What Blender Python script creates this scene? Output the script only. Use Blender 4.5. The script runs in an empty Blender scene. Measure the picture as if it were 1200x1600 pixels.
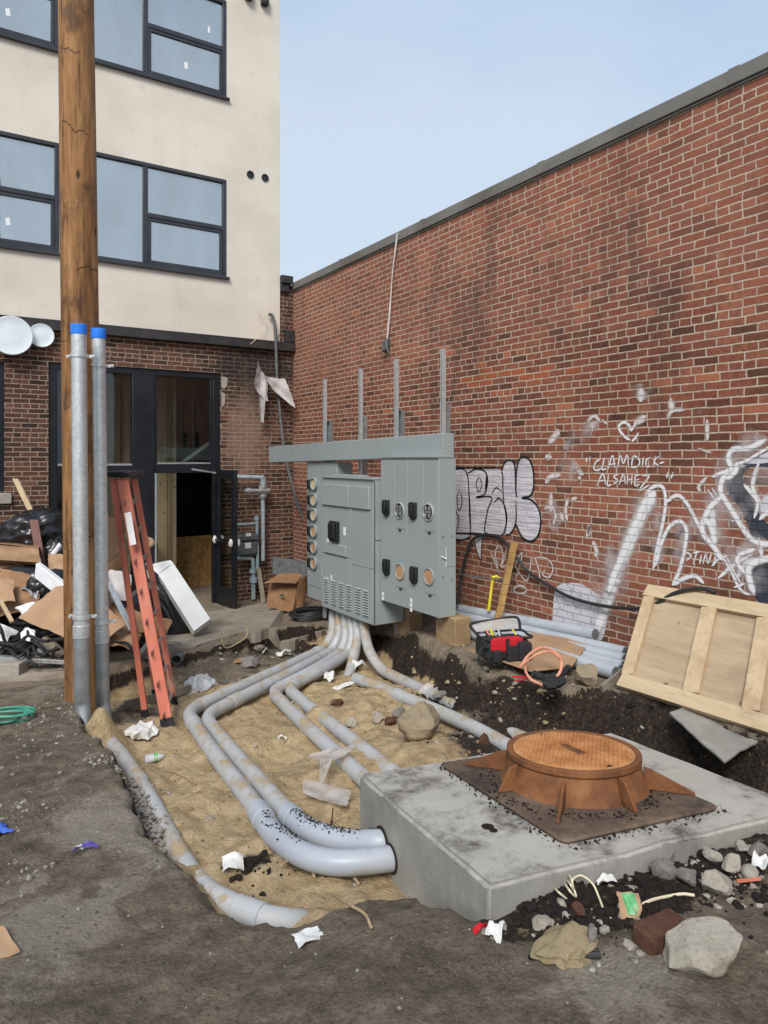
import bpy, bmesh, math, random
import numpy as np
from mathutils import Vector, Matrix
from mathutils.bvhtree import BVHTree
random.seed(7)
rng = np.random.default_rng(7)
R = math.radians
C = bpy.context.scene.collection
SC = bpy.context.scene

# ---------------------------------------------------------------- camera, light, exposure
EYE = 1.75                       # eye height over the ground under the photographer
FPX, HZ = 1110.0, 717.0          # focal length and horizon of the photograph in its pixels
TH = R(32.5)
FW = np.array([math.sin(TH), math.cos(TH), 0.0])
RT = np.array([math.cos(TH), -math.sin(TH), 0.0])
UP = np.array([0, 0, 1.0])
CAM = np.array([0, 0, EYE])
cd = bpy.data.cameras.new("Camera")
cam = bpy.data.objects.new("Camera", cd); C.objects.link(cam)
cam.location = CAM
cam.rotation_euler = (R(90), 0, -TH)
cd.sensor_fit = 'VERTICAL'; cd.sensor_height = 32.0
cd.lens = 32.0 * FPX / 1600.0
cd.shift_y = -(800 - HZ) / 1600.0
cd.clip_start = 0.05; cd.clip_end = 2000
SC.camera = cam

SUN_EL, SUN_AZ = 44, 222          # azimuth measured clockwise from +Y: behind and left of the camera
w = bpy.data.worlds.new("World"); SC.world = w; w.use_nodes = True
nt = w.node_tree; nt.nodes.clear()
sky = nt.nodes.new('ShaderNodeTexSky'); sky.sky_type = 'NISHITA'; sky.sun_disc = False
sky.sun_elevation = R(SUN_EL); sky.sun_rotation = R(SUN_AZ)
sky.air_density = 1.0; sky.dust_density = 3.0; sky.ozone_density = 1.5
tc = nt.nodes.new('ShaderNodeTexCoord')
mp = nt.nodes.new('ShaderNodeMapping'); mp.inputs['Scale'].default_value = (1, 1, 2.6)
nz = nt.nodes.new('ShaderNodeTexNoise'); nz.inputs['Scale'].default_value = 1.6; nz.inputs['Detail'].default_value = 5
rp = nt.nodes.new('ShaderNodeValToRGB')
rp.color_ramp.elements[0].position = 0.3; rp.color_ramp.elements[0].color = (2.75, 4.1, 5.95, 1)
rp.color_ramp.elements[1].position = 0.75; rp.color_ramp.elements[1].color = (4.75, 5.5, 6.45, 1)
mx = nt.nodes.new('ShaderNodeMix'); mx.data_type = 'RGBA'; mx.inputs['Factor'].default_value = 0.85
bg = nt.nodes.new('ShaderNodeBackground'); bg.inputs['Strength'].default_value = 0.10
wo = nt.nodes.new('ShaderNodeOutputWorld')
L_ = nt.links.new
L_(tc.outputs['Generated'], mp.inputs['Vector']); L_(mp.outputs['Vector'], nz.inputs['Vector'])
sz = nt.nodes.new('ShaderNodeSeparateXYZ'); L_(tc.outputs['Generated'], sz.inputs[0])
ma = nt.nodes.new('ShaderNodeMath'); ma.operation = 'MULTIPLY_ADD'; ma.inputs[1].default_value = -.75; ma.inputs[2].default_value = .42; L_(sz.outputs['Z'], ma.inputs[0])
mc_ = nt.nodes.new('ShaderNodeMath'); mc_.operation = 'MULTIPLY_ADD'; mc_.inputs[1].default_value = 1.15; L_(nz.outputs['Fac'], mc_.inputs[0]); L_(ma.outputs[0], mc_.inputs[2])
L_(mc_.outputs[0], rp.inputs['Fac'])
L_(sky.outputs['Color'], mx.inputs[6]); L_(rp.outputs['Color'], mx.inputs[7])
L_(mx.outputs[2], bg.inputs['Color']); L_(bg.outputs['Background'], wo.inputs['Surface'])

sl = bpy.data.lights.new("Sun", 'SUN'); sl.energy = 2.3; sl.angle = R(24); sl.color = (1, 0.955, 0.9)
so = bpy.data.objects.new("Sun", sl); C.objects.link(so)
sdir = Vector((math.sin(R(SUN_AZ)) * math.cos(R(SUN_EL)), math.cos(R(SUN_AZ)) * math.cos(R(SUN_EL)), math.sin(R(SUN_EL))))
so.rotation_euler = sdir.to_track_quat('Z', 'Y').to_euler()
SC.view_settings.view_transform = 'Standard'; SC.view_settings.look = 'None'
SC.view_settings.exposure = 0.55; SC.view_settings.gamma = 1.0
SC.view_settings.use_curve_mapping = False
SC.cycles.max_bounces = 8; SC.cycles.transparent_max_bounces = 16

# ---------------------------------------------------------------- from the photograph's pixels to the place
def ray(px, py): return FW + (px - 600) / FPX * RT - (py - HZ) / FPX * UP
def at(px, py, d): return CAM + d * ray(px, py)
def onX(px, py, X): r = ray(px, py); return CAM + r * (X / r[0])
def onY(px, py, Y): r = ray(px, py); return CAM + r * (Y / r[1])
def onZ(px, py, zr): r = ray(px, py); return CAM + r * (zr / r[2])       # zr: height relative to the eye
def fl(px, py, lift=0.0):                                                # on the sloping floor of the excavation
    d = (1.876 - lift) / ((py - HZ) / FPX - 0.064); return at(px, py, d)
def onV(px, py, lift=0.0):                                               # on the slightly tilted top of the concrete vault
    d = (1.442 - lift) / ((py - HZ) / FPX - .08); return at(px, py, d)
VN = (UP + .08 * FW) / math.sqrt(1 + .08 ** 2)
XR, YL = 5.21, 11.06             # plane of the brick wall on the right, plane of the building at the back

# ---------------------------------------------------------------- mesh helpers
def unit(v):
    v = np.asarray(v, float); n = np.linalg.norm(v); return v / n if n > 1e-9 else v
class MB:
    def __init__(s): s.v = []; s.f = []; s.uv = None
    def add(s, vs, fs):
        o = len(s.v); s.v += [tuple(map(float, p)) for p in vs]; s.f += [tuple(i + o for i in f) for f in fs]; return s
    def boxf(s, o, ax, ay, az):     # corner o and three edge vectors
        o, ax, ay, az = map(lambda q: np.asarray(q, float), (o, ax, ay, az))
        vs = [o, o + ax, o + ax + ay, o + ay, o + az, o + ax + az, o + ax + ay + az, o + ay + az]
        fs = [(0, 3, 2, 1), (4, 5, 6, 7), (0, 1, 5, 4), (1, 2, 6, 5), (2, 3, 7, 6), (3, 0, 4, 7)]
        if np.dot(np.cross(ax, ay), az) < 0: fs = [f[::-1] for f in fs]
        return s.add(vs, fs)
    def box(s, x0, x1, y0, y1, z0, z1): return s.boxf((x0, y0, z0), (x1 - x0, 0, 0), (0, y1 - y0, 0), (0, 0, z1 - z0))
    def beam(s, a, b, wv, tv):      # from a to b, cross-section vectors wv and tv (full size), centred
        a, b, wv, tv = map(lambda q: np.asarray(q, float), (a, b, wv, tv))
        return s.boxf(a - wv / 2 - tv / 2, wv, tv, b - a)
    def bar(s, a, b, wd, th, side=(1, 0, 0)):
        a = np.asarray(a, float); b = np.asarray(b, float); t = unit(b - a)
        n = unit(np.cross(t, np.asarray(side, float))); sd = np.cross(n, t)
        return s.beam(a, b, sd * wd, n * th)
    def tube(s, pts, r, seg=12, caps=True):
        P = [np.asarray(p, float) for p in pts]; n = len(P)
        rr = r if hasattr(r, '__len__') else [r] * n
        T = [unit(P[min(i + 1, n - 1)] - P[max(i - 1, 0)]) for i in range(n)]
        u = np.cross(T[0], (0, 0, 1.0))
        if np.linalg.norm(u) < 1e-3: u = np.cross(T[0], (0, 1.0, 0))
        u = unit(u); vs = []
        for i in range(n):
            u = unit(u - T[i] * np.dot(u, T[i])); v = np.cross(T[i], u)
            for k in range(seg):
                a = 2 * math.pi * k / seg
                vs.append(P[i] + rr[i] * (math.cos(a) * u + math.sin(a) * v))
        fs = []
        for i in range(n - 1):
            for k in range(seg):
                k2 = (k + 1) % seg
                fs.append((i * seg + k, i * seg + k2, (i + 1) * seg + k2, (i + 1) * seg + k))
        if caps:
            fs.append(tuple(range(seg))[::-1]); fs.append(tuple((n - 1) * seg + k for k in range(seg)))
        return s.add(vs, fs)
    def lathe(s, prof, c, ax=(0, 0, 1), seg=32, caps=True):   # prof: list of (r, h)
        ax = unit(ax); c = np.asarray(c, float)
        u = np.cross(ax, (0, 0, 1.0))
        if np.linalg.norm(u) < 1e-3: u = np.array([1.0, 0, 0])
        u = unit(u); v = np.cross(ax, u); vs = []; fs = []
        for r, h in prof:
            for k in range(seg):
                a = 2 * math.pi * k / seg
                vs.append(c + ax * h + r * (math.cos(a) * u + math.sin(a) * v))
        for i in range(len(prof) - 1):
            for k in range(seg):
                k2 = (k + 1) % seg
                fs.append((i * seg + k, i * seg + k2, (i + 1) * seg + k2, (i + 1) * seg + k))
        if caps:
            fs.append(tuple(range(seg))[::-1]); fs.append(tuple((len(prof) - 1) * seg + k for k in range(seg)))
        return s.add(vs, fs)
    def prism(s, poly, ext):        # planar polygon extruded along ext
        P = [np.asarray(p, float) for p in poly]; n = len(P); e = np.asarray(ext, float)
        vs = P + [p + e for p in P]
        fs = [tuple(range(n)), tuple(range(2 * n - 1, n - 1, -1))]
        nrm = sum((np.cross(P[i] - P[0], P[(i + 1) % n] - P[0]) for i in range(n)), np.zeros(3))
        flip = np.dot(nrm, e) > 0
        for i in range(n):
            j = (i + 1) % n; fs.append((i, i + n, j + n, j))
        if flip: fs = [f[::-1] for f in fs]
        return s.add(vs, fs)
    def sheet(s, c, th=0.005, n=8, bend=0.0, noise=0.0, seed=0, jag=0.0):   # four corners, bent sheet with thickness
        q = [np.asarray(p, float) for p in c]; r = np.random.default_rng(seed)
        nrm = unit(np.cross(q[1] - q[0], q[3] - q[0])); ph = r.uniform(0, 6, 4); top = []
        for i in range(n + 1):
            for j in range(n + 1):
                a, b = i / n, j / n
                if jag and (i in (0, n) or j in (0, n)):
                    a2 = a + r.uniform(-1, 1) * jag; b2 = b + r.uniform(-1, 1) * jag
                else: a2, b2 = a, b
                p = (1 - a2) * ((1 - b2) * q[0] + b2 * q[3]) + a2 * ((1 - b2) * q[1] + b2 * q[2])
                h = bend * (4 * a * (1 - a)) + noise * (math.sin(5 * a + ph[0] + 3 * b) + math.sin(7 * b + ph[1] - 4 * a) + .5 * math.sin(11 * a + 9 * b + ph[2]))
                top.append(p + nrm * h)
        m = n + 1; vs = top + [p - nrm * th for p in top]; o = m * m; fs = []
        for i in range(n):
            for j in range(n):
                k = i * m + j
                fs.append((k, k + m, k + m + 1, k + 1)); fs.append((o + k, o + k + 1, o + k + m + 1, o + k + m))
        for i in range(n):
            a, b = i * m, (i + 1) * m; fs.append((a, o + a, o + b, b))
            a, b = i * m + n, (i + 1) * m + n; fs.append((a, b, o + b, o + a))
            a, b = i, i + 1; fs.append((a, b, o + b, o + a))
            a, b = n * m + i, n * m + i + 1; fs.append((a, o + a, o + b, b))
        return s.add(vs, fs)
    def build(s, name, mat, root=None, smooth=35, bevel=0.0, bseg=2):
        me = bpy.data.meshes.new(name)
        V = np.array(s.v, float)
        if root is not None: V = V - np.array(ORG[root.name])
        me.from_pydata([tuple(p) for p in V], [], s.f); me.update()
        o = bpy.data.objects.new(name, me); C.objects.link(o)
        if root is not None: o.parent = root; ORG[o.name] = ORG[root.name]
        else: ORG[o.name] = (0, 0, 0)
        if mat: me.materials.append(mat)
        if smooth:
            me.polygons.foreach_set('use_smooth', [True] * len(me.polygons)); me.set_sharp_from_angle(angle=R(smooth))
        if bevel:
            b = o.modifiers.new('Bevel', 'BEVEL'); b.width = bevel; b.segments = bseg; b.limit_method = 'ANGLE'; b.angle_limit = R(40)
        if s.uv is not None:
            uvl = me.uv_layers.new(name='UVMap'); lv = np.zeros(len(me.loops), int); me.loops.foreach_get('vertex_index', lv)
            uvl.data.foreach_set('uv', np.array(s.uv, float)[lv].ravel())
        return o
ORG = {}
def thing(name, label, cat, loc, group=None):
    o = bpy.data.objects.new(name, None); C.objects.link(o); o.empty_display_size = 0.2
    o.location = tuple(map(float, loc)); ORG[o.name] = tuple(map(float, loc))
    o['label'] = label; o['category'] = cat
    if group: o['group'] = group
    return o
def tag(o, label, cat, group=None):
    o['label'] = label; o['category'] = cat
    if group: o['group'] = group
    return o
def rebase(o):                       # puts a single-mesh thing's origin at its base
    me = o.data; n = len(me.vertices); a = np.zeros(n * 3); me.vertices.foreach_get('co', a); a = a.reshape(-1, 3)
    c = (a.min(0) + a.max(0)) / 2; c[2] = a[:, 2].min(); me.vertices.foreach_set('co', (a - c).ravel()); o.location = c; me.update(); return o
def one(mb, name, mat, label, cat, group=None, **k):
    return tag(rebase(mb.build(name, mat, None, **k)), label, cat, group)
def fillet(pts, rad, n=8):
    P = [np.asarray(p, float) for p in pts]; out = [P[0]]
    for i in range(1, len(P) - 1):
        a, b, c = P[i - 1], P[i], P[i + 1]; u = unit(a - b); v = unit(c - b)
        rr = min(rad, np.linalg.norm(a - b) * .48, np.linalg.norm(c - b) * .48)
        s, e = b + u * rr, b + v * rr
        for k in range(n + 1):
            t = k / n; out.append((1 - t) ** 2 * s + 2 * t * (1 - t) * b + t * t * e)
    out.append(P[-1]); return out
def spline(pts, n=10):
    P = [np.asarray(p, float) for p in pts]; P = [2 * P[0] - P[1]] + P + [2 * P[-1] - P[-2]]; out = []
    for i in range(1, len(P) - 2):
        for k in range(n):
            t = k / n; a, b, c, d = P[i - 1:i + 3]
            out.append(.5 * ((2 * b) + (c - a) * t + (2 * a - 5 * b + 4 * c - d) * t * t + (3 * b - a - 3 * c + d) * t ** 3))
    out.append(P[-2]); return out
def vnoise(x, y, scale, seed):       # smooth value noise, numpy
    r = np.random.default_rng(seed); T = r.random((256, 256)); x = np.asarray(x) / scale + 500; y = np.asarray(y) / scale + 500
    i = np.floor(x).astype(int); j = np.floor(y).astype(int); fx = x - i; fy = y - j
    fx = fx * fx * (3 - 2 * fx); fy = fy * fy * (3 - 2 * fy); g = lambda a, b: T[a % 256, b % 256]
    return (g(i, j) * (1 - fx) + g(i + 1, j) * fx) * (1 - fy) + (g(i, j + 1) * (1 - fx) + g(i + 1, j + 1) * fx) * fy - .5
_ico = {}
def ico(sub):
    if sub not in _ico:
        bm = bmesh.new(); bmesh.ops.create_icosphere(bm, subdivisions=sub, radius=1)
        _ico[sub] = (np.array([v.co[:] for v in bm.verts]), [tuple(v.index for v in f.verts) for f in bm.faces]); bm.free()
    return _ico[sub]
def rockv(seed, sub=3, cuts=9, rough=.03, lo=.55, hi=.9):
    r = np.random.default_rng(seed); v, f = ico(sub); v = v.copy()
    for k in range(cuts):
        n = unit(r.normal(size=3)); d = r.uniform(lo, hi); e = v @ n - d; m = e > 0; v[m] -= np.outer(e[m], n) * .95
    for k in range(6):
        n = r.normal(size=3) * 6; v += v * (rough * np.sin(v @ n + r.uniform(0, 6)))[:, None]
    return v, f
from mathutils import noise as MN
def crumple(seed, sub=4, amp=.22, waves=10, freq=4):     # folded, creased skin of a bag or a cloth
    r = np.random.default_rng(seed); v, f = ico(sub); off = r.uniform(-50, 50, 3); out = []
    for p in v:
        q = Vector(p * freq * .42 + off); w1 = MN.noise_vector(q * .7); q2 = q + w1 * .9
        a = 1 - 2.6 * abs(MN.noise(q2)); b = 1 - 2.6 * abs(MN.noise(q2 * 2.3 + Vector((7, 3, 1)))); c = 1 - 2.6 * abs(MN.noise(q2 * 5.1)); big = MN.noise(q * .55)
        out.append(1 + amp * (.55 * a + .42 * b + .18 * c + 1.0 * big))
    return v * np.array(out)[:, None], f
def cloth(c, sx, sy, hgt, seed, n=46, amp=.055, freq=9.0, yaw=0.0):   # a dropped, folded sheet of cloth or film
    r = np.random.default_rng(seed); off = Vector(r.uniform(-40, 40, 3)); mb = MB(); vs = []; ca, sa = math.cos(yaw), math.sin(yaw); c = np.asarray(c, float)
    for i in range(n + 1):
        for j in range(n + 1):
            u, v = 2 * i / n - 1, 2 * j / n - 1; rr_ = min(1.0, math.hypot(u, v) / 1.25); q = Vector((u * sx, v * sy, 0)) * freq + off
            w1 = MN.noise_vector(q); w2 = MN.noise_vector(q * 2.4 + Vector((5, 1, 9))); rd = 1 - 2.4 * abs(MN.noise(q * .9 + w1 * .8))
            k = 1 + .22 * MN.noise(Vector((math.atan2(v, u) * 1.1, seed, 0)))
            x = u * sx * k + w1.x * amp * 1.6 + w2.x * amp * .35; y = v * sy * k + w1.y * amp * 1.6 + w2.y * amp * .35
            z = hgt * (1 - rr_ ** 2) + max(-.02, (rd * .8 + w2.z * .35) * amp) * (1.15 - .6 * rr_)
            vs.append((c[0] + x * ca - y * sa, c[1] + x * sa + y * ca, c[2] + max(z, .004)))
    m = n + 1; return mb.add(vs, [(i * m + j, (i + 1) * m + j, (i + 1) * m + j + 1, i * m + j + 1) for i in range(n) for j in range(n)])
def put(v, c, s, rot=(0, 0, 0)):
    from mathutils import Euler
    M = np.array(Euler(rot).to_matrix()); return (v * np.asarray(s)) @ M.T + np.asarray(c)

# ---------------------------------------------------------------- materials
class NT:
    def __init__(s, name):
        s.m = bpy.data.materials.new(name); s.m.use_nodes = True; s.t = s.m.node_tree; s.t.nodes.clear()
        s.out = s.t.nodes.new('ShaderNodeOutputMaterial'); s._tc = None
    def n(s, typ, **k):
        x = s.t.nodes.new(typ)
        for a, b in k.items(): setattr(x, a, b)
        return x
    def lk(s, a, b): s.t.links.new(a, b)
    def setin(s, sock, v):
        if isinstance(v, bpy.types.NodeSocket): s.lk(v, sock)
        else: sock.default_value = v
    def obj(s):
        if not s._tc: s._tc = s.n('ShaderNodeTexCoord')
        return s._tc.outputs['Object']
    def uv(s):
        if not s._tc: s._tc = s.n('ShaderNodeTexCoord')
        return s._tc.outputs['UV']
    def math(s, op, a, b=0.0, c=0.0):
        x = s.n('ShaderNodeMath', operation=op); s.setin(x.inputs[0], a); s.setin(x.inputs[1], b); s.setin(x.inputs[2], c); return x.outputs[0]
    def mix(s, f, a, b, mode='MIX'):
        x = s.n('ShaderNodeMix', data_type='RGBA', blend_type=mode); x.clamp_factor = True
        s.setin(x.inputs[0], f); s.setin(x.inputs[6], col(a)); s.setin(x.inputs[7], col(b)); return x.outputs[2]
    def noise(s, scale, detail=4, rough=.55, vec=None, stretch=None, dist=0.0):
        x = s.n('ShaderNodeTexNoise'); x.inputs['Scale'].default_value = scale; x.inputs['Detail'].default_value = detail
        x.inputs['Roughness'].default_value = rough; x.inputs['Distortion'].default_value = dist
        v = vec if vec is not None else s.obj()
        if stretch:
            m = s.n('ShaderNodeMapping'); m.inputs['Scale'].default_value = stretch; s.lk(v, m.inputs['Vector']); v = m.outputs[0]
        s.lk(v, x.inputs['Vector']); return x.outputs['Fac']
    def ramp(s, f, stops, interp='LINEAR'):
        x = s.n('ShaderNodeValToRGB'); e = x.color_ramp.elements; x.color_ramp.interpolation = interp
        while len(e) < len(stops): e.new(.5)
        for k, (p, c) in enumerate(stops): e[k].position = p; e[k].color = col(c)
        s.lk(f, x.inputs[0]); return x.outputs[0]
    def step(s, f, a, b):
        x = s.n('ShaderNodeMapRange', interpolation_type='SMOOTHSTEP'); s.setin(x.inputs[0], f); s.setin(x.inputs[1], a); s.setin(x.inputs[2], b); return x.outputs[0]
    def bump(s, h, strength=.3, dist=.01, nrm=None):
        x = s.n('ShaderNodeBump'); x.inputs['Strength'].default_value = strength; x.inputs['Distance'].default_value = dist
        s.lk(h, x.inputs['Height'])
        if nrm: s.lk(nrm, x.inputs['Normal'])
        return x.outputs[0]
    def bsdf(s, c, rough=.7, metal=0.0, nrm=None, spec=.4, **k):
        x = s.n('ShaderNodeBsdfPrincipled'); s.setin(x.inputs['Base Color'], col(c)); s.setin(x.inputs['Roughness'], rough)
        s.setin(x.inputs['Metallic'], metal); x.inputs['Specular IOR Level'].default_value = spec
        for a, b in k.items(): s.setin(x.inputs[a.replace('_', ' ')], b)
        if nrm: s.lk(nrm, x.inputs['Normal'])
        return x.outputs[0]
    def end(s, sh): s.lk(sh, s.out.inputs['Surface']); return s.m
def col(c):
    if isinstance(c, tuple) and len(c) == 3: return (*c, 1)
    return c
def srgb(r, g, b):
    f = lambda x: (x / 255 / 12.92) if x <= 10 else ((x / 255 + .055) / 1.055) ** 2.4
    return (f(r), f(g), f(b))
def simple(name, c1, c2, scale=8, rough=.6, bump=.15, metal=0, stretch=None, dirt=None, dirtamt=.5, spec=.4, bdist=.004, fine=60, detail=5):
    t = NT(name); a = t.noise(scale, detail, .6, stretch=stretch); c = t.mix(t.step(a, .3, .7), c1, c2)
    if dirt:
        d = t.noise(scale * .45, 7, .68); c = t.mix(t.step(d, .62 - dirtamt * .3, .72), c, dirt)
    f = t.noise(fine, 4, .6, stretch=stretch)
    rg = t.math('ADD', t.math('MULTIPLY', a, .25), rough - .12)
    return t.end(t.bsdf(c, rg, metal, t.bump(f, bump, bdist), spec))
M = {}
def brick_nodes(t, axis, off=0.0):
    H = 0.0677
    o = t.obj(); sx = t.n('ShaderNodeSeparateXYZ'); t.lk(o, sx.inputs[0])
    wob = t.noise(9, 3, .6); wob2 = t.noise(7.3, 3, .6, stretch=(1.1, .9, 1.2))
    u = t.math('ADD', sx.outputs[axis], t.math('MULTIPLY', t.math('SUBTRACT', wob, .5), .022))
    v = t.math('ADD', t.math('ADD', sx.outputs['Z'], 20 + off), t.math('MULTIPLY', t.math('SUBTRACT', wob2, .5), .018))
    vv = t.math('DIVIDE', v, H); row = t.math('FLOOR', vv); fv = t.math('FRACT', vv)
    hd = t.math('COMPARE', t.math('MODULO', row, 6), 2, .2)
    wd = t.math('SUBTRACT', .2135, t.math('MULTIPLY', hd, .1065))
    wn = t.n('ShaderNodeTexWhiteNoise', noise_dimensions='1D'); t.lk(row, wn.inputs['W'])
    uu = t.math('ADD', t.math('DIVIDE', u, wd), t.math('ADD', t.math('MULTIPLY', t.math('MODULO', row, 2), .5), t.math('MULTIPLY', wn.outputs['Value'], .14)))
    uu = t.math('ADD', uu, 400); cell = t.math('FLOOR', uu); fu = t.math('FRACT', uu)
    du = t.math('MULTIPLY', t.math('MINIMUM', fu, t.math('SUBTRACT', 1, fu)), wd)
    dv = t.math('MULTIPLY', t.math('MINIMUM', fv, t.math('SUBTRACT', 1, fv)), H)
    e = t.math('MINIMUM', du, dv); e = t.math('ADD', e, t.math('MULTIPLY', t.math('SUBTRACT', t.noise(48, 5, .75), .5), .015))
    mask = t.step(e, .0042, .0085)
    cv = t.n('ShaderNodeCombineXYZ'); t.lk(cell, cv.inputs[0]); t.lk(row, cv.inputs[1])
    w2 = t.n('ShaderNodeTexWhiteNoise', noise_dimensions='3D'); t.lk(cv.outputs[0], w2.inputs['Vector'])
    return mask, w2.outputs['Value'], sx, e, row
def brick_mat(name, axis, ramp, mortar, seed_off=0.0, stain=None):
    t = NT(name); mask, rnd, sx, e, row = brick_nodes(t, axis, seed_off)
    c = t.ramp(rnd, ramp, 'LINEAR')
    n1 = t.noise(26, 5, .65); c = t.mix(.75, c, t.ramp(n1, [(.25, (.5, .5, .5)), (.75, (1.45, 1.42, 1.4))]), 'MULTIPLY')
    mc = t.mix(t.noise(18, 5, .6), tuple(x * .72 for x in mortar), tuple(x * 1.2 for x in mortar))
    big = t.noise(.9, 5, .6); c = t.mix(.6, c, t.ramp(big, [(.3, (.5, .46, .44)), (.6, (1.14, 1.1, 1.08))]), 'MULTIPLY')
    if stain: c, mc = stain(t, c, mc, sx, rnd, mask)
    smear = t.math('MULTIPLY', t.step(t.noise(5.5, 6, .75), .5, .66), .6); mc = t.mix(smear, mc, t.mix(.5, c, mc)); n5 = t.noise(110, 4, .75); c = t.mix(.6, c, t.ramp(n5, [(.3, (.62, .6, .6)), (.7, (1.3, 1.28, 1.26))]), 'MULTIPLY')
    lime = t.math('MULTIPLY', t.step(t.noise(3.1, 7, .75), .6, .74), .28); c = t.mix(lime, c, tuple(x * .85 for x in mortar))
    cc = t.mix(mask, mc, c)
    h = t.math('ADD', t.math('MULTIPLY', mask, 1.0), t.math('MULTIPLY', t.noise(90, 4, .6), .28))
    return t.end(t.bsdf(cc, .86, 0, t.bump(h, .85, .007), .25))
# materials of the place
def stain_right(t, c, mc, sx, rnd, mask):
    z = sx.outputs['Z']; y = sx.outputs['Y']
    n = t.math('MULTIPLY', t.math('SUBTRACT', t.noise(1.3, 4, .6), .5), .9)
    zz = t.math('ADD', z, n)
    # a band of darker replacement brick low on the wall and a redder field above it
    low = t.math('MULTIPLY', t.step(zz, 1.3, 1.9), t.math('SUBTRACT', 1, t.step(zz, 2.75, 3.1)))
    c = t.mix(t.math('MULTIPLY', low, .55), c, t.mix(1, c, (.68, .6, .57), 'MULTIPLY'))
    top = t.step(zz, 2.9, 3.5); c = t.mix(t.math('MULTIPLY', top, .35), c, srgb(154, 98, 80))
    # orange bricks in a loose patch
    d = t.math('ADD', t.math('ABSOLUTE', t.math('SUBTRACT', z, 2.62)), t.math('MULTIPLY', t.math('ABSOLUTE', t.math('SUBTRACT', y, 5.9)), .13))
    hot = t.math('MULTIPLY', t.math('GREATER_THAN', rnd, .62), t.math('SUBTRACT', 1, t.step(d, .1, .28)))
    c = t.mix(t.math('MULTIPLY', hot, .7), c, srgb(168, 94, 62))
    o2 = t.math('GREATER_THAN', rnd, .982); c = t.mix(t.math('MULTIPLY', o2, .65), c, srgb(172, 106, 76))
    # soot runs and grime
    st = t.noise(1.6, 6, .7, stretch=(1, 1, .28)); g = t.step(st, .52, .74)
    c = t.mix(t.math('MULTIPLY', g, .62), c, (.045, .032, .03))
    low_dark = t.step(t.math('ADD', z, t.math('MULTIPLY', t.noise(3, 4, .6), .5)), .5, .2)  # brick gets darker towards the foot of the wall, with a ragged edge
    c = t.mix(t.math('MULTIPLY', low_dark, .3), c, (.06, .035, .03))
    mc = t.mix(t.math('MULTIPLY', g, .6), mc, (.1, .08, .06)); mc = t.mix(t.math('MULTIPLY', t.step(t.noise(1.1, 5, .65), .45, .62), .4), mc, srgb(160, 136, 116))
    sp2 = t.noise(.55, 6, .7); c = t.mix(t.math('MULTIPLY', t.step(sp2, .5, .66), .4), c, t.mix(1, c, (.5, .46, .42), 'MULTIPLY'))
    # the far corner of the wall is mortared paler and dirtier
    far = t.step(y, 8.6, 11.2); c = t.mix(t.math('MULTIPLY', far, .38), c, srgb(136, 84, 66))
    return c, mc
def stain_back(t, c, mc, sx, rnd, mask):
    z = sx.outputs['Z']; x = sx.outputs['X']
    r = t.noise(2.2, 6, .65)
    d = t.math('ADD', t.math('MULTIPLY', t.math('ABSOLUTE', t.math('SUBTRACT', x, 4.45)), .8), t.math('ABSOLUTE', t.math('SUBTRACT', z, 3.25)))
    s = t.step(t.math('ADD', d, t.math('MULTIPLY', t.math('SUBTRACT', r, .5), 1.1)), .85, .3)
    c = t.mix(t.math('MULTIPLY', s, .85), c, (.022, .018, .017)); mc = t.mix(t.math('MULTIPLY', s, .72), mc, (.04, .034, .03))
    d2 = t.math('ADD', t.math('MULTIPLY', t.math('ABSOLUTE', t.math('SUBTRACT', x, 4.35)), 1.3), t.math('MULTIPLY', t.math('ABSOLUTE', t.math('SUBTRACT', z, 2.1)), .6))
    s2 = t.step(t.math('ADD', d2, t.math('MULTIPLY', t.math('SUBTRACT', t.noise(6, 6, .7), .5), 1.2)), .75, .25)
    c = t.mix(t.math('MULTIPLY', s2, .45), c, srgb(165, 135, 118))
    return c, mc
RRAMP = [(0, srgb(96, 68, 55)), (.1, srgb(116, 79, 63)), (.28, srgb(136, 90, 71)), (.55, srgb(149, 97, 77)), (.8, srgb(141, 87, 68)), (1, srgb(164, 111, 88))]
LRAMP = [(0, srgb(58, 45, 39)), (.25, srgb(80, 58, 48)), (.55, srgb(94, 67, 55)), (.85, srgb(102, 68, 55)), (1, srgb(114, 80, 66))]
M['brick_r'] = brick_mat('red common bond brick', 'Y', RRAMP, srgb(192, 174, 155), .046, stain_right)
M['brick_l'] = brick_mat('brown brick', 'X', LRAMP, srgb(156, 138, 122), .02, stain_back)
def stucco():
    t = NT('cream stucco'); a = t.noise(.8, 5, .6); b = t.noise(5, 6, .65)
    c = t.mix(t.step(a, .3, .7), srgb(206, 197, 183), srgb(221, 212, 198)); c = t.mix(t.math('MULTIPLY', t.step(b, .55, .75), .3), c, srgb(190, 178, 164))
    st = t.noise(3.2, 5, .65, stretch=(1, 1, .1)); c = t.mix(t.math('MULTIPLY', t.step(st, .55, .8), .26), c, srgb(168, 156, 142))
    h = t.math('ADD', t.noise(140, 4, .7), t.math('MULTIPLY', t.noise(12, 4, .6), .8))
    return t.end(t.bsdf(c, .93, 0, t.bump(h, .35, .006), .15))
M['stucco'] = stucco()
M['frame'] = simple('dark bronze window frame', srgb(44, 46, 52), srgb(54, 56, 62), 3, .45, .03)
M['trim'] = simple('dark metal trim', srgb(40, 38, 40), srgb(58, 54, 54), 6, .55, .1)
M['store'] = simple('black storefront metal', srgb(17, 19, 24), srgb(28, 31, 37), 2.5, .4, .04)
M['coping'] = simple('weathered grey metal coping', srgb(106, 104, 100), srgb(122, 120, 114), 2, .55, .06, dirt=srgb(92, 84, 78))
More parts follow.
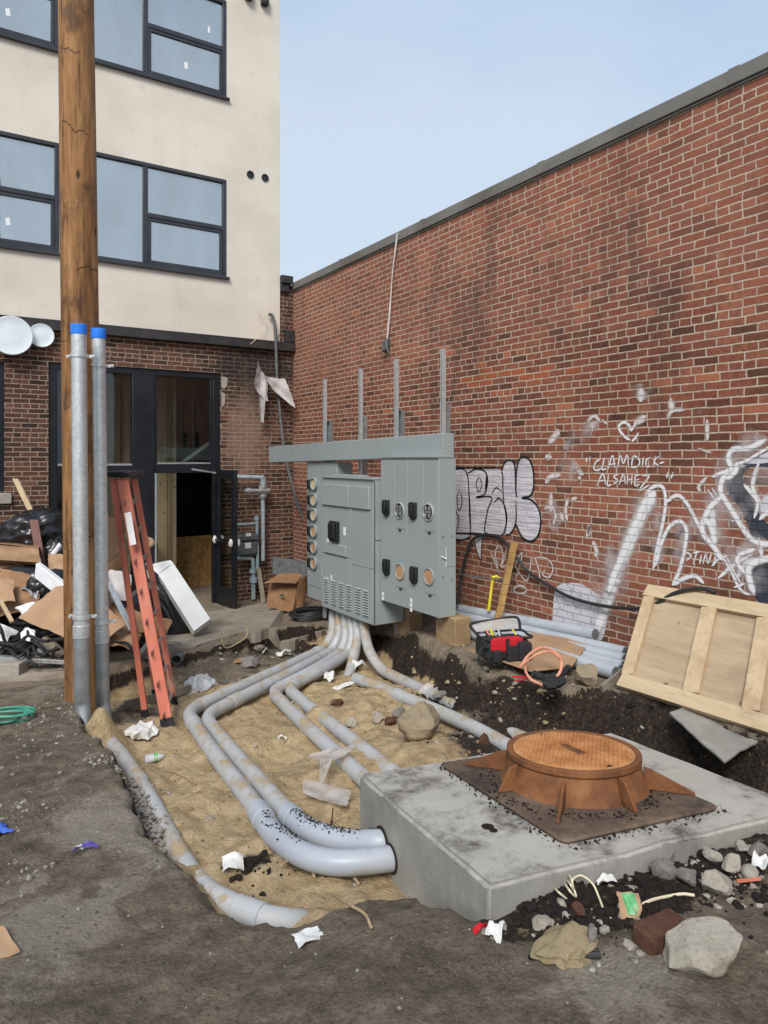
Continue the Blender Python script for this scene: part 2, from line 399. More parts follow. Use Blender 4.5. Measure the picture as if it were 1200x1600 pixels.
def glass(name, tint, refl, rough=.0, base=(.01, .012, .015)):
    t = NT(name); lw = t.n('ShaderNodeLayerWeight'); lw.inputs[0].default_value = .5; fr = t.n('ShaderNodeMath', operation='POWER'); t.lk(lw.outputs['Facing'], fr.inputs[0]); fr.inputs[1].default_value = 4.0
    g = t.n('ShaderNodeBsdfGlossy'); g.inputs['Roughness'].default_value = rough; g.inputs['Color'].default_value = (*tint, 1)
    tr = t.n('ShaderNodeBsdfTransparent'); tr.inputs[0].default_value = (.78, .82, .8, 1)
    t.lk(t.bump(t.noise(1.1, 2, .4), .12, .01), g.inputs['Normal'])
    m = t.n('ShaderNodeMixShader'); t.lk(t.math('ADD', fr.outputs[0], refl), m.inputs[0]); t.lk(tr.outputs[0], m.inputs[1]); t.lk(g.outputs[0], m.inputs[2])
    return t.end(m.outputs[0])
def coated():
    t = NT('reflective window glass'); g = t.n('ShaderNodeBsdfGlossy'); g.inputs['Roughness'].default_value = .02; g.inputs['Color'].default_value = (.64, .69, .70, 1)
    t.lk(t.bump(t.noise(1.3, 2, .4), .25, .012), g.inputs['Normal'])
    d = t.n('ShaderNodeBsdfDiffuse'); d.inputs['Color'].default_value = (.2, .22, .23, 1)
    m = t.n('ShaderNodeMixShader'); t.setin(m.inputs[0], t.math('ADD', .56, t.math('MULTIPLY', t.step(t.noise(1.4, 6, .7, stretch=(1, 1, .5)), .3, .7), .2))); t.lk(d.outputs[0], m.inputs[1]); t.lk(g.outputs[0], m.inputs[2]); return t.end(m.outputs[0])
M['winglass'] = coated()
M['shopglass'] = glass('shop glass', (.9, .93, .95), .05)
def pole():
    t = NT('treated pole timber'); o = t.obj()
    a = t.noise(7, 8, .7, stretch=(1, 1, .1), dist=.4); b = t.noise(30, 6, .7, stretch=(1, 1, .05)); k = t.noise(2.2, 6, .65, stretch=(1, 1, .6))
    c = t.ramp(a, [(.28, srgb(66, 42, 22)), (.42, srgb(116, 80, 47)), (.54, srgb(150, 108, 67)), (.72, srgb(184, 144, 99))])
    c = t.mix(t.step(b, .52, .7), c, srgb(62, 40, 24)); c = t.mix(t.math('MULTIPLY', t.step(k, .52, .64), .75), c, srgb(66, 46, 32))
    sx = t.n('ShaderNodeSeparateXYZ'); t.lk(o, sx.inputs[0])
    wv = t.math('ADD', t.math('MULTIPLY', sx.outputs['Z'], 1.75), t.math('MULTIPLY', t.noise(1.6, 4, .5, stretch=(2, 2, .3)), 1.2))
    ring = t.math('ABSOLUTE', t.math('SUBTRACT', t.math('FRACT', wv), .5)); brk = t.step(t.noise(3.1, 3, .5), .44, .56)
    rm = t.math('MULTIPLY', t.step(ring, .018, .004), brk); c = t.mix(t.math('MULTIPLY', rm, .6), c, (.03, .017, .009))
    cr = t.noise(60, 4, .7, stretch=(1, 1, .02)); c = t.mix(t.math('MULTIPLY', t.step(cr, .62, .68), .8), c, (.02, .012, .007))
    v = t.n('ShaderNodeTexVoronoi'); v.inputs['Scale'].default_value = 3.4; m = t.n('ShaderNodeMapping'); m.inputs['Scale'].default_value = (1.4, 1.4, .55); t.lk(o, m.inputs[0]); t.lk(m.outputs[0], v.inputs['Vector'])
    kn = t.step(v.outputs['Distance'], .11, .05); c = t.mix(t.math('MULTIPLY', kn, .9), c, (.012, .008, .006))
    h = t.math('SUBTRACT', t.math('ADD', a, t.math('MULTIPLY', b, .8)), t.math('ADD', t.math('MULTIPLY', rm, .6), t.math('MULTIPLY', kn, .5)))
    return t.end(t.bsdf(c, .72, 0, t.bump(h, .7, .012), .3))
M['pole'] = pole()
def galv():
    t = NT('galvanized steel'); v = t.n('ShaderNodeTexVoronoi'); v.inputs['Scale'].default_value = 38; t.lk(t.obj(), v.inputs['Vector'])
    sc = t.n('ShaderNodeSeparateColor'); t.lk(v.outputs['Color'], sc.inputs[0])
    c = t.mix(sc.outputs[0], (.52, .55, .56), (.68, .70, .70)); c = t.mix(t.math('MULTIPLY', t.step(t.noise(3, 6, .65, stretch=(1, 1, .3)), .5, .72), .5), c, (.33, .34, .34))
    rg = t.math('ADD', .34, t.math('MULTIPLY', t.noise(14, 4, .6), .2))
    return t.end(t.bsdf(c, rg, .6, t.bump(t.noise(25, 4, .5), .08, .004)))
M['galv'] = galv()
M['galvdark'] = simple('dull galvanized sleeve', (.3, .33, .34), (.42, .45, .46), 9, .4, .1, .7)
M['bluecap'] = simple('blue plastic cap', srgb(28, 112, 214), srgb(40, 128, 232), 5, .35, .03)
def pvc():
    t = NT('grey plastic conduit with sand'); o = t.obj(); g = t.n('ShaderNodeNewGeometry'); sx = t.n('ShaderNodeSeparateXYZ'); t.lk(g.outputs['Normal'], sx.inputs[0])
    c = t.mix(t.noise(2, 4, .6), srgb(160, 164, 168), srgb(180, 183, 186))
    a = t.noise(3.2, 8, .72); b = t.noise(60, 5, .75); f = t.noise(210, 3, .7)
    up = t.step(sx.outputs['Z'], -.3, .95)
    d = t.math('ADD', t.math('ADD', t.math('MULTIPLY', a, .8), t.math('MULTIPLY', b, .22)), t.math('MULTIPLY', up, .10))
    film = t.step(d, .46, .72); m = t.step(t.math('ADD', d, t.math('MULTIPLY', f, .1)), .665, .73)
    c = t.mix(t.math('MULTIPLY', film, .5), c, srgb(168, 154, 132))
    c = t.mix(t.math('MULTIPLY', m, .88), c, t.mix(f, srgb(148, 124, 90), srgb(190, 168, 132)))
    sp = t.math('MULTIPLY', t.step(f, .6, .66), t.step(a, .42, .6)); c = t.mix(t.math('MULTIPLY', sp, .55), c, srgb(146, 124, 94))
    return t.end(t.bsdf(c, t.math('ADD', .42, t.math('MULTIPLY', film, .4)), 0, t.bump(t.math('ADD', t.math('MULTIPLY', m, t.math('ADD', .6, b)), t.math('MULTIPLY', f, .1)), .5, .006), .45))
M['pvc'] = pvc()
M['pvcclean'] = simple('grey plastic conduit', srgb(160, 166, 174), srgb(178, 184, 190), 2.5, .42, .04, dirt=srgb(138, 124, 104), dirtamt=.25)
M['elbow'] = simple('clean grey plastic elbow', srgb(154, 160, 169), srgb(168, 173, 180), 2.5, .38, .04, dirt=srgb(150, 138, 118), dirtamt=.1)
def steel():
    t = NT('grey enamelled steel'); c = t.mix(t.noise(1.6, 4, .6), srgb(142, 150, 149), srgb(152, 160, 158))
    d = t.noise(3.5, 7, .72); c = t.mix(t.math('MULTIPLY', t.step(d, .58, .75), .3), c, srgb(112, 118, 114))
    st = t.noise(7, 5, .6, stretch=(1, 1, .06)); c = t.mix(t.math('MULTIPLY', t.step(st, .6, .8), .22), c, srgb(168, 174, 170))
    h = t.math('ADD', t.math('MULTIPLY', t.noise(2.2, 2, .4), 1.2), t.math('MULTIPLY', t.noise(220, 2, .5), .05))
    return t.end(t.bsdf(c, t.math('ADD', .36, t.math('MULTIPLY', d, .16)), 0, t.bump(h, .16, .012), .45))
M['steel'] = steel()
M['black'] = simple('black plastic', (.012, .013, .014), (.022, .023, .024), 9, .42, .05)
M['label'] = simple('white label', (.72, .73, .72), (.8, .8, .78), 30, .5, .02)
M['beige'] = simple('beige filler disc', srgb(186, 166, 128), srgb(204, 186, 150), 12, .7, .08, stretch=(1, 1, .2))
M['browndisc'] = simple('brown filler disc', srgb(168, 128, 92), srgb(186, 146, 108), 12, .7, .08, stretch=(1, 1, .2))
def rust():
    t = NT('rusty cast iron'); a = t.noise(6, 8, .7); b = t.noise(40, 5, .7)
    c = t.ramp(a, [(.28, srgb(74, 50, 36)), (.45, srgb(112, 72, 45)), (.6, srgb(134, 88, 54)), (.78, srgb(156, 114, 78))])
    c = t.mix(t.math('MULTIPLY', t.step(b, .5, .72), .5), c, srgb(104, 66, 42)); d = t.noise(2.4, 7, .7); c = t.mix(t.math('MULTIPLY', t.step(d, .56, .66), .7), c, srgb(92, 72, 58))
    return t.end(t.bsdf(c, .78, .15, t.bump(t.math('ADD', a, b), .45, .006), .35))
M['rust'] = rust()
def lid():
    t = NT('orange rust cover'); a = t.noise(7, 7, .68); c = t.ramp(a, [(.3, srgb(150, 98, 58)), (.5, srgb(184, 130, 82)), (.72, srgb(204, 156, 108))])
    c = t.mix(t.math('MULTIPLY', t.step(t.noise(22, 5, .7), .55, .7), .4), c, srgb(140, 86, 48)); return t.end(t.bsdf(c, .8, .1, t.bump(t.noise(80, 4, .6), .3, .003), .35))
M['lid'] = lid()
M['flange'] = simple('dirty cast iron flange', srgb(84, 68, 56), srgb(128, 108, 90), 5, .85, .5, dirt=srgb(44, 38, 34), dirtamt=.95, bdist=.008)
def concrete(name, a, b, stainc, amt=.5, top=False):
    t = NT(name); n1 = t.noise(3, 7, .68); n2 = t.noise(24, 6, .7); c = t.mix(t.step(n1, .3, .7), a, b)
    c = t.mix(t.math('MULTIPLY', t.step(n2, .5, .75), .35), c, tuple(x * .6 for x in a))
    d = t.noise(1.9, 9, .72); m = t.step(d, .56, .66); 
    sp = t.noise(55, 5, .75); c = t.mix(t.math('MULTIPLY', t.step(sp, .52, .7), .35), c, tuple(x * .55 for x in a)); st = t.noise(5, 4, .6, stretch=(1, 1, .1)); c = t.mix(t.math('MULTIPLY', t.step(st, .5, .75), .45), c, tuple(x * .66 for x in a))
    if top:
        g = t.n('ShaderNodeNewGeometry'); sx = t.n('ShaderNodeSeparateXYZ'); t.lk(g.outputs['Normal'], sx.inputs[0])
        up = t.step(sx.outputs['Z'], .5, .9); m = t.step(t.math('ADD', d, t.math('MULTIPLY', t.noise(14, 7, .75), .3)), .6, .82); m = t.math('MULTIPLY', m, t.math('ADD', .25, t.math('MULTIPLY', up, .75)))
        c = t.mix(t.math('MULTIPLY', up, .5), c, srgb(186, 180, 170))
    c = t.mix(t.math('MULTIPLY', m, amt), c, stainc)
    v = t.n('ShaderNodeTexVoronoi'); v.inputs['Scale'].default_value = 60; t.lk(t.obj(), v.inputs['Vector']); pit = t.math('MULTIPLY', t.step(v.outputs['Distance'], .22, .1), t.step(n2, .5, .6))
    c = t.mix(t.math('MULTIPLY', pit, .5), c, tuple(x * .3 for x in a))
    return t.end(t.bsdf(c, .9, 0, t.bump(t.math('SUBTRACT', t.math('ADD', n2, t.noise(120, 4, .6)), pit), .35, .005), .25))
M['vault'] = concrete('cast concrete', srgb(142, 140, 133), srgb(166, 163, 154), srgb(52, 46, 41), .9, True)
M['slab'] = concrete('old concrete slab', srgb(138, 128, 114), srgb(166, 154, 138), srgb(92, 82, 70), .6)
M['stonesill'] = concrete('stone sill', srgb(150, 144, 134), srgb(168, 160, 150), srgb(110, 100, 92), .4)
def wood(name, a, b, grain=(1, 1, .08), sc=9, knots=True, dirt=None):
    t = NT(name); n = t.noise(sc, 7, .65, stretch=grain, dist=.6); n2 = t.noise(sc * 5, 5, .65, stretch=grain)
    c = t.mix(t.step(n, .3, .7), a, b); c = t.mix(t.math('MULTIPLY', t.step(n2, .5, .72), .4), c, tuple(x * .62 for x in a))
    if knots:
        v = t.n('ShaderNodeTexVoronoi'); v.inputs['Scale'].default_value = 4.2; t.lk(t.obj(), v.inputs['Vector'])
        k = t.step(v.outputs['Distance'], .1, .05); c = t.mix(t.math('MULTIPLY', k, .8), c, tuple(x * .3 for x in a))
    if dirt: c = t.mix(t.math('MULTIPLY', t.step(t.noise(3.3, 7, .7), .52, .7), .7), c, dirt)
    return t.end(t.bsdf(c, .8, 0, t.bump(t.math('ADD', n, n2), .3, .004), .25))
M['ply'] = wood('plywood', srgb(156, 136, 110), srgb(178, 158, 130), (1, .12, 1), 7, True, srgb(146, 124, 100))
M['lumber'] = wood('pine lumber', srgb(178, 156, 124), srgb(198, 177, 146), (1, .1, .6), 9, True, srgb(150, 128, 102))
M['lumberup'] = wood('pine stud', srgb(176, 152, 120), srgb(196, 174, 142), (1, 1, .1), 9, True, srgb(150, 126, 98))
M['greywood'] = wood('weathered grey timber', srgb(112, 104, 92), srgb(144, 134, 118), (1, .3, .12), 8, False, srgb(96, 84, 68))
M['stake'] = wood('rough timber stake', srgb(140, 108, 64), srgb(172, 138, 88), (1, 1, .15), 9, True, srgb(92, 66, 36))
M['block'] = wood('timber block', srgb(142, 118, 86), srgb(170, 146, 112), (.3, .3, 1), 6, True, srgb(112, 88, 60))
M['osb'] = simple('strand board', srgb(138, 102, 58), srgb(176, 136, 84), 17, .8, .2, stretch=(1, 1, .45), dirt=srgb(112, 82, 46))
M['card'] = simple('cardboard', srgb(158, 126, 96), srgb(174, 142, 110), 4, .85, .1, dirt=srgb(150, 116, 84), dirtamt=.2)
M['carddirty'] = simple('damp cardboard', srgb(138, 102, 72), srgb(164, 126, 92), 4, .85, .12, dirt=srgb(108, 78, 54), dirtamt=.5)
M['foam'] = simple('white foam', srgb(214, 216, 218), srgb(228, 230, 231), 5, .75, .12, dirt=srgb(176, 172, 166), dirtamt=.2)
M['bagblack'] = simple('black bin bag', (.008, .008, .009), (.016, .016, .018), 6, .28, .2, spec=.6)
M['whitebox'] = simple('white painted carton', srgb(206, 206, 204), srgb(220, 220, 217), 4, .6, .06, dirt=srgb(176, 172, 166), dirtamt=.2)
M['rag'] = simple('white cloth', srgb(196, 193, 187), srgb(214, 211, 206), 6, .9, .3, dirt=srgb(172, 160, 146), dirtamt=.2, bdist=.003)
M['greycloth'] = simple('grey plastic sheet', srgb(176, 170, 166), srgb(196, 190, 186), 5, .7, .2, dirt=srgb(146, 136, 128), dirtamt=.3)
def film(name, c, a, rough=.25):
    t = NT(name); b = t.bsdf(c, rough, 0, t.bump(t.noise(30, 5, .7), .6, .008), .6); tr = t.n('ShaderNodeBsdfTransparent'); tl = t.n('ShaderNodeBsdfTranslucent'); tl.inputs[0].default_value = (*c, 1)
    m0 = t.n('ShaderNodeMixShader'); m0.inputs[0].default_value = .35; t.lk(b, m0.inputs[1]); t.lk(tl.outputs[0], m0.inputs[2])
    m = t.n('ShaderNodeMixShader'); al = t.math('ADD', a - .2, t.math('MULTIPLY', t.step(t.noise(9, 6, .7), .3, .7), .4)); t.lk(al, m.inputs[0]); t.lk(tr.outputs[0], m.inputs[1]); t.lk(m0.outputs[0], m.inputs[2]); return t.end(m.outputs[0])
M['film'] = film('clear plastic film', srgb(214, 208, 202), .5)
t = NT('translucent plastic bag'); b = t.bsdf(srgb(228, 230, 232), .3, 0, t.bump(t.noise(26, 5, .7), .8, .02), .6); tl = t.n('ShaderNodeBsdfTranslucent'); tl.inputs[0].default_value = (.8, .8, .82, 1); m0 = t.n('ShaderNodeMixShader'); m0.inputs[0].default_value = .3; t.lk(b, m0.inputs[1]); t.lk(tl.outputs[0], m0.inputs[2]); tr = t.n('ShaderNodeBsdfTransparent'); m = t.n('ShaderNodeMixShader'); t.setin(m.inputs[0], t.math('ADD', .55, t.math('MULTIPLY', t.step(t.noise(7, 5, .7), .35, .6), .45))); t.lk(tr.outputs[0], m.inputs[1]); t.lk(m0.outputs[0], m.inputs[2]); M['bagclear'] = t.end(m.outputs[0])
M['orange'] = simple('orange fibreglass', srgb(190, 104, 82), srgb(208, 126, 102), 5, .6, .12, dirt=srgb(186, 150, 134), dirtamt=.35, stretch=(1, 1, .3))
M['alum'] = simple('dull aluminium', (.4, .41, .41), (.52, .53, .53), 14, .45, .12, .7, dirt=srgb(150, 140, 128))
M['cable'] = simple('black cable', (.016, .016, .017), (.03, .03, .031), 12, .5, .05)
M['cablegrey'] = simple('dusty grey cable', srgb(86, 88, 90), srgb(110, 112, 112), 12, .6, .1)
M['gasblue'] = simple('blue grey painted pipe', srgb(136, 152, 160), srgb(164, 175, 180), 8, .55, .12, dirt=srgb(166, 170, 168), dirtamt=.3)
M['meter'] = simple('grey gas meter', srgb(76, 80, 84), srgb(92, 96, 98), 6, .5, .08)
M['red'] = simple('red fabric', srgb(176, 20, 34), srgb(198, 30, 44), 30, .8, .2)
M['blackfab'] = simple('black fabric', (.014, .014, .016), (.026, .026, .028), 40, .85, .3)
M['copper'] = simple('orange coiled wire', srgb(206, 142, 112), srgb(222, 160, 130), 10, .5, .05)
M['yellow'] = simple('yellow tape', srgb(206, 192, 50), srgb(222, 208, 72), 10, .5, .05)
M['green'] = simple('green hose', srgb(48, 124, 104), srgb(70, 146, 122), 10, .45, .05)
M['blue'] = simple('blue plastic', srgb(44, 84, 176), srgb(70, 110, 200), 10, .45, .05)
M['purple'] = simple('purple wrapper', srgb(70, 56, 130), srgb(96, 84, 160), 14, .35, .1)
M['packet'] = simple('green printed packet', srgb(74, 148, 92), srgb(112, 184, 124), 22, .5, .1, dirt=srgb(190, 186, 160), dirtamt=.4)
M['paper'] = simple('white paper', srgb(196, 195, 191), srgb(216, 215, 211), 14, .8, .2, dirt=srgb(150, 140, 126), dirtamt=.35)
M['rope'] = simple('pale rope', srgb(202, 190, 158), srgb(220, 210, 180), 60, .85, .3)
M['root'] = simple('dry root', srgb(150, 128, 98), srgb(176, 156, 126), 20, .85, .3)
def rock(name, a, b, dk, sc=4):
    t = NT(name); n = t.noise(sc * 1.6, 9, .75); n2 = t.noise(sc * 12, 6, .75); c = t.mix(t.step(n, .3, .7), a, b); c = t.mix(t.math('MULTIPLY', t.step(n2, .48, .66), .5), c, dk)
    c = t.mix(t.math('MULTIPLY', t.step(t.noise(sc * .8, 8, .75), .5, .66), .75), c, dk)
    return t.end(t.bsdf(c, .9, 0, t.bump(t.math('ADD', n, t.math('MULTIPLY', n2, .6)), .9, .02), .2))
M['rockpale'] = rock('pale limestone', srgb(156, 148, 134), srgb(182, 174, 160), srgb(118, 106, 90))
M['rocktan'] = rock('tan boulder', srgb(146, 130, 106), srgb(172, 158, 132), srgb(112, 98, 78), 7)
M['rockgrey'] = rock('grey rubble', srgb(118, 112, 104), srgb(158, 152, 144), srgb(70, 62, 56), 9)
M['brickbit'] = rock('loose red brick', srgb(92, 62, 50), srgb(120, 84, 68), srgb(58, 46, 40), 12)
M['sandlump'] = rock('crumbled mortar lump', srgb(166, 148, 112), srgb(190, 172, 138), srgb(112, 98, 76), 20)
M['clod'] = rock('dark soil clod', srgb(34, 29, 27), srgb(56, 48, 44), srgb(24, 20, 19), 12)
M['gravel'] = rock('earth gravel', srgb(96, 88, 78), srgb(132, 122, 108), srgb(60, 54, 48), 30)
M['sandgrit'] = rock('sand lumps', srgb(148, 124, 90), srgb(176, 152, 116), srgb(112, 92, 66), 25)
M['pebble'] = rock('pebbles', srgb(150, 142, 132), srgb(186, 180, 172), srgb(112, 102, 92), 11)
M['white'] = simple('white enamel', srgb(214, 224, 228), srgb(226, 234, 238), 3, .35, .02)
M['greyboard'] = simple('grey cement board', srgb(134, 132, 124), srgb(152, 149, 141), 7, .85, .15, dirt=srgb(112, 106, 96), dirtamt=.4)
M['rustbit'] = simple('brown rusty strap', srgb(98, 70, 66), srgb(122, 88, 80), 9, .8, .2)
def paint(name, c, cover, axis='Y', soft=.42, streak=False, gain=1.0, haze=False):
    t = NT(name); mask, rnd, sx, e, row = brick_nodes(t, axis, .046)
    uvn = t.n('ShaderNodeSeparateXYZ'); t.lk(t.uv(), uvn.inputs[0]); v = uvn.outputs['Y']
    ed = t.step(t.math('MULTIPLY', t.math('MINIMUM', v, t.math('SUBTRACT', 1, v)), 2), .0, soft)
    n = t.step(t.noise(16, 6, .7), .5 - cover * .45, .75 - cover * .45); n2 = t.step(t.noise(140, 3, .7), .22, .5)
    al = t.math('MULTIPLY', t.math('MULTIPLY', ed, n), t.math('MULTIPLY', t.math('ADD', .5, t.math('MULTIPLY', n2, .5)), t.math('ADD', .72, t.math('MULTIPLY', mask, .28))))
    if haze: al = t.math('MULTIPLY', ed, t.math('MULTIPLY', t.step(t.noise(5, 3, .5), .3, .7), cover))
    elif gain != 1: al = t.math('MINIMUM', t.math('MULTIPLY', al, gain), 1)
    cc = t.mix(t.noise(12, 4, .6), tuple(x * .8 for x in c), c)
    if streak: cc = t.mix(t.math('MULTIPLY', t.step(t.noise(8, 5, .65, stretch=(1, .5, 9)), .42, .62), .75), cc, srgb(150, 142, 152))
    cc = t.mix(mask, tuple(x * .8 for x in c), cc)
    h = t.math('ADD', mask, t.math('MULTIPLY', t.noise(90, 4, .6), .28))
    b = t.bsdf(cc, .7, 0, t.bump(h, .7, .006), .3); tr = t.n('ShaderNodeBsdfTransparent'); m = t.n('ShaderNodeMixShader')
    t.lk(al, m.inputs[0]); t.lk(tr.outputs[0], m.inputs[1]); t.lk(b, m.inputs[2]); return t.end(m.outputs[0])
M['pwhite'] = paint('white spray paint', srgb(236, 234, 234), 1.0, soft=1.0, gain=1.55)
M['pfaint'] = paint('worn white paint', srgb(222, 212, 208), .7, soft=1.0, gain=1.2)
M['pblack'] = paint('black spray paint', (.012, .012, .014), 1.0, soft=.25)
M['pfill'] = paint('streaked white fill', srgb(222, 218, 221), .95, soft=.05, streak=True, gain=1.3)
M['phaze'] = paint('overspray', srgb(226, 220, 220), .5, soft=1.0, haze=True)
M['pgrey'] = paint('dark grey fill', srgb(62, 64, 74), 1.0, soft=.05, gain=1.3)
M['plight'] = paint('pale spray fill', srgb(214, 211, 218), .62, soft=.05)
# ---------------------------------------------------------------- ground: one sheet with the excavation in it
CTRL = [(600,1600,-1.75),(100,1600,-1.77),(1100,1600,-1.73),(1190,1480,-1.76),(100,1300,-1.86),(20,1180,-1.93),(110,1110,-1.97),(420,1455,-1.86),(250,1340,-1.88),(640,1398,-1.87),
 (745,1468,-1.82),(850,1500,-1.78),(800,1432,-1.79),(870,1390,-1.73),(900,1388,-1.73),(980,1384,-1.79),(1000,1440,-1.77),(1100,1340,-1.77),(1110,1375,-1.79),(1180,1305,-1.745),(1195,1335,-1.76),(1050,1520,-1.76),
 (40,1040,-2.1),(200,1000,-2.16),(120,900,-2.3),(300,960,-2.3),(430,960,-2.29),(400,937,-2.32),(300,940,-2.32),(500,960,-2.27),(600,975,-2.1),(640,980,-2.0),(700,1000,-1.88),(715,957,-1.81),
 (770,1020,-1.8),(865,985,-1.71),(985,1010,-1.7),(900,1050,-1.76),(1050,1095,-1.76),(1190,1150,-1.76),(1190,1060,-1.68)]
CP = np.array([onZ(*c) for c in CTRL]); CPX = CP[:, :2]; CPZ = CP[:, 2]
def base_h(x, y):
    x = np.asarray(x, float); y = np.asarray(y, float); num = np.zeros_like(x); den = np.zeros_like(x)
    for (cx, cy), cz in zip(CPX, CPZ):
        wgt = 1.0 / (((x - cx) ** 2 + (y - cy) ** 2) + .06) ** 1.7; num += wgt * cz; den += wgt
    return num / den
PIT = [(112,1090,-1.97,.1),(110,1066,-2.0,.1),(165,1047,-2.07,.08),(280,1028,-2.14,.1),(395,1003,-2.2,.12),(440,990,-2.23,.12),(512,974,-2.25,.12),(585,984,-2.1,.14),(622,988,-2.02,.16),
 (690,1022,-1.9,.2),(735,1045,-1.82,.2),(830,1075,-1.8,.2),(950,1085,-1.79,.2),(1030,1104,-1.8,.18),(1110,1135,-1.8,.18),(1190,1168,-1.8,.2),(1300,1205,-1.8,.2),
 (1330,1262,-1.72,.1),(1240,1275,-1.71,.1),(830,1362,-1.67,.1),(790,1370,-1.66,.1),(738,1450,-1.84,.14),(640,1394,-1.87,.2),(560,1402,-1.87,.24),(430,1446,-1.87,.3),(330,1418,-1.88,.25),(255,1340,-1.89,.14),(205,1255,-1.9,.1),(172,1180,-1.94,.1),(140,1142,-1.95,.1)]
PITW = np.array([onZ(*p[:3])[:2] for p in PIT]); PITE = np.array([p[3] for p in PIT])
def pit_sd(x, y):
    x = np.asarray(x, float); y = np.asarray(y, float); best = np.full(x.shape, 1e9); ew = np.zeros(x.shape); ins = np.zeros(x.shape, bool); n = len(PITW)
    for i in range(n):
        a = PITW[i]; b = PITW[(i + 1) % n]; d = b - a; t = np.clip(((x - a[0]) * d[0] + (y - a[1]) * d[1]) / (d @ d), 0, 1)
        dist = np.hypot(x - a[0] - t * d[0], y - a[1] - t * d[1]); m = dist < best; best = np.where(m, dist, best); ew = np.where(m, PITE[i] * (1 - t) + PITE[(i + 1) % n] * t, ew)
        c = ((a[1] > y) != (b[1] > y)) & (x < (b[0] - a[0]) * (y - a[1]) / (b[1] - a[1] + 1e-12) + a[0]); ins ^= c
    return np.where(ins, best, -best), ew
def near(x, y, px, py, zr, rad):
    c = onZ(px, py, zr); return np.exp(-(((x - c[0]) ** 2 + (y - c[1]) ** 2) / rad ** 2))
def ground_h(x, y, full=False):
    x = np.asarray(x, float); y = np.asarray(y, float)
    b = base_h(x, y); sd, ew = pit_sd(x, y)
    sdn = sd + .07 * vnoise(x, y, .22, 3) + .035 * vnoise(x, y, .07, 4)
    k = np.clip(sdn / ew + .25, 0, 1); k = k * k * (3 - 2 * k)
    d = x * FW[0] + y * FW[1]; fz = EYE - (2.1 + .064 * (d - 3.5))
    fz = fz + .10 * vnoise(x, y, .7, 5) + .065 * vnoise(x, y, .24, 6) + .05 * vnoise(x, y, .1, 7) + .02 * vnoise(x, y, .04, 17)
    # spoil heaps lying in the excavation
    fz = fz + .3 * near(x, y, 158, 1138, -2.1, .13) + .2 * near(x, y, 350, 1040, -2.3, .42) + .1 * near(x, y, 660, 1180, -2.15, .4) + .1 * near(x, y, 560, 1090, -2.25, .45) + .16 * near(x, y, 790, 1120, -2.1, .3) + .1 * near(x, y, 320, 1400, -2.1, .2) + .025 * near(x, y, 305, 1380, -2.08, .13) + .06 * near(x, y, 222, 1232, -2.1, .1) + .06 * near(x, y, 345, 1175, -2.2, .14) + .07 * near(x, y, 400, 1215, -2.15, .13) + .05 * near(x, y, 500, 1120, -2.25, .18)
    slabby = np.clip((y - 7.2) / .8, 0, 1)
    b = b + (1 - slabby * .85) * (.05 * vnoise(x, y, .55, 8) + .022 * vnoise(x, y, .17, 9) + .012 * vnoise(x, y, .06, 10))
    steep = np.exp(-((k - .5) / .32) ** 2)
    h = b * (1 - k) + np.minimum(fz, b + .05) * k + steep * (.10 * vnoise(x, y, .13, 11) + .05 * vnoise(x, y, .05, 12))
    if full: return h, k, sd, steep
    return h
def gz(x, y): return float(ground_h(np.array([x]), np.array([y]))[0])
def gpt(px, py, lift=0.0):                       # where the sight line meets the ground
    ts = np.geomspace(1.2, 14, 700); r = ray(px, py); P = CAM[None] + ts[:, None] * r[None]
    g = ground_h(P[:, 0], P[:, 1]); m = np.nonzero(P[:, 2] <= g)[0]; i = m[0] if len(m) else len(ts) - 1
    p = P[i]; return np.array([p[0], p[1], g[i] + lift])
st = .022
xs = np.concatenate([-np.geomspace(90, 2.1, 14), np.arange(-1.9, 5.5, st), np.geomspace(5.8, 90, 14)])
ys = np.concatenate([-np.geomspace(90, 1.5, 12), np.arange(.2, 11.3, st), np.geomspace(11.6, 120, 12)])
GX, GY = np.meshgrid(xs, ys, indexing='ij'); h, kk, sd, steep = ground_h(GX.ravel(), GY.ravel(), True)
ny = len(ys); nx = len(xs); me = bpy.data.meshes.new('ground'); me.vertices.add(nx * ny)
me.vertices.foreach_set('co', np.stack([GX.ravel(), GY.ravel(), h], 1).ravel())
ii = (np.arange(nx - 1)[:, None] * ny + np.arange(ny - 1)[None]).ravel(); q = np.stack([ii, ii + ny, ii + ny + 1, ii + 1], 1)
me.loops.add(q.size); me.polygons.add(len(q)); me.polygons.foreach_set('loop_start', np.arange(len(q)) * 4); me.loops.foreach_set('vertex_index', q.ravel()); me.update(calc_edges=True)
me.polygons.foreach_set('use_smooth', [True] * len(q))
gx, gy = GX.ravel(), GY.ravel()
def reg(px, py, zr, rx, soft=1.0): return near(gx, gy, px, py, zr, rx)
sand = kk.copy()
sand *= 1 - np.clip(1.2 * reg(790, 1110, -2.0, .5) + 1.1 * reg(900, 1130, -1.9, .5) + reg(1080, 1170, -1.9, .6) + reg(1200, 1220, -1.9, .5) + .95 * reg(700, 1050, -2.0, .3) + .95 * reg(640, 1010, -2.1, .25), 0, 1)
sand *= 1 - np.clip(1.3 * reg(340, 1035, -2.25, .6) + 1.2 * reg(450, 1015, -2.35, .5) + .9 * reg(210, 1085, -2.1, .4) + .75 * reg(390, 1375, -2.15, .16) + .6 * reg(560, 1080, -2.3, .3), 0, 1)
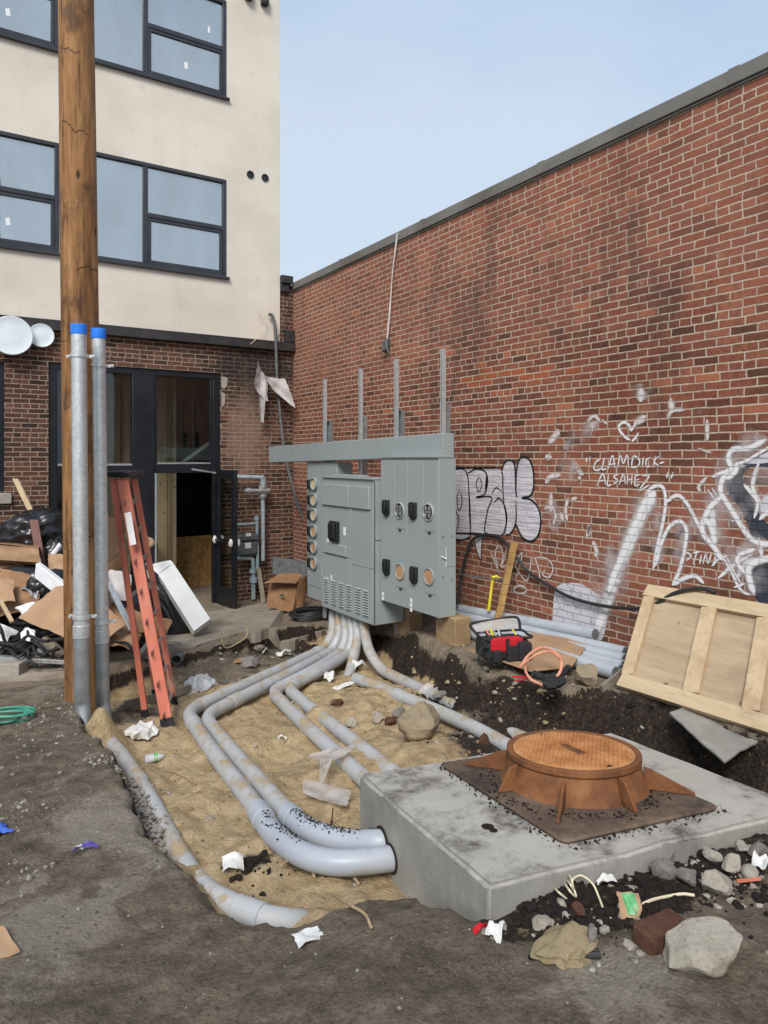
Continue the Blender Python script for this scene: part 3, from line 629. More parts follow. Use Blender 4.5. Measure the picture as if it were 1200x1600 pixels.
dark = steep * .9 * (sd > -.06) + np.clip(1.3 * reg(800, 1120, -1.95, .4) + 1.2 * reg(930, 1135, -1.9, .5) + 1.2 * reg(1080, 1170, -1.9, .6) + 1.2 * reg(1210, 1220, -1.9, .5) + 1.3 * reg(700, 1050, -1.95, .25) + 1.2 * reg(640, 1005, -2.05, .25)
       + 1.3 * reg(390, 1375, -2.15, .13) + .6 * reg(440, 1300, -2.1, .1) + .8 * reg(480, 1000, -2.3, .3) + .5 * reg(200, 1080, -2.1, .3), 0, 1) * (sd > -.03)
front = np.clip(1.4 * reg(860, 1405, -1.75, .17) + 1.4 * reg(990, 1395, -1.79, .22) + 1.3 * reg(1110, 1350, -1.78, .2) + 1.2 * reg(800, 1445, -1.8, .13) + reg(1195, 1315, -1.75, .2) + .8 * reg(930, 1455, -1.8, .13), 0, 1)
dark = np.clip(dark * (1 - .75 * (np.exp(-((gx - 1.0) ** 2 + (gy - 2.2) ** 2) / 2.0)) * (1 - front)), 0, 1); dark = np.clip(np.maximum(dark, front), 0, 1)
pale = np.clip(.5 * reg(120, 1400, -1.83, .5) * (vnoise(gx, gy, .25, 77) > 0) + .95 * reg(170, 1280, -1.87, .3) + .7 * reg(270, 1300, -1.86, .25) + .8 * reg(60, 1430, -1.82, .22) + .45 * reg(40, 1530, -1.8, .2) + .5 * reg(1010, 1530, -1.79, .25) + .5 * reg(930, 1560, -1.78, .2) + .6 * reg(60, 1075, -1.98, .35), 0, 1) * (kk < .5)
conc = np.clip((gx - 3.7) / .4, 0, 1) * np.clip((gy - 3.2) / .6, 0, 1) * (1 - kk) * .8
conc = np.maximum(conc, np.clip((gy - 7.0) / .3, 0, 1) * (1 - kk))
for nm, arr in (('sand', sand), ('dark', dark), ('pale', pale), ('conc', conc)):
    at_ = me.attributes.new(nm, 'FLOAT', 'POINT'); at_.data.foreach_set('value', arr.astype(np.float32))
ground = bpy.data.objects.new('ground', me); C.objects.link(ground); ground['kind'] = 'structure'
def ground_mat():
    t = NT('excavated ground')
    A = lambda n: (lambda x: x.outputs['Fac'])(t.n('ShaderNodeAttribute', attribute_name=n))
    n0 = t.noise(2.2, 8, .7); n1 = t.noise(9, 8, .72); n2 = t.noise(42, 6, .72); n3 = t.noise(150, 4, .7)
    soft = lambda a, lo=.3, hi=.62: t.step(t.math('ADD', a, t.math('MULTIPLY', t.math('SUBTRACT', t.math('ADD', t.math('MULTIPLY', n1, .6), t.math('MULTIPLY', n2, .4)), .5), 1.5)), lo, hi)
    c = t.ramp(n1, [(.3, srgb(82, 73, 61)), (.5, srgb(116, 104, 89)), (.7, srgb(150, 136, 117))])
    c = t.mix(t.math('MULTIPLY', t.step(n0, .48, .68), .55), c, srgb(64, 56, 47)); c = t.mix(t.math('MULTIPLY', t.step(n0, .45, .32), .6), c, srgb(150, 134, 113))
    c = t.mix(t.math('MULTIPLY', t.step(n3, .54, .64), .5), c, srgb(156, 146, 132)); c = t.mix(t.math('MULTIPLY', t.step(n2, .52, .66), .55), c, srgb(50, 44, 38)); n4 = t.noise(320, 3, .7); c = t.mix(t.math('MULTIPLY', t.step(n4, .56, .64), .45), c, srgb(44, 39, 35))
    c = t.mix(t.math('MULTIPLY', soft(A('pale'), .25, .65), .85), c, t.ramp(n2, [(.3, srgb(128, 119, 105)), (.7, srgb(164, 154, 138))]))
    cc = t.ramp(n1, [(.3, srgb(124, 110, 95)), (.7, srgb(158, 142, 124))]); c = t.mix(t.math('MULTIPLY', soft(A('conc')), .9), c, cc)
    s = t.ramp(n1, [(.28, srgb(152, 129, 97)), (.5, srgb(188, 164, 126)), (.72, srgb(210, 188, 152))]); s = t.mix(t.math('MULTIPLY', t.step(n2, .52, .68), .4), s, srgb(116, 94, 66))
    s = t.mix(t.math('MULTIPLY', t.step(n0, .5, .66), .4), s, srgb(118, 99, 76)); s = t.mix(t.math('MULTIPLY', t.step(n3, .58, .7), .3), s, srgb(206, 188, 158))
    c = t.mix(soft(A('sand'), .35, .6), c, s)
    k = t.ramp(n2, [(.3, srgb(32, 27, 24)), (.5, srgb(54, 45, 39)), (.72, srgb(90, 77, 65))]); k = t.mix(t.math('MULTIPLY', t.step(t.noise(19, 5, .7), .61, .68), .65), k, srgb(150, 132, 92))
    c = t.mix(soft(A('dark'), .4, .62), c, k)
    hgt = t.math('ADD', t.math('ADD', t.math('MULTIPLY', n1, .8), t.math('MULTIPLY', n2, .6)), t.math('MULTIPLY', n3, .35))
    v = t.n('ShaderNodeTexVoronoi'); v.inputs['Scale'].default_value = 55; t.lk(t.obj(), v.inputs['Vector'])
    hgt = t.math('SUBTRACT', hgt, t.math('MULTIPLY', v.outputs['Distance'], .25))
    return t.end(t.bsdf(c, .93, 0, t.bump(hgt, 1.0, .03), .2))
me.materials.append(ground_mat())

# loose stones and clods nobody could count
def scatter(name, mat, pts, sizes, sub=1, squash=.65, sink=.25, seed=0):
    r = np.random.default_rng(seed); vv = []; ff = []; o = 0
    base = [rockv(900 + seed * 10 + k, sub, 6, .04, .6, .95) for k in range(8)]
    for (x, y, z), s in zip(pts, sizes):
        v, f = base[r.integers(8)]
        p = put(v, (x, y, z + s * squash * (1 - 2 * sink) * .5), (s * r.uniform(.7, 1.2), s * r.uniform(.7, 1.2), s * squash), (r.uniform(-.4, .4), r.uniform(-.4, .4), r.uniform(0, 6.3)))
        vv.append(p); ff.append(np.array(f) + o); o += len(v)
    m = bpy.data.meshes.new(name); m.from_pydata(np.concatenate(vv).tolist(), [], np.concatenate(ff).tolist()); m.update(); m.materials.append(mat)
    ob = bpy.data.objects.new(name, m); C.objects.link(ob); ob['kind'] = 'stuff'; return ob
def around(n, px, py, zr, rad, seed):
    r = np.random.default_rng(seed); c = onZ(px, py, zr); a = r.normal(size=(n, 2)) * rad; x = c[0] + a[:, 0]; y = c[1] + a[:, 1]; return x, y
def pts_of(x, y): return np.stack([x, y, ground_h(x, y)], 1)
r = np.random.default_rng(5)
def sizes(n, lo, hi, seed): rr = np.random.default_rng(seed); return lo * (hi / lo) ** (rr.random(n) ** 2.2)
N = 800; x = r.uniform(-1.6, 3.6, N); y = r.uniform(.9, 6.2, N); scatter('pebbles', M['pebble'], pts_of(x, y), sizes(N, .003, .014, 1), 1, seed=1)
X_, Y_ = [], []
for k, (n, px, py, zr, rad) in enumerate([(160, 100, 1110, -1.95, .25), (170, 215, 1205, -1.95, .1), (60, 160, 1195, -1.92, .15), (50, 20, 1270, -1.88, .1), (40, 15, 1360, -1.84, .1), (60, 100, 1165, -1.92, .25)]):
    a, b = around(n, px, py, zr, rad, 40 + k); X_.append(a); Y_.append(b)
x = np.concatenate(X_); y = np.concatenate(Y_); scatter('pebbles', M['pebble'], pts_of(x, y), sizes(len(x), .004, .02, 2), 1, seed=2)
N = 5200; x = r.uniform(-1.4, 3.0, N); y = .9 + 5.0 * r.random(N) ** 1.3; s_ = pit_sd(x, y)[0]; m_ = s_ < .05; x, y = x[m_], y[m_]; scatter('gravel', M['gravel'], pts_of(x, y), sizes(len(x), .0025, .009, 21), 1, .7, .3, seed=15)
N = 2600; t1 = r.random(N); x = r.uniform(-.6, 4.2, N); y = r.uniform(2.2, 9, N); s_ = pit_sd(x, y)[0]; m_ = s_ > .1; x, y = x[m_], y[m_]; scatter('sand_lumps', M['sandgrit'], pts_of(x, y), sizes(len(x), .005, .024, 22), 1, .6, .4, seed=16)
# crushed stone spilled beside the buried conduit
t_ = r.random(520); a = fl(206, 1226, .08); b = fl(254, 1318, .08); x = a[0] + (b[0] - a[0]) * t_ + r.normal(size=520) * .03; y = a[1] + (b[1] - a[1]) * t_ + r.normal(size=520) * .03; pz = np.maximum(ground_h(x, y), a[2] + (b[2] - a[2]) * t_ - .01 + r.normal(size=520) * .018)
scatter('crushed_stone', M['pebble'], np.stack([x, y, pz], 1), sizes(520, .010, .02, 3), 1, .8, .1, seed=3)
X_, Y_ = [], []
for k, (n, px, py, zr, rad) in enumerate([(260, 790, 1090, -1.95, .28), (260, 900, 1115, -1.9, .32), (260, 1060, 1150, -1.88, .35), (180, 1180, 1205, -1.88, .25), (220, 700, 1045, -2.0, .22), (130, 640, 1005, -2.1, .16), (330, 860, 1410, -1.75, .11), (330, 990, 1405, -1.79, .14), (300, 1100, 1365, -1.78, .13), (70, 390, 1375, -2.12, .08), (60, 500, 1002, -2.3, .2)]):
    a, b = around(n, px, py, zr, rad, 60 + k); X_.append(a); Y_.append(b)
x = np.concatenate(X_); y = np.concatenate(Y_); s_ = pit_sd(x, y)[0]; m_ = (s_ > .0) | (y < 3.4); x, y = x[m_], y[m_]; scatter('soil_clods', M['clod'], pts_of(x, y), sizes(len(x), .005, .026, 4), 2, .75, .25, seed=4)
X_, Y_ = [], []
for k, (n, px, py, zr, rad) in enumerate([(50, 760, 1070, -1.95, .25), (60, 860, 1120, -2.0, .3), (70, 700, 1110, -2.15, .35), (60, 600, 1110, -2.25, .4), (60, 450, 1020, -2.3, .3), (130, 1110, 1360, -1.78, .13), (50, 870, 1430, -1.77, .16), (70, 350, 1020, -2.25, .3), (40, 400, 1200, -2.15, .5)]):
    a, b = around(n, px, py, zr, rad, 90 + k); X_.append(a); Y_.append(b)
x = np.concatenate(X_); y = np.concatenate(Y_); scatter('rubble_chips', M['rockpale'], pts_of(x, y), sizes(len(x), .006, .032, 6), 1, .6, .2, seed=6)

N = 420; x = r.uniform(-.2, 4.0, N); y = r.uniform(2.4, 8.6, N); s_ = pit_sd(x, y)[0]; m_ = s_ > .08; x, y = x[m_], y[m_]; scatter('sand_chips', M['pebble'], pts_of(x, y), sizes(len(x), .004, .018, 23), 1, .6, .3, seed=18)
X_, Y_ = [], []
for k, (n, px, py, zr, rad) in enumerate([(34, 725, 1048, -1.95, .09), (30, 800, 1085, -1.92, .09), (16, 660, 1015, -2.05, .08), (26, 845, 1100, -1.9, .09), (8, 930, 1110, -1.86, .2)]):
    a, b = around(n, px, py, zr, rad, 130 + k); X_.append(a); Y_.append(b)
x = np.concatenate(X_); y = np.concatenate(Y_); s_ = pit_sd(x, y)[0]; m_ = s_ > 0; x, y = x[m_], y[m_]; scatter('yellow_chips', M['sandlump'], pts_of(x, y), sizes(len(x), .01, .045, 8), 2, .6, .4, seed=9)
# ---------------------------------------------------------------- the brick building on the right
ztop = onX(1200, 84, XR)[2]; zt2 = ztop - .12
rb = thing('brick_building', 'red brick building with graffiti on its long blank side wall', 'building', (XR, 4.0, 0))
wall_r = MB().box(XR, XR + .35, -3.0, YL + .012, -1.2, zt2 - .02).build('brick_wall', M['brick_r'], None, smooth=0)
def adopt(o, root):                    # keep world-aligned texture coordinates: origin of the mesh stays at the world origin
    o.parent = root; o.matrix_parent_inverse = Matrix.Translation(-Vector(ORG[root.name])); return o
adopt(wall_r, rb)
mb = MB().box(XR - .035, XR + .42, -3.0, YL - .02, zt2, ztop); mb.box(XR - .02, XR + .4, -3.0, YL - .02, zt2 - .022, zt2 - .002)
mb.build('coping', M['coping'], rb, bevel=.006)
for py_ in (3.1, 5.15, 7.2, 9.3): MB().box(XR - .039, XR + .3, py_, py_ + .09, zt2 + .004, ztop + .004).build('coping_joint', M['coping'], rb)
MB().boxf((XR - .05, 3.2, -.35), (.05, 0, 0), (0, 7.84, 0), (0, 0, .33 + .06)).build('concrete_footing', M['slab'], rb, bevel=.01)
# graffiti: flat paint on the wall
def wr(px, py, e=.004): p = onX(px, py, XR - e); return p
GN = [0]
def stroke(pts, wpx, mat='pwhite', name='graffiti', smooth=True, e=None, root=None):
    GN[0] += 1; e = e or (.0035 + .00025 * (GN[0] % 30)); P = [wr(a, b, e) for a, b in pts]; P = spline(P, 8) if smooth and len(P) >= 2 else P
    n = len(P); mb = MB(); vs = []; uv = []
    for i in range(n):
        T = unit(P[min(i + 1, n - 1)] - P[max(i - 1, 0)]); N_ = np.cross(T, (1, 0, 0)); s = (P[i][1] * 0 + 1)
        sc_ = .5 * wpx * ((P[i] - CAM) @ FW) / FPX * min(1, .25 + .3 * i, .25 + .3 * (n - 1 - i)) if n > 4 else .5 * wpx * ((P[i] - CAM) @ FW) / FPX
        vs += [P[i] + N_ * sc_, P[i] - N_ * sc_]; uv += [(i * .1, 0), (i * .1, 1)]
    fs = [(2 * i, 2 * i + 1, 2 * i + 3, 2 * i + 2) for i in range(n - 1)]
    return vs, uv, fs
def graffiti(name, mat, strokes, smooth=True):
    V, U, F = [], [], []
    for pts, wpx in strokes:
        if mat is not M['pblack']: wpx = wpx * 1.5
        else: wpx = wpx * 1.2
        v, u, f = stroke(pts, wpx, smooth=smooth); o = len(V); V += v; U += u; F += [tuple(i + o for i in q) for q in f]
    mb = MB().add(V, F); mb.uv = U; o = mb.build(name, mat, None, smooth=0); adopt(o, rb); return o
def fill(name, mat, polys, e):
    V, F = [], []
    for p in polys:
        P = [wr(a, b, e) for a, b in p]; P = spline(P + [P[0]], 5)[:-1]; o = len(V); V += P; F.append(tuple(o + i for i in range(len(P))))
    mb = MB().add(V, F); mb.uv = [(.5, .5)] * len(V); o = mb.build(name, mat, None, smooth=0); adopt(o, rb); return o
# bubble letters
fill('graffiti_fill', M['pfill'], [[(700,734),(785,735),(790,780),(786,834),(735,834),(700,836)]], .0022)
fill('graffiti_fill', M['pfill'], [
 [(700,735),(728,733),(733,770),(735,830),(730,842),(716,842),(700,835)],
 [(731,738),(745,733),(757,735),(762,750),(758,768),(750,776),(768,776),(762,800),(756,828),(740,832),(734,825)],
 [(760,737),(784,735),(786,770),(780,778),(770,776),(758,772)],
 [(784,735),(788,722),(796,720),(803,726),(806,760),(806,790),(804,820),(796,835),(786,834),(790,815),(786,770)],
 [(768,780),(782,778),(792,800),(790,824),(782,834),(760,832),(757,822)],
 [(806,768),(806,730),(812,717),(824,716),(832,732),(834,755),(830,775),(838,785),(845,810),(842,835),(830,846),(816,840),(807,820)]], .0028)
graffiti('graffiti_letters', M['pblack'], [
 ([(700,730),(740,731),(784,731)],3.2),([(700,833),(740,834),(782,836)],3.2),
 ([(703,735),(727,735),(733,770),(735,830),(728,842),(714,843),(706,836)],2.4),([(718,765),(714,780),(717,798),(722,785),(720,768)],2),([(711,795),(717,812),(713,832)],2),
 ([(730,740),(744,733),(758,737),(762,752),(757,772),(744,777),(768,777),(762,797),(757,828),(762,834)],2.6),([(748,745),(744,756),(748,768),(753,757),(749,745)],2),
 ([(783,740),(788,724),(796,719),(804,727),(806,768),(808,778)],3),([(785,742),(786,770),(788,792),(792,808),(789,830),(783,836)],2.4),([(768,772),(775,762),(784,768)],2),([(771,786),(780,779),(789,792),(792,808)],2.2),
 ([(806,770),(807,735),(813,716),(826,717),(833,735),(834,758),(829,774),(816,778),(828,780),(840,792),(845,812),(841,836),(829,846),(815,838),(806,818)],3.4),([(806,780),(806,815),(797,834),(788,835)],2.6)])
fill('graffiti_drip', M['pfill'], [[(740,841),(746,838),(754,838),(752,858),(751,874),(746,862)]], .0030)
graffiti('graffiti_drip_outline', M['pblack'], [([(740,842),(744,858),(751,875),(752,858),(754,838)],1.8)])
graffiti('graffiti_tag', M['pfaint'], [
 ([(766,862),(774,880),(780,898),(776,880),(774,862),(781,852),(786,868),(782,886)],2.6),([(792,852),(789,870),(784,886),(796,880)],2.4),
 ([(805,905),(812,885),(816,864),(810,872),(806,885),(822,908),(828,890),(830,870)],2.6),([(835,868),(842,892),(845,916)],3),([(838,870),(856,874),(864,888),(858,902),(848,898),(852,890)],2.6),
 ([(802,920),(812,915),(822,920),(818,927),(806,926),(802,920)],3),([(838,922),(837,926)],4)])
fill('graffiti_wash', M['plight'], [[(866,922),(878,912),(906,912),(930,926),(948,944),(940,1000),(905,995),(866,985)]], .0022)
graffiti('graffiti_stroke', M['pwhite'], [([(1024,768),(1004,800),(978,860),(955,920),(930,990)],22),([(1012,775),(990,826),(965,885),(950,925)],13)])
graffiti('graffiti_scrawl', M['pwhite'], [
 ([(1008,772),(1022,760),(1036,762),(1040,785),(1036,815),(1028,850),(1020,892)],6),
 ([(1024,885),(1033,850),(1046,823),(1062,815),(1072,826),(1071,850),(1062,890),(1050,915)],6.5),
 ([(1040,785),(1058,774),(1072,785),(1084,806),(1096,830)],6),
 ([(1052,914),(1068,904),(1086,900),(1100,912)],7),
 ([(1128,776),(1110,792),(1098,818),(1100,836),(1118,858),(1128,876)],9),([(1100,808),(1112,826),(1116,850)],10),([(1112,790),(1114,820),(1118,850)],12),
 ([(1105,764),(1118,782)],3.2),([(1112,762),(1124,780)],3.2),([(1128,868),(1142,892),(1156,920),(1172,930)],5),([(1134,868),(1148,895),(1160,915)],3.4),
 ([(1112,885),(1122,874),(1136,868)],4),([(1146,918),(1164,912)],4)])
graffiti('graffiti_lettering', M['pwhite'], [   # "CLAMDICK ALSAHEZ"
 ([(917,714),(916,723)],2.6),([(922,713),(921,722)],2.6),
 ([(938,718),(931,722),(928,732),(934,735),(940,731)],2.6),([(945,714),(941,733),(948,732)],2.6),([(950,734),(957,712),(961,732)],2.6),([(952,726),(962,724)],2),
 ([(965,732),(969,712),(974,724),(980,711),(982,731)],2.6),([(986,731),(990,713),(999,719),(997,728),(986,731)],2.6),([(1003,730),(1006,714)],2.6),([(1017,714),(1010,719),(1010,729),(1017,728)],2.6),
 ([(1021,730),(1024,712)],2.6),([(1030,712),(1022,721),(1031,729)],2.6),([(1030,724),(1038,722)],3),
 ], smooth=True)
graffiti('graffiti_lettering', M['pwhite'], [
 ([(932,760),(942,740),(946,758)],2.6),([(936,752),(946,750)],2),([(951,741),(949,758),(956,757)],2.6),([(966,741),(959,745),(965,751),(958,757)],2.6),([(967,758),(974,741),(977,757)],2.4),([(969,752),(978,750)],2),
 ([(981,741),(980,758)],2.4),([(988,741),(986,758)],2.4),([(980,750),(988,749)],2),([(999,742),(993,744),(992,758),(1000,757)],2.4),([(993,750),(999,749)],2),([(1003,743),(1014,744),(1002,761),(1000,766),(1016,757)],2.6),
 ([(1044,738),(1041,747)],3),([(1052,738),(1048,748)],3)], smooth=True)
graffiti('graffiti_word', M['pwhite'], [([(1070,862),(1080,868),(1072,876)],3),([(1082,864),(1094,862)],3),([(1089,862),(1083,882)],3),([(1096,866),(1093,882)],3),([(1098,882),(1103,866),(1106,880),(1112,864)],2.6),([(1114,866),(1124,864)],2.6),([(1119,866),(1114,884)],2.6)])
graffiti('graffiti_heart', M['pwhite'], [([(985,688),(976,682),(968,672),(968,664),(976,660),(984,666),(986,674)],4.4),([(986,674),(992,664),(1002,659),(1008,656)],4),([(998,676),(993,684),(987,690)],4)])
for s_ in [
 ([(1003,606),(1000,628)],17),([(990,662),(1010,650)],12),([(918,660),(922,654),(930,650),(938,660)],6),([(925,660),(926,674)],5),([(940,655),(950,664)],4),([(1042,655),(1050,642),(1070,640)],7),([(1048,622),(1050,645)],12),([(1105,655),(1105,690)],8),
 ([(858,692),(868,680),(874,672)],12),([(852,712),(862,716)],10),([(902,735),(912,742)],9),([(905,744),(906,750)],8),([(852,755),(860,745),(876,742)],9),([(862,770),(860,800)],9),([(850,795),(862,792),(868,806),(864,820)],5),([(888,778),(884,795),(886,815)],7),([(892,780),(902,778)],6),([(876,800),(880,815)],9),
 ([(916,842),(921,822),(920,838)],7),([(926,845),(932,860),(930,870)],9),([(1130,745),(1150,730),(1165,728)],7),([(1095,770),(1092,760),(1105,745)],6),([(1090,700),(1112,708)],4)]: graffiti('graffiti_smudge', M['pfaint'], [s_])
for s_ in [([(1024,768),(1004,800),(978,860),(955,920),(935,980)],46), ([(1072,785),(1096,830)],34), ([(1128,776),(1104,810),(1118,858)],40), ([(1174,690),(1140,735),(1135,770),(1165,830)],44), ([(1200,730),(1180,800)],60), ([(1180,870),(1170,930)],50), ([(1046,823),(1068,830),(1056,900)],30), ([(870,740),(905,730)],40), ([(1000,625),(1005,600)],50), ([(860,780),(866,830)],40), ([(1110,800),(1125,850),(1165,910)],36), ([(1030,800),(1030,880)],30), ([(1146,702),(1200,686)],40), ([(880,700),(935,660)],30), ([(1150,860),(1200,850)],44), ([(960,850),(935,960)],60)]: graffiti('graffiti_overspray', M['phaze'], [s_])
# big piece at the right edge of the picture
fill('graffiti_block', M['pgrey'], [[(1152,724),(1172,718),(1200,708),(1230,700),(1230,735),(1180,728),(1162,740),(1164,760),(1178,785),(1196,815),(1230,835),(1230,850),(1196,842),(1176,838),(1160,800),(1138,770),(1133,750)],
  [(1172,888),(1200,880),(1230,880),(1230,960),(1184,940)]], .0025)
fill('graffiti_highlight', M['plight'], [[(1160,724),(1200,706),(1230,694),(1230,716),(1190,724)],[(1184,790),(1200,770),(1230,760),(1230,800),(1195,806)]], .0031)
graffiti('graffiti_outline', M['pwhite'], [
 ([(1198,686),(1170,700),(1146,702),(1138,716),(1142,732),(1130,746),(1126,768),(1140,792),(1160,824),(1174,842),(1196,850),(1230,846)],9),
 ([(1152,724),(1166,720),(1200,700),(1230,688)],5),([(1112,745),(1130,738),(1146,732)],6),([(1152,722),(1148,738),(1134,748)],9),
 ([(1180,858),(1162,864),(1152,872),(1156,886),(1172,902)],7),([(1230,870),(1192,874),(1172,884),(1170,900),(1178,930)],11),([(1162,756),(1172,768),(1184,786),(1178,810)],6),([(1145,812),(1146,815)],6),([(1120,905),(1150,880),(1176,866)],6),([(1186,722),(1176,760),(1190,790)],7),([(1150,905),(1166,880),(1196,872)],8),([(1230,790),(1200,800),(1186,812)],7),([(1186,840),(1190,870)],8)])

# ---------------------------------------------------------------- the cream building at the back
lb = thing('stucco_building', 'cream stucco building over a brown brick ground floor with storefront', 'building', (2.6, YL, -.57))
FLOORZ = onY(345, 943, YL)[2]
zb = onY(455, 541, YL)[2]                      # underside of the stucco
YS = YL - .03
xe = onY(437.5, 400, YS)[0]
X0 = -6.0
def wall_holes(x0, x1, z0, z1, holes, y, depth):
    xs = sorted({x0, x1} | {h[0] for h in holes} | {h[1] for h in holes}); zs = sorted({z0, z1} | {h[2] for h in holes} | {h[3] for h in holes})
    xs = [v for v in xs if x0 <= v <= x1]; zs = [v for v in zs if z0 <= v <= z1]; mb = MB()
    for i in range(len(xs) - 1):
        for j in range(len(zs) - 1):
            cx, cz = (xs[i] + xs[i + 1]) / 2, (zs[j] + zs[j + 1]) / 2
            if any(h[0] < cx < h[1] and h[2] < cz < h[3] for h in holes): continue
            mb.add([(xs[i], y, zs[j]), (xs[i + 1], y, zs[j]), (xs[i + 1], y, zs[j + 1]), (xs[i], y, zs[j + 1])], [(0, 1, 2, 3)])
    for a, b, c, d in holes:
        a, b, c, d = max(a, x0), min(b, x1), max(c, z0), min(d, z1)
        mb.add([(a, y, c), (a, y + depth, c), (a, y + depth, d), (a, y, d)], [(0, 1, 2, 3)]); mb.add([(b, y, c), (b, y, d), (b, y + depth, d), (b, y + depth, c)], [(0, 1, 2, 3)])
        mb.add([(a, y, d), (a, y + depth, d), (b, y + depth, d), (b, y, d)], [(0, 1, 2, 3)]); mb.add([(a, y, c), (b, y, c), (b, y + depth, c), (a, y + depth, c)], [(0, 1, 2, 3)])
    return mb
wxr = onY(353.5, 400, YS)[0]; wxl2 = onY(92.5, 300, YS)[0]; PER = wxr - wxl2; WW = wxr - onY(118, 300, YS)[0]
wzb = onY(352, 434, YS)[2]; wzt = onY(352, 281, YS)[2]; uzb = onY(352, 154, YS)[2]; STO = uzb - wzb
wins = [(wxr - k * PER - WW, wxr - k * PER, wzb + s * STO, wzt + s * STO) for s in (0, 1, 2) for k in (0, 1, 2)]
ZT = wzb + 2.9 * STO
o = wall_holes(X0, xe, zb, ZT, wins, YS, .2).build('stucco_wall', M['stucco'], None, smooth=0); adopt(o, lb)
o = MB().box(xe - .004, xe + .0, YS + .002, YS + 8, zb, ZT).build('stucco_side_wall', M['stucco'], None, smooth=0); adopt(o, lb)
rects = [(onY(76, 570, YL)[0], onY(345, 583, YL)[0], FLOORZ, onY(345, 583, YL)[2]), (X0 + 2, onY(7, 600, YL)[0], onY(5, 768, YL)[2], onY(5, 566, YL)[2])]
o = wall_holes(X0, XR + .002, -1.2, zb + .01, rects, YL, .22).build('brick_wall', M['brick_l'], None, smooth=0); adopt(o, lb)
# low brick stub and parapet cap between the stucco and the side wall
o = MB().box(xe + .002, XR + .3, YL - .0, YL + .3, zb + .012, onY(450, 445, YL)[2]).build('brick_stub', M['brick_l'], None, smooth=0); adopt(o, lb)
cz = onY(450, 445, YL)[2]; MB().box(xe + .003, XR - .045, YL - .1, YL + .35, cz + .002, cz + .13).box(xe + .003, XR - .1, YL - .06, YL - .012, cz - .14, cz).build('parapet_cap', M['trim'], lb, bevel=.006)
tz = onY(455, 536, YS)[2]; MB().box(X0, XR - .004, YS - .07, YL - .002, zb - .1, zb + .02).box(X0, XR - .004, YS - .05, YS - .002, zb + .022, zb + .05).build('trim_band', M['trim'], lb, bevel=.004)
MB().box(onY(444, 540, YL)[0], XR - .003, YS - .05, YL - .003, zb + .06, zb + .26).build('corner_flashing', M['trim'], lb, bevel=.004)
for s, (a, b, c, d) in enumerate(wins):
    if a < -2.4: continue
    w_ = .058; y0, y1 = YS - .012, YS + .075
    f = MB(); f.box(a, b, y0, y1, c, c + w_).box(a, b, y0, y1, d - w_, d).box(a, a + w_, y0, y1, c + w_, d - w_).box(b - w_, b, y0, y1, c + w_, d - w_)
    f.box(a - .02, b + .045, YS - .055, YS - .0125, c - .035, c + .008)
    mxx = b - (wxr - onY(227.5, 400, YS)[0]); f.box(mxx - .035, mxx + .035, y0 + .004, y1, c + w_, d - w_)
    tzz = c + (d - c) * .50; f.box(mxx + .035, b - w_, y0 + .003, y1, tzz - .035, tzz + .035)
    fr = f.build('window_frame', M['frame'], lb, bevel=.006)
    MB().box(a + w_, mxx - .035, YS + .03, YS + .036, c + w_, d - w_).build('pane', M['winglass'], fr, smooth=0)
    MB().box(mxx + .035, b - w_, YS + .03, YS + .036, tzz + .035, d - w_).build('pane', M['winglass'], fr, smooth=0)
    q = .05; x0, x1, z0, z1 = mxx + .036, b - w_ - .001, c + w_ + .001, tzz - .036
    MB().box(x0, x1, y0 + .012, y1 - .02, z0, z0 + q).box(x0, x1, y0 + .012, y1 - .02, z1 - q, z1).box(x0, x0 + q, y0 + .012, y1 - .02, z0 + q, z1 - q).box(x1 - q, x1, y0 + .012, y1 - .02, z0 + q, z1 - q).build('sash', M['frame'], fr, bevel=.005)
    MB().box(x0 + q, x1 - q, YS + .022, YS + .028, z0 + q, z1 - q).build('pane', M['winglass'], fr, smooth=0)
    if s not in (0,): MB().boxf((x0 + (x1 - x0) * .48, YS + .0195, z0 + .24), (.055, 0, .012), (0, .002, 0), (-.01, 0, .1)).build('sticker', M['label'], fr, smooth=0)
    if s == 3: MB().boxf((x0 + (x1 - x0) * .8, YS + .0275, tzz + .2), (.035, 0, 0), (0, .002, 0), (0, 0, .1)).build('sticker', M['label'], fr, smooth=0)
for px_, py_ in ((391, 273), (414, 278)):
    c = onY(px_, py_, YS); MB().lathe([(.05, 0), (.062, .0), (.062, .02), (.05, .02), (.045, .005)], c + [0, .004, 0], (0, -1, 0), 20).build('vent_opening', M['black'], lb)
for px_, py_ in ((387, -5), (412, 4)):
    c = onY(px_, py_, YS); MB().box(c[0] - .06, c[0] + .06, c[1] - .1, c[1] - .002, c[2] - .07, c[2] + .1).build('wall_lamp', M['black'], lb, bevel=.012)
for px_, py_, rr, dp in ((18, 524, .265, .2), (65, 524, .165, .1)):
    c = onY(px_, py_, YL - dp); MB().lathe([(rr * .9, -dp + .005), (rr * .9, 0), (rr, .004), (rr, .05), (rr * .96, .056), (rr * .9, .05), (rr * .5, .054), (.002, .056)], c + [0, .05, 0], (0, -1, 0), 40, caps=False).build('round_duct_cap', M['white'], lb, smooth=50)
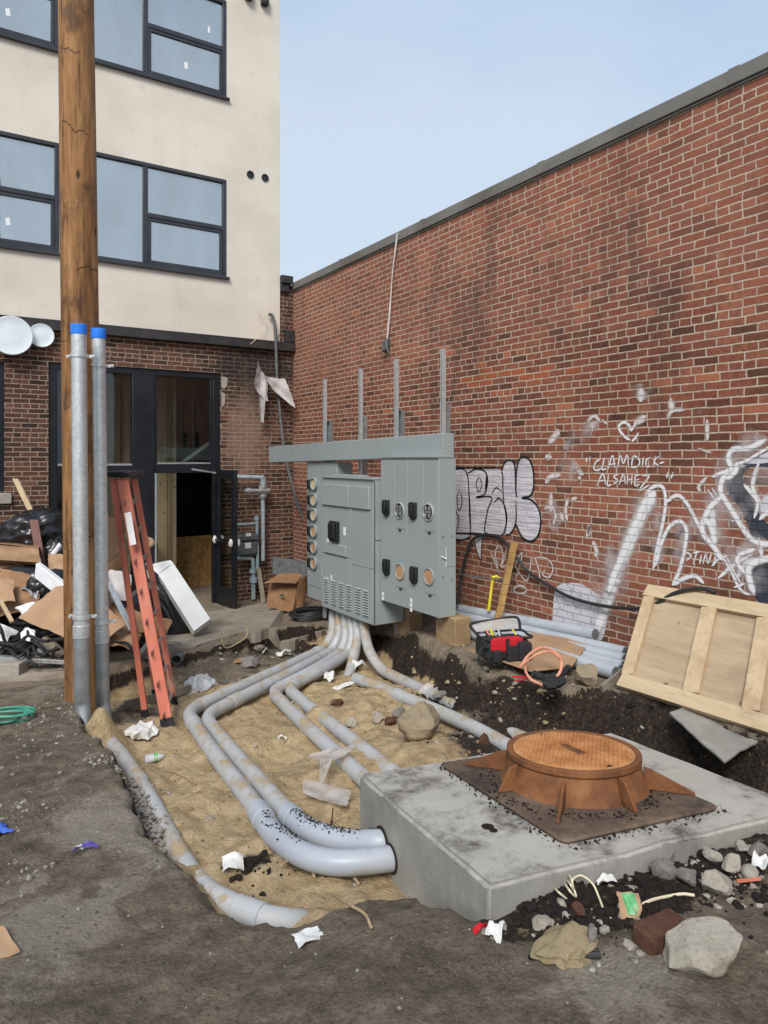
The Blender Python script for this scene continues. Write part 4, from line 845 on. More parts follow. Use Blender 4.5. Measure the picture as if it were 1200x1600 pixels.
# storefront
a, b, c, d = rects[0]; y0, y1 = YL + .03, YL + .13
Xp = lambda px: onY(px, 700, YL + .04)[0]; Zp = lambda px, py: onY(px, py, YL + .04)[2]
tb0, tb1 = Zp(290, 739), Zp(290, 727); m0, m1 = Xp(206), Xp(241); jr = Xp(333)
f = MB(); f.box(a, b, y0, y1, d - .1, d).box(a, a + .12, y0, y1, c, d - .1).box(jr, b, y0, y1, c, d - .1).box(m0, m1, y0 - .02, y1, c, d - .1)
f.box(m1, jr, y0 + .004, y1, tb0, tb1 + .02).box(a + .12, m0, y0 + .004, y1, tb0 - .02, tb1).box(a + .12, m0, y0 + .004, y1, c, c + .25)
f.box(m1 + .0, m1 + .045, y0 + .006, y1, tb1 + .02, d - .1).box(jr - .045, jr, y0 + .006, y1, tb1 + .02, d - .1)
fr = f.build('storefront_frame', M['store'], lb, bevel=.006)
MB().box(m1 + .045, jr - .045, YL + .07, YL + .076, tb1 + .02, d - .1).build('pane', M['shopglass'], fr, smooth=0)
MB().box(a + .12, m0, YL + .07, YL + .076, tb1, d - .1).build('pane', M['shopglass'], fr, smooth=0)
MB().box(a + .12, m0, YL + .07, YL + .076, c + .25, tb0 - .02).build('pane', M['shopglass'], fr, smooth=0)
MB().box(m1 + .045, jr - .045, y0 + .002, YL + .069, tb1 + .021, tb1 + .045).box(a + .12, m0, y0 + .002, YL + .069, tb1 + .001, tb1 + .03).build('glazing_bead', M['alum'], fr)
MB().box(m1 + .002, m1 + .028, y0 - .008, y0 + .05, c + .1, tb0).build('blue_film_edge', M['gasblue'], fr)
# left-hand window with its stone sill
a2, b2, c2, d2 = rects[1]
f = MB().box(b2 - .07, b2, YL + .03, YL + .1, c2, d2).box(a2, b2 - .07, YL + .03, YL + .1, d2 - .08, d2).box(a2, b2 - .07, YL + .03, YL + .1, c2, c2 + .08).build('window_frame', M['store'], lb, bevel=.005)
MB().box(a2, b2 - .07, YL + .06, YL + .066, c2 + .08, d2 - .08).build('pane', M['shopglass'], f, smooth=0)
MB().box(a2, onY(18, 770, YL)[0], YL - .05, YL - .002, c2 - .17, c2 - .02).build('window_sill', M['stonesill'], lb, bevel=.01)
# the room behind the storefront
MB().box(-1.5, XR, YL + .23, YL + 5, FLOORZ - .05, FLOORZ - .003).build('interior_floor', M['slab'], lb, smooth=0)
MB().box(-1.5, XR, YL + .23, YL + 5, d + .12, d + .22).build('interior_ceiling', M['store'], lb, smooth=0)
MB().box(-1.5, XR, YL + 4.9, YL + 5.0, FLOORZ, d + .12).box(-1.6, -1.5, YL + .23, YL + 5, FLOORZ, d + .12).box(XR, XR + .1, YL + .23, YL + 5, FLOORZ, d + .12).build('interior_wall', M['trim'], lb, smooth=0)
ox0, ox1 = onY(268, 900, YL + 1.6)[0], onY(345, 900, YL + 1.6)[0] + .5
MB().box(ox0, ox1, YL + 1.6, YL + 1.65, FLOORZ, onY(300, 838, YL + 1.6)[2]).build('interior_board', M['osb'], lb, smooth=0)
sx0 = onY(262, 800, YL + 1.2)[0]
MB().box(sx0 - .2, sx0 - .01, YL + 1.2, YL + 1.24, FLOORZ, d).box(sx0, sx0 + .06, YL + .9, YL + 1.3, FLOORZ, d).build('interior_stud', M['lumberup'], lb, smooth=0)
MB().box(sx0 - .42, sx0 - .21, YL + .9, YL + 1.24, FLOORZ, FLOORZ + .42).box(sx0 - .42, sx0 - .21, YL + 1.0, YL + 1.24, FLOORZ + .65, FLOORZ + .9).build('interior_crate', M['osb'], lb, smooth=0)
s2 = onY(190, 700, YL + 1.5)[0]; MB().box(s2 - .25, s2 - .02, YL + 1.5, YL + 1.55, FLOORZ, d).box(s2 + .0, s2 + .12, YL + 1.3, YL + 1.5, FLOORZ, d).build('interior_stud', M['lumberup'], lb, smooth=0)
MB().bar(onY(280, 726, YL + .5), onY(330, 690, YL + .5), .05, .03).build('interior_brace', M['alum'], lb)
# the door leaf, standing open
hx, hy = Xp(338), YL + .02; ex = onY(369, 900, 10.33); dv = np.array([ex[0] - hx, 10.33 - hy, 0]); L = np.linalg.norm(dv); du = dv / L; dn = np.array([-du[1], du[0], 0]); dz0, dz1 = FLOORZ + .02, tb0 + .05
def leaf(s0, s1, z0, z1, t0=-.022, t1=.022): o_ = np.array([hx, hy, z0]) + du * s0 + dn * t0; return (o_, du * (s1 - s0), dn * (t1 - t0), (0, 0, z1 - z0))
f = MB(); sw = .13
f.boxf(*leaf(0, sw, dz0, dz1)).boxf(*leaf(L - sw, L, dz0, dz1)).boxf(*leaf(sw, L - sw, dz1 - .13, dz1)).boxf(*leaf(sw, L - sw, dz0, dz0 + .3))
dr = f.build('door', M['store'], lb, bevel=.005)
MB().boxf(*leaf(sw, L - sw, dz0 + .3, dz1 - .13, -.004, .004)).build('pane', M['shopglass'], dr, smooth=0)
hb = MB()
for s in (1, -1):
    off = dn * .055 * s; z = dz0 + 1.02; hb.tube([np.array([hx, hy, z]) + du * .05 + off, np.array([hx, hy, z]) + du * (L - .05) + off], .016, 10)
    for q in (.06, L - .06): hb.tube([np.array([hx, hy, z]) + du * q, np.array([hx, hy, z]) + du * q + off], .013, 8)
hb.build('push_bar', M['black'], dr)
wv, wf = crumple(3, 3, .2); wm = MB(); zc = dz0 + 1.03
for q in (.06, L - .06): wm.add(put(wv, np.array([hx, hy, zc - .01]) + du * q + dn * .06, (.03, .03, .055)), wf).add(put(wv, np.array([hx, hy, zc - .01]) + du * q - dn * .06, (.03, .03, .055)), wf)
wm.build('protective_wrap', M['rag'], dr)
MB().bar(onY(300, 733, YL - .02), onY(338, 739, 10.75), .03, .02).build('door_closer_arm', M['alum'], lb)
# bare mortar patches where the brick was cut beside the storefront
pm_ = MB()
for pts in ([(346,588),(355,590),(355,603),(350,608),(346,606)], [(346,612),(352,616),(351,632),(346,637)]): pm_.prism([onY(p, q, YL - .002) for p, q in pts], (0, -.012, 0))
pm_.build('mortar_patch', M['stonesill'], lb, bevel=.003)
# ---------------------------------------------------------------- concrete slab in front of the building
sv = [(-.3, YL - .003)] + [onZ(*p)[:2] for p in [(-200,1075,-2.1),(60,1062,-2.08),(170,1047,-2.09),(225,1036,-2.12),(280,1030,-2.15),(330,1014,-2.18),(372,1004,-2.2),(398,1006,-2.2),(420,996,-2.21),(450,992,-2.22),(478,984,-2.23),(508,975,-2.24),(540,972,-2.2),(575,978,-2.12)]] + [(4.35, 7.4), (4.5, 8.4), (5.15, 9.0), (5.15, YL - .003)]
sv = np.array([tuple(p) for p in sv]); sv[0] = (sv[1][0] - .5, YL - .003)
rr = np.random.default_rng(11); ed = []
for i in range(len(sv)):                       # broken edge along the excavation
    a, b = sv[i], sv[(i + 1) % len(sv)]; ed.append(a)
    if 1 <= i <= 14:
        for t in (.25, .5, .75): ed.append(a + (b - a) * t + rr.normal(size=2) * .022)
bm = bmesh.new(); vs = [bm.verts.new((p[0], p[1], float(base_h(p[0], p[1])) + .025 if p[1] < 8.2 else float(base_h(p[0], p[1])) * 0 + max(-.585 + (9.2 - p[1]) * .03, -.6))) for p in ed]
fc = bm.faces.new(vs); g = bmesh.ops.extrude_face_region(bm, geom=[fc])
for e_ in g['geom']:
    if isinstance(e_, bmesh.types.BMVert): e_.co.z -= .13
bmesh.ops.triangulate(bm, faces=bm.faces[:]); bmesh.ops.recalc_face_normals(bm, faces=bm.faces[:])
me = bpy.data.meshes.new('concrete_slab'); bm.to_mesh(me); bm.free(); me.materials.append(M['slab'])
slab = bpy.data.objects.new('pavement', me); C.objects.link(slab); slab['kind'] = 'structure'
# stones of the broken slab edge
for k, (px, py, zr, s, lab) in enumerate([(352,1003,-2.26,.17,'pale broken concrete lump under the plank end'),(300,1026,-2.24,.12,'broken concrete lump beside the ladder below the plank'),(395,1010,-2.28,.12,'flat broken concrete lump below the slab edge with root over it')]):
    v, f = rockv(20 + k, 3, 10, .03); p = onZ(px, py, zr); one(MB().add(put(v, p, (s * 1.5, s, s * .55), (0, .1, k)), f), 'concrete_lump', M['slab'], lab, 'rubble', 'broken lumps along the slab edge')

# ---------------------------------------------------------------- utility pole and the two galvanized risers
pb = at(133, 1090, 5.92); pb[2] = gz(pb[0], pb[1]) - .15
P = [at(x_, y_, 5.92) for x_, y_ in [(134.5,1150),(133,1090),(129,800),(125,500),(122,250),(119,0),(115,-400),(112,-700)]]
pr = [.158,.157,.152,.147,.144,.139,.128,.118]
ut = thing('utility_pole', 'tall brown treated timber utility pole with two conduits strapped to it', 'utility pole', pb)
PP = spline(P, 8); RR = np.interp(np.linspace(0, 7, len(PP)), range(8), pr); MB().tube(PP, list(RR), 40).build('shaft', M['pole'], ut, smooth=60)
def riser(xs_, ys_, d, r, top_y, strap_y, sleeve_y, label, swing):
    g0 = at(xs_[1], 1110, d)
    t = thing('galvanized_conduit', label, 'conduit', g0, 'galvanized conduits on the pole')
    c = lambda y: at(xs_[0] + (xs_[1] - xs_[0]) * (y - top_y) / (1110 - top_y), y, d)
    MB().tube([c(top_y + 14), c(sleeve_y)], r, 32).build('pipe', M['galv'], t, smooth=50)
    MB().tube([c(top_y), c(top_y + 16)], r * 1.07, 32).build('blue_cap', M['bluecap'], t, smooth=40, bevel=.004)
    a = c(sleeve_y - 14); MB().tube([c(sleeve_y - 20), c(sleeve_y)], r * 1.1, 32).build('coupling', M['galv'], t, smooth=40, bevel=.003)
    b = c(1085); e = at(xs_[1] + 9, 1175, d - .08); MB().tube(spline([c(sleeve_y), c(1040), b, c(1108) + RT * .008, e], 8), r * 1.03, 32).build('sweep_elbow', M['galvdark'], t, smooth=50)
    for sy in (strap_y, sleeve_y - 32):
        q = c(sy); mb = MB().lathe([(r + .001, -.014), (r + .009, -.013), (r + .009, .013), (r + .001, .014)], q, (0, 0, 1), 32, caps=False)
        for s in (-1, 1): mb.boxf(q + RT * (s * (r + .03) - .025) + FW * .03 + [0, 0, -.013], RT * .05, FW * .008, (0, 0, .026)); mb.lathe([(.011, 0), (.011, .016)], q + RT * s * (r + .04) + FW * .03, -FW, 8)
        mb.build('strap', M['galv'], t)
riser((123, 128), None, 5.60, .0575, 507, 556, 996, 'left galvanized steel riser with blue cap on the pole, slightly taller', 14)
riser((153.5, 160), None, 5.88, .0565, 514, 571, 1004, 'right galvanized steel riser with blue cap beside the ladder', 14)

# ---------------------------------------------------------------- step ladder
lt = thing('step_ladder', 'worn orange fibreglass step ladder standing in the trench beside the pole', 'ladder', at(250, 1120, 6.3))
nf0, nf1 = at(191, 748, 6.32), at(262, 1135, 5.99); ff0, ff1 = at(209, 748, 6.72), at(273, 1100, 6.64); nr0, nr1 = at(176, 748, 6.36), at(227, 1121, 6.26); fr0, fr1 = at(197, 748, 6.74), at(243, 1088, 6.85)
for a, b, wd in ((nf0, nf1, .095), (ff0, ff1, .05), (nr0, nr1, .05), (fr0, fr1, .045)):
    t = unit(b - a); across = unit(ff0 - nf0 - t * np.dot(ff0 - nf0, t)); front = unit(np.cross(t, across))
    mb = MB().beam(a, b, front * wd, across * .008)
    for s in (-1, 1): mb.beam(a + front * s * (wd / 2 - .004) + across * .016, b + front * s * (wd / 2 - .004) + across * .016, front * .007, across * .03)
    mb.build('rail' if wd > .06 else 'rear_rail', M['orange'], lt, bevel=.002)
    e_ = b - t * .07; MB().beam(e_, b + t * .012, front * (wd + .012), across * .03).build('foot', M['black'], lt, bevel=.004)
for k in range(8):
    q = .095 + k * .122; a, b = nf0 + (nf1 - nf0) * q, ff0 + (ff1 - ff0) * q; t = unit(nf1 - nf0); n = np.cross(unit(b - a), t); n = unit(n); n = n if n @ FW > 0 else -n
    mb = MB().beam(a - FW * .02, b - FW * .02, FW * .11, UP * .024).beam(a - FW * .076 + [0, 0, -.014], b - FW * .076 + [0, 0, -.014], FW * .004, UP * .05); mb.build('step', M['alum'], lt, bevel=.003)
    if k:
        MB().prism([a + UP * .02, a + UP * -.09, a + (b - a) * .2 - UP * .02, a + (b - a) * .2 + UP * .02], FW * -.012).build('step_brace', M['alum'], lt)
for q in (.25, .5, .75):
    a, b = nr0 + (nr1 - nr0) * q, fr0 + (fr1 - fr0) * q; MB().bar(a, b, .035, .02).build('rear_brace', M['alum'], lt)
a = at(163, 740, 6.35); b = at(205, 740, 6.33); MB().boxf(at(164, 746, 6.28), (at(204, 746, 6.28) - at(164, 746, 6.28)), (at(182, 746, 6.86) - at(164, 746, 6.28)) * [1, 1, 0] + RT * .05, UP * .055).build('top_cap', M['black'], lt, bevel=.012)
a, b = at(204, 800, 6.22), at(212, 850, 6.18); MB().bar(a + RT * -.003 - FW * .06, b - FW * .06, .055, .004, RT).build('label_plate', M['label'], lt)

# ---------------------------------------------------------------- switchgear on the strut frame
STEEL = M['steel']
def wx(px, py, X): return onX(px, py, X)
def yz(px, py, X): p = onX(px, py, X); return p[1], p[2]
# wireway trough
XT = 4.42; y1, _ = yz(420, 710, XT); y0, _ = yz(692, 700, XT)
def ztr(y, up): # slightly out of level
    k = (y - y0) / (y1 - y0); a = onX(692, 676.5 if up else 714, XT)[2]; b = onX(420, 698 if up else 723, XT)[2]; return a + (b - a) * k
tr = thing('wireway', 'long grey steel wiring trough across the top of the meter cabinets', 'wireway', (XT, (y0 + y1) / 2, ztr(y0, False)))
def tro(ya, yb, x0, x1, gap=0):
    za0, za1, zb0, zb1 = ztr(ya, 0), ztr(ya, 1), ztr(yb, 0), ztr(yb, 1)
    return MB().add([(x0, ya, za0 + gap), (x1, ya, za0 + gap), (x1, ya, za1 - gap), (x0, ya, za1 - gap), (x0, yb, zb0 + gap), (x1, yb, zb0 + gap), (x1, yb, zb1 - gap), (x0, yb, zb1 - gap)], [(0, 1, 2, 3), (7, 6, 5, 4), (0, 4, 5, 1), (1, 5, 6, 2), (2, 6, 7, 3), (3, 7, 4, 0)])
ysp = yz(645, 700, XT)[0]; ymid = yz(560, 700, XT)[0]
tro(y0, y1, XT + .003, XT + .145).build('body', STEEL, tr, bevel=.004)
for a, b in ((y0, ysp - .003), (ysp + .003, y1 - .01)): tro(a, b, XT - .004, XT + .0025, .006).build('cover', STEEL, tr, bevel=.002)
# left meter cabinet
XL = 4.46
ya, zt_ = yz(480, 719.5, XL); yb, _ = yz(526, 720, XL); zb_ = yz(480, 933, XL)[1]
lc = thing('meter_cabinet', 'left grey meter cabinet with a column of six round meter openings', 'electrical cabinet', (XL + .1, (ya + yb) / 2, zb_), 'grey electrical cabinets')
ztl = min(ztr(ya, 0), ztr(yb, 0)) - .006
MB().box(XL + .012, XL + .24, yb, ya, zb_, ztl).build('body', STEEL, lc, bevel=.004)
ysm = yz(503, 800, XL)[0]; yst = yz(497.5, 800, XL)[0]
MB().box(XL, XL + .010, yst + .003, ya - .004, zb_ + .18, ztl - .01).build('cover', STEEL, lc, bevel=.003)
MB().box(XL, XL + .010, yb + .004, yst - .003, zb_ + .18, ztl - .01).build('cover', STEEL, lc, bevel=.003)
MB().box(XL + .002, XL + .010, yb + .004, ya - .004, zb_ + .01, zb_ + .172).build('cover', STEEL, lc, bevel=.003)
for k, py in enumerate((756, 780.5, 804, 829.5, 854.5, 879.5)):
    c = wx(492, py, XL - .001); mb = MB().lathe([(.082, 0), (.09, .004), (.09, .03), (.078, .036), (.074, .01)], c, (-1, 0, 0), 32, caps=False); rg = mb.build('meter_socket', STEEL, lc)
    MB().lathe([(.074, 0), (.074, .014)], c, (-1, 0, 0), 32).build('filler_disc', M['beige'] if k < 3 else M['browndisc'], rg)
    MB().box(c[0] - .05, c[0] + .0, c[1] + .085, c[1] + .15, c[2] - .075, c[2] + .055).build('breaker', M['black'], rg, bevel=.006)  # black box put in for the dark recess beside each socket
for px, py in ((483.5, 888), (503.5, 890)):
    c = wx(px, py, XL - .001)
    for q in range(3): MB().box(c[0] - .003, c[0] + .001, c[1] - .018, c[1] + .018, c[2] + .05 - q * .055, c[2] + .09 - q * .055).build('sticker', M['label'], lc)
# main cabinet
XM = 4.16
ya, zt_ = yz(503, 748, XM); yb, _ = yz(583, 747, XM); zt_ = yz(540, 748, XM)[1]; zb_ = yz(583, 978, XM)[1]
mc = thing('main_cabinet', 'front grey switchboard cabinet with black breaker handle and louvred base', 'electrical cabinet', (XM + .15, (ya + yb) / 2, zb_), 'grey electrical cabinets')
MB().box(XM + .012, XM + .42, yb, ya, zb_, zt_).build('body', STEEL, mc, bevel=.005)
MB().box(XM - .012, XM + .3, yb - .006, ya + .01, zt_ + .002, zt_ + .022).box(XM + .05, XM + .2, yb + .42, ya - .15, zt_ + .023, zt_ + .045).build('top_lip', STEEL, mc, bevel=.003)
YZ = lambda px, py: yz(px, py, XM)
def pan(p0, p1, th, name, mat=STEEL, bev=.004, rt=mc, X=XM, so=.0):
    (a, za), (b, zb__) = yz(*p0, X), yz(*p1, X); return MB().box(X - th - so, X + .0115 - so, min(a, b), max(a, b), min(za, zb__), max(za, zb__)).build(name, mat, rt, bevel=bev)
za = yz(505, 756, XM)[1]; zc1 = yz(505, 788, XM)[1]; yv = yz(548, 770, XM)[0]; yv2 = yz(550, 770, XM)[0]; ye = yz(579, 770, XM)[0]; yl = yz(505, 770, XM)[0]
MB().box(XM - .03, XM + .0115, yv, yl, zc1, za).build('door', STEEL, mc, bevel=.006); MB().box(XM - .03, XM + .0115, ye, yv2, zc1, za).build('door', STEEL, mc, bevel=.006)
zm = yz(505, 864, XM)[1]; zlo = zb_ + .01; ydv = yz(548.5, 770, XM)[0]
MB().box(XM - .006, XM + .0115, ydv + .003, ya - .004, zm + .01, zc1 - .012).build('cover', STEEL, mc, bevel=.003)
MB().box(XM - .006, XM + .0115, yb + .004, ydv - .003, zm - .05, zc1 - .012).build('cover', STEEL, mc, bevel=.003)
MB().box(XM - .006, XM + .0115, ydv + .003, ya - .004, zlo, zm + .003).box(XM - .006, XM + .0115, yb + .004, ydv + .002, zlo, zm - .056).build('cover', STEEL, mc, bevel=.003)
pa, pb_ = yz(509, 847, XM), yz(543, 864, XM); MB().box(XM - .026, XM - .0065, pb_[0], pa[0], zm + .02, zm + .15).build('name_plate', STEEL, mc, bevel=.006)
c = wx(525, 830, XM); MB().box(XM - .05, XM - .0065, c[1] - .105, c[1] + .1, c[2] - .125, c[2] + .125).box(XM - .075, XM - .051, c[1] - .075, c[1] + .08, c[2] - .09, c[2] + .1).build('breaker', M['black'], mc, bevel=.008)
for px, py, sw_, sh in ((538.5, 830, .03, .05), (513, 844, .04, .018), (518, 902, .018, .03), (512, 906, .02, .03), (512, 915, .02, .03)):
    c = wx(px, py, XM - .007); MB().box(c[0] - .002, c[0] + .0, c[1] - sw_, c[1] + sw_, c[2] - sh, c[2] + sh).build('sticker', M['label'], mc)
lz0 = zb_ + .09; lzh = .30
for k, px in enumerate((511, 523, 534.5, 546.5, 561, 573)):
    cy = yz(px, 940, XM)[0]; mb = MB()
    for q in range(10):
        z = lz0 + lzh * q / 10; mb.add([(XM - .0065, cy - .06, z), (XM - .0065, cy + .06, z), (XM - .0065, cy + .06, z + .022), (XM - .0065, cy - .06, z + .022), (XM - .03, cy - .05, z + .008), (XM - .03, cy + .05, z + .008)], [(4, 5, 2, 3), (0, 1, 5, 4), (0, 4, 3), (1, 2, 5)])
    mb.build('louvre_column', STEEL, mc, smooth=0)
MB().box(XM + .02, XM + .3, yb - .004, yb - .0005, zb_ + .95, zb_ + .955).box(XM + .014, XM + .02, yb - .008, yb - .0005, zb_, zt_ - .01).build('side_seam', M['frame'], mc)
# right meter stack
XS = 4.25
ya, zt_ = yz(594.5, 718, XS); yb, _ = yz(684.5, 714, XS); zt_ = yz(684, 715.5, XS)[1]; zb_ = yz(684.5, 966.5, XS)[1]
rc = thing('meter_cabinet', 'right grey meter cabinet with two open round sockets, two wooden discs and four black breakers', 'electrical cabinet', (XS + .1, (ya + yb) / 2, zb_), 'grey electrical cabinets')
MB().box(XS + .012, XS + .225, yb, ya, zb_, zt_).build('body', STEEL, rc, bevel=.004)
y12 = yz(637, 800, XS)[0]; y23 = yz(662, 800, XS)[0]; y34 = yz(682, 800, XS)[0]
cuts = [ya - .004, yz(617, 800, XS)[0], y12, y23, yb + .004]
for i in range(4): MB().box(XS, XS + .0115, cuts[i + 1] + .003, cuts[i] - .003, zb_ + .008, zt_ - .03).build('cover', STEEL, rc, bevel=.003)
MB().box(XS - .008, XS + .2, yb - .006, ya + .006, zt_ + .002, zt_ + .024).build('top_lip', STEEL, rc, bevel=.003)
for px, py in ((605, 793), (647, 797.5), (605.5, 885.5), (648.5, 898)):
    c = wx(px, py, XS - .0005); MB().box(c[0] - .035, c[0], c[1] - .055, c[1] + .055, c[2] - .07, c[2] + .085).prism([(c[0] - .03, c[1] - .05, c[2] - .0705), (c[0] - .03, c[1] + .05, c[2] - .0705), (c[0] - .03, c[1], c[2] - .105)], (.0295, 0, 0)).box(c[0] - .055, c[0] - .036, c[1] - .035, c[1] + .035, c[2] - .05, c[2] + .065).build('breaker', M['black'], rc, bevel=.005)
for px, py, op in ((625, 797.5, 1), (670, 800, 1), (625.5, 893, 0), (671, 900.5, 0)):
    c = wx(px, py, XS - .0005); rg = MB().lathe([(.082, 0), (.09, .003), (.09, .014), (.08, .018), (.077, .004)], c, (-1, 0, 0), 36, caps=False).build('meter_socket', M['galv'] if op else STEEL, rc)
    MB().lathe([(.077, 0), (.077, .006)], c, (-1, 0, 0), 36).build('socket_back' if op else 'filler_disc', M['black'] if op else M['browndisc'], rg)
    if op:
        mb = MB()
        for dy, dz in ((-.03, .035), (.03, .035), (-.03, -.035), (.03, -.035)): mb.box(c[0] - .026, c[0] - .007, c[1] + dy - .009, c[1] + dy + .009, c[2] + dz - .02, c[2] + dz + .02)
        mb.box(c[0] - .018, c[0] - .007, c[1] - .05, c[1] + .05, c[2] - .008, c[2] + .008).build('jaw', M['alum'], rg, bevel=.002)
for px, py in ((625.5, 828), (671.5, 832.5), (626.5, 920), (672.5, 930.5)):
    c = wx(px, py, XS - .0005); MB().box(c[0] - .012, c[0], c[1] - .022, c[1] + .022, c[2] - .007, c[2] + .007).build('latch', M['black'], rc); MB().box(c[0] - .0015, c[0] + .0003, c[1] - .09, c[1] + .09, c[2] + .012, c[2] + .0145).build('seam', M['frame'], rc)
for px, py, n in ((598.5, 935, 2), (642.5, 945, 3)):
    c = wx(px, py, XS - .0005)
    for q in range(n): MB().box(c[0] - .0025, c[0], c[1] - .02, c[1] + .02, c[2] + .03 - q * .05, c[2] + .068 - q * .05).build('sticker', M['label'], rc)
mb = MB()
c = wx(684.5, 870, XS); ys_ = yb - .0005
mb.box(XS + .1, XS + .22, ys_ - .0035, ys_, c[2] - .11, c[2] + .09).build('side_plate', STEEL, rc, bevel=.002)
kb = MB(); 
for x_, z_ in ((XS + .06, .2), (XS + .17, .2), (XS + .06, -.2), (XS + .17, -.24)): kb.lathe([(.017, 0), (.016, .004), (.003, .005)], (x_, ys_, c[2] + z_), (0, -1, 0), 14)
kb.build('knockout', M['alum'], rc)
MB().box(XS + .097, XS + .1, ys_ - .005, ys_, c[2] - .11, c[2] + .09).tube([(XS + .04, ys_ - .01, c[2] - .0), (XS + .095, ys_ - .012, c[2] - .03)], .008, 8).build('latch', M['label'], rc)
# strut channels
zs_top = []
for k, (px, pt) in enumerate(((506, 592), (562, 576), (617.5, 561), (690.5, 545))):
    p = wx(px, pt, XT + .155); g_ = gz(p[0] + .02, p[1]); g_ = max(g_, -.45)
    lab = ['shortest strut channel, farthest left above the wiring trough', 'second strut channel from the left above the wiring trough', 'strut channel above the trough below the dangling grey box', 'tallest strut channel above the right end of the trough'][k]
    t = thing('strut_channel', lab, 'strut', (XT + .17, p[1], g_), 'steel strut channels of the frame')
    w2 = .0215; mb = MB(); x0, x1 = XT + .15, XT + .192
    mb.box(x1 - .003, x1, p[1] - w2, p[1] + w2, g_, p[2]).box(x0, x1 - .0031, p[1] - w2, p[1] - w2 + .003, g_, p[2]).box(x0, x1 - .0031, p[1] + w2 - .003, p[1] + w2, g_, p[2])
    mb.box(x0, x0 + .009, p[1] - w2 + .0031, p[1] - w2 + .012, g_, p[2]).box(x0, x0 + .009, p[1] + w2 - .012, p[1] + w2 - .0031, g_, p[2]); mb.build('channel', M['galv'], t, smooth=0)
    q = [(517, 658, 508.5), (571, 651, 566), (628.5, 642, 622), (699, 633, 694)][k]
    pp = wx(q[0], q[1], XT + .25); mb = MB(); ww = .05 if k != 1 else .04
    mb.box(pp[0], pp[0] + .004, pp[1] - ww, pp[1] + ww, -.3, pp[2]).box(pp[0] - .05, pp[0] - .0002, pp[1] - ww, pp[1] - ww + .004, -.3, pp[2]).box(pp[0] - .05, pp[0] - .0002, pp[1] + ww - .004, pp[1] + ww, -.3, pp[2]).box(pp[0] - .05, pp[0] + .0038, pp[1] - ww, pp[1] + ww, pp[2] + .0005, pp[2] + .005)
    mb.build('backing_channel', M['galvdark'], t, smooth=0)
# timber blocks that carry the cabinets
for (px0, px1, pt, pb2, X, lab) in ((617, 640, 945, 975, 4.62, 'dark timber block under the middle of the cabinets'), (684, 713, 955, 996, 4.42, 'pale timber block under the right end of the meter cabinet')):
    a = wx(px0, pb2, X); b = wx(px1, pb2, X); z1 = (rc.location[2] - .002); z0 = gz(X, (a[1] + b[1]) / 2) - .01
    one(MB().box(X - .03, X + .17, b[1] - .02, a[1], z0, z1), 'timber_block', M['block'], lab, 'timber block', 'timber blocks under the cabinets', bevel=.01)
one(MB().box(4.5, 4.62, 8.2, 8.36, -.58, lc.location[2] - .002), 'timber_block', M['block'], 'timber block under the left meter cabinet by the cardboard box', 'timber block', 'timber blocks under the cabinets', bevel=.01)

# ---------------------------------------------------------------- conduit runs in the excavation
CR = .058
def run(name, label, pts, r=CR, mat='pvc', rad=.25, couplings=(), root=None, seg=24):
    t = thing(name, label, 'conduit', pts[-1], 'grey plastic conduit runs in the trench')
    P = fillet(pts, rad); MB().tube(P, r, seg).build('pipe', M[mat], t, smooth=60)
    cum = np.cumsum([0] + [np.linalg.norm(P[i + 1] - P[i]) for i in range(len(P) - 1)])
    for s in couplings:
        Lc = s * cum[-1]; i = max(1, np.searchsorted(cum, Lc)) - 1; tt = unit(P[i + 1] - P[i]); c = P[i] + tt * (Lc - cum[i]); MB().tube([c - tt * .07, c + tt * .07], r * 1.09, seg).build('coupling', M[mat], t, smooth=40, bevel=.003)
    return t
XU = 4.3
def up(px, py=955): return onX(px, py, XU)
def low(px, py, X=4.22): return onX(px, py, X)
tA = run('plastic_conduit', 'grey conduit along the outer left of the trench, bending to the front vault elbow', [up(521), low(520, 990), low(508, 1012, 4.1), fl(455, 1038, .1), fl(290, 1112, .04), fl(330, 1172, .04), fl(395, 1256, .05), fl(413, 1280, .06)], couplings=(.12, .52, .62), rad=.24)
tB = run('plastic_conduit', 'grey conduit just inside the outer one, bending to the rear vault elbow', [up(531), low(530, 994), low(518, 1018, 4.1), fl(465, 1046, .11), fl(318, 1119, .035), fl(370, 1183, .02), fl(452, 1274, .05)], couplings=(.12, .5), rad=.24)
def elbow(label, pts, root_pt):
    t = thing('conduit_elbow', label, 'conduit elbow', root_pt, 'big elbows entering the vault'); P = spline(pts, 12)
    MB().tube(P, CR * 1.06, 32).build('bend', M['elbow'], t, smooth=60)
    for i, j in ((0, 5), (len(P) - 8, len(P) - 1)): MB().tube([P[i], P[(i + j) // 2], P[j]], CR * 1.15, 32).build('coupling', M['elbow'], t, smooth=40, bevel=.003)
elbow('front grey elbow curving into the vault side', [fl(403, 1267, .08), fl(428, 1304, .085), fl(470, 1334, .09), fl(530, 1348, .09), at(612, 1341, 3.58), at(640, 1337, 3.66)], fl(500, 1345))
elbow('rear grey elbow with black crumbs on it curving into the vault side', [fl(450, 1272, .085), fl(474, 1292, .09), fl(510, 1308, .095), fl(550, 1316, .1), at(598, 1315, 3.68), at(625, 1313, 3.78)], fl(510, 1310))
run('plastic_conduit', 'grey conduit running down the middle of the trench to the near vault corner', [up(540), low(541, 998), low(532, 1020, 4.12), fl(492, 1046, .13), fl(424, 1081, .05), fl(470, 1127, .035), fl(566, 1215, .03), fl(620, 1262, .05)], couplings=(.12, .42), rad=.22)
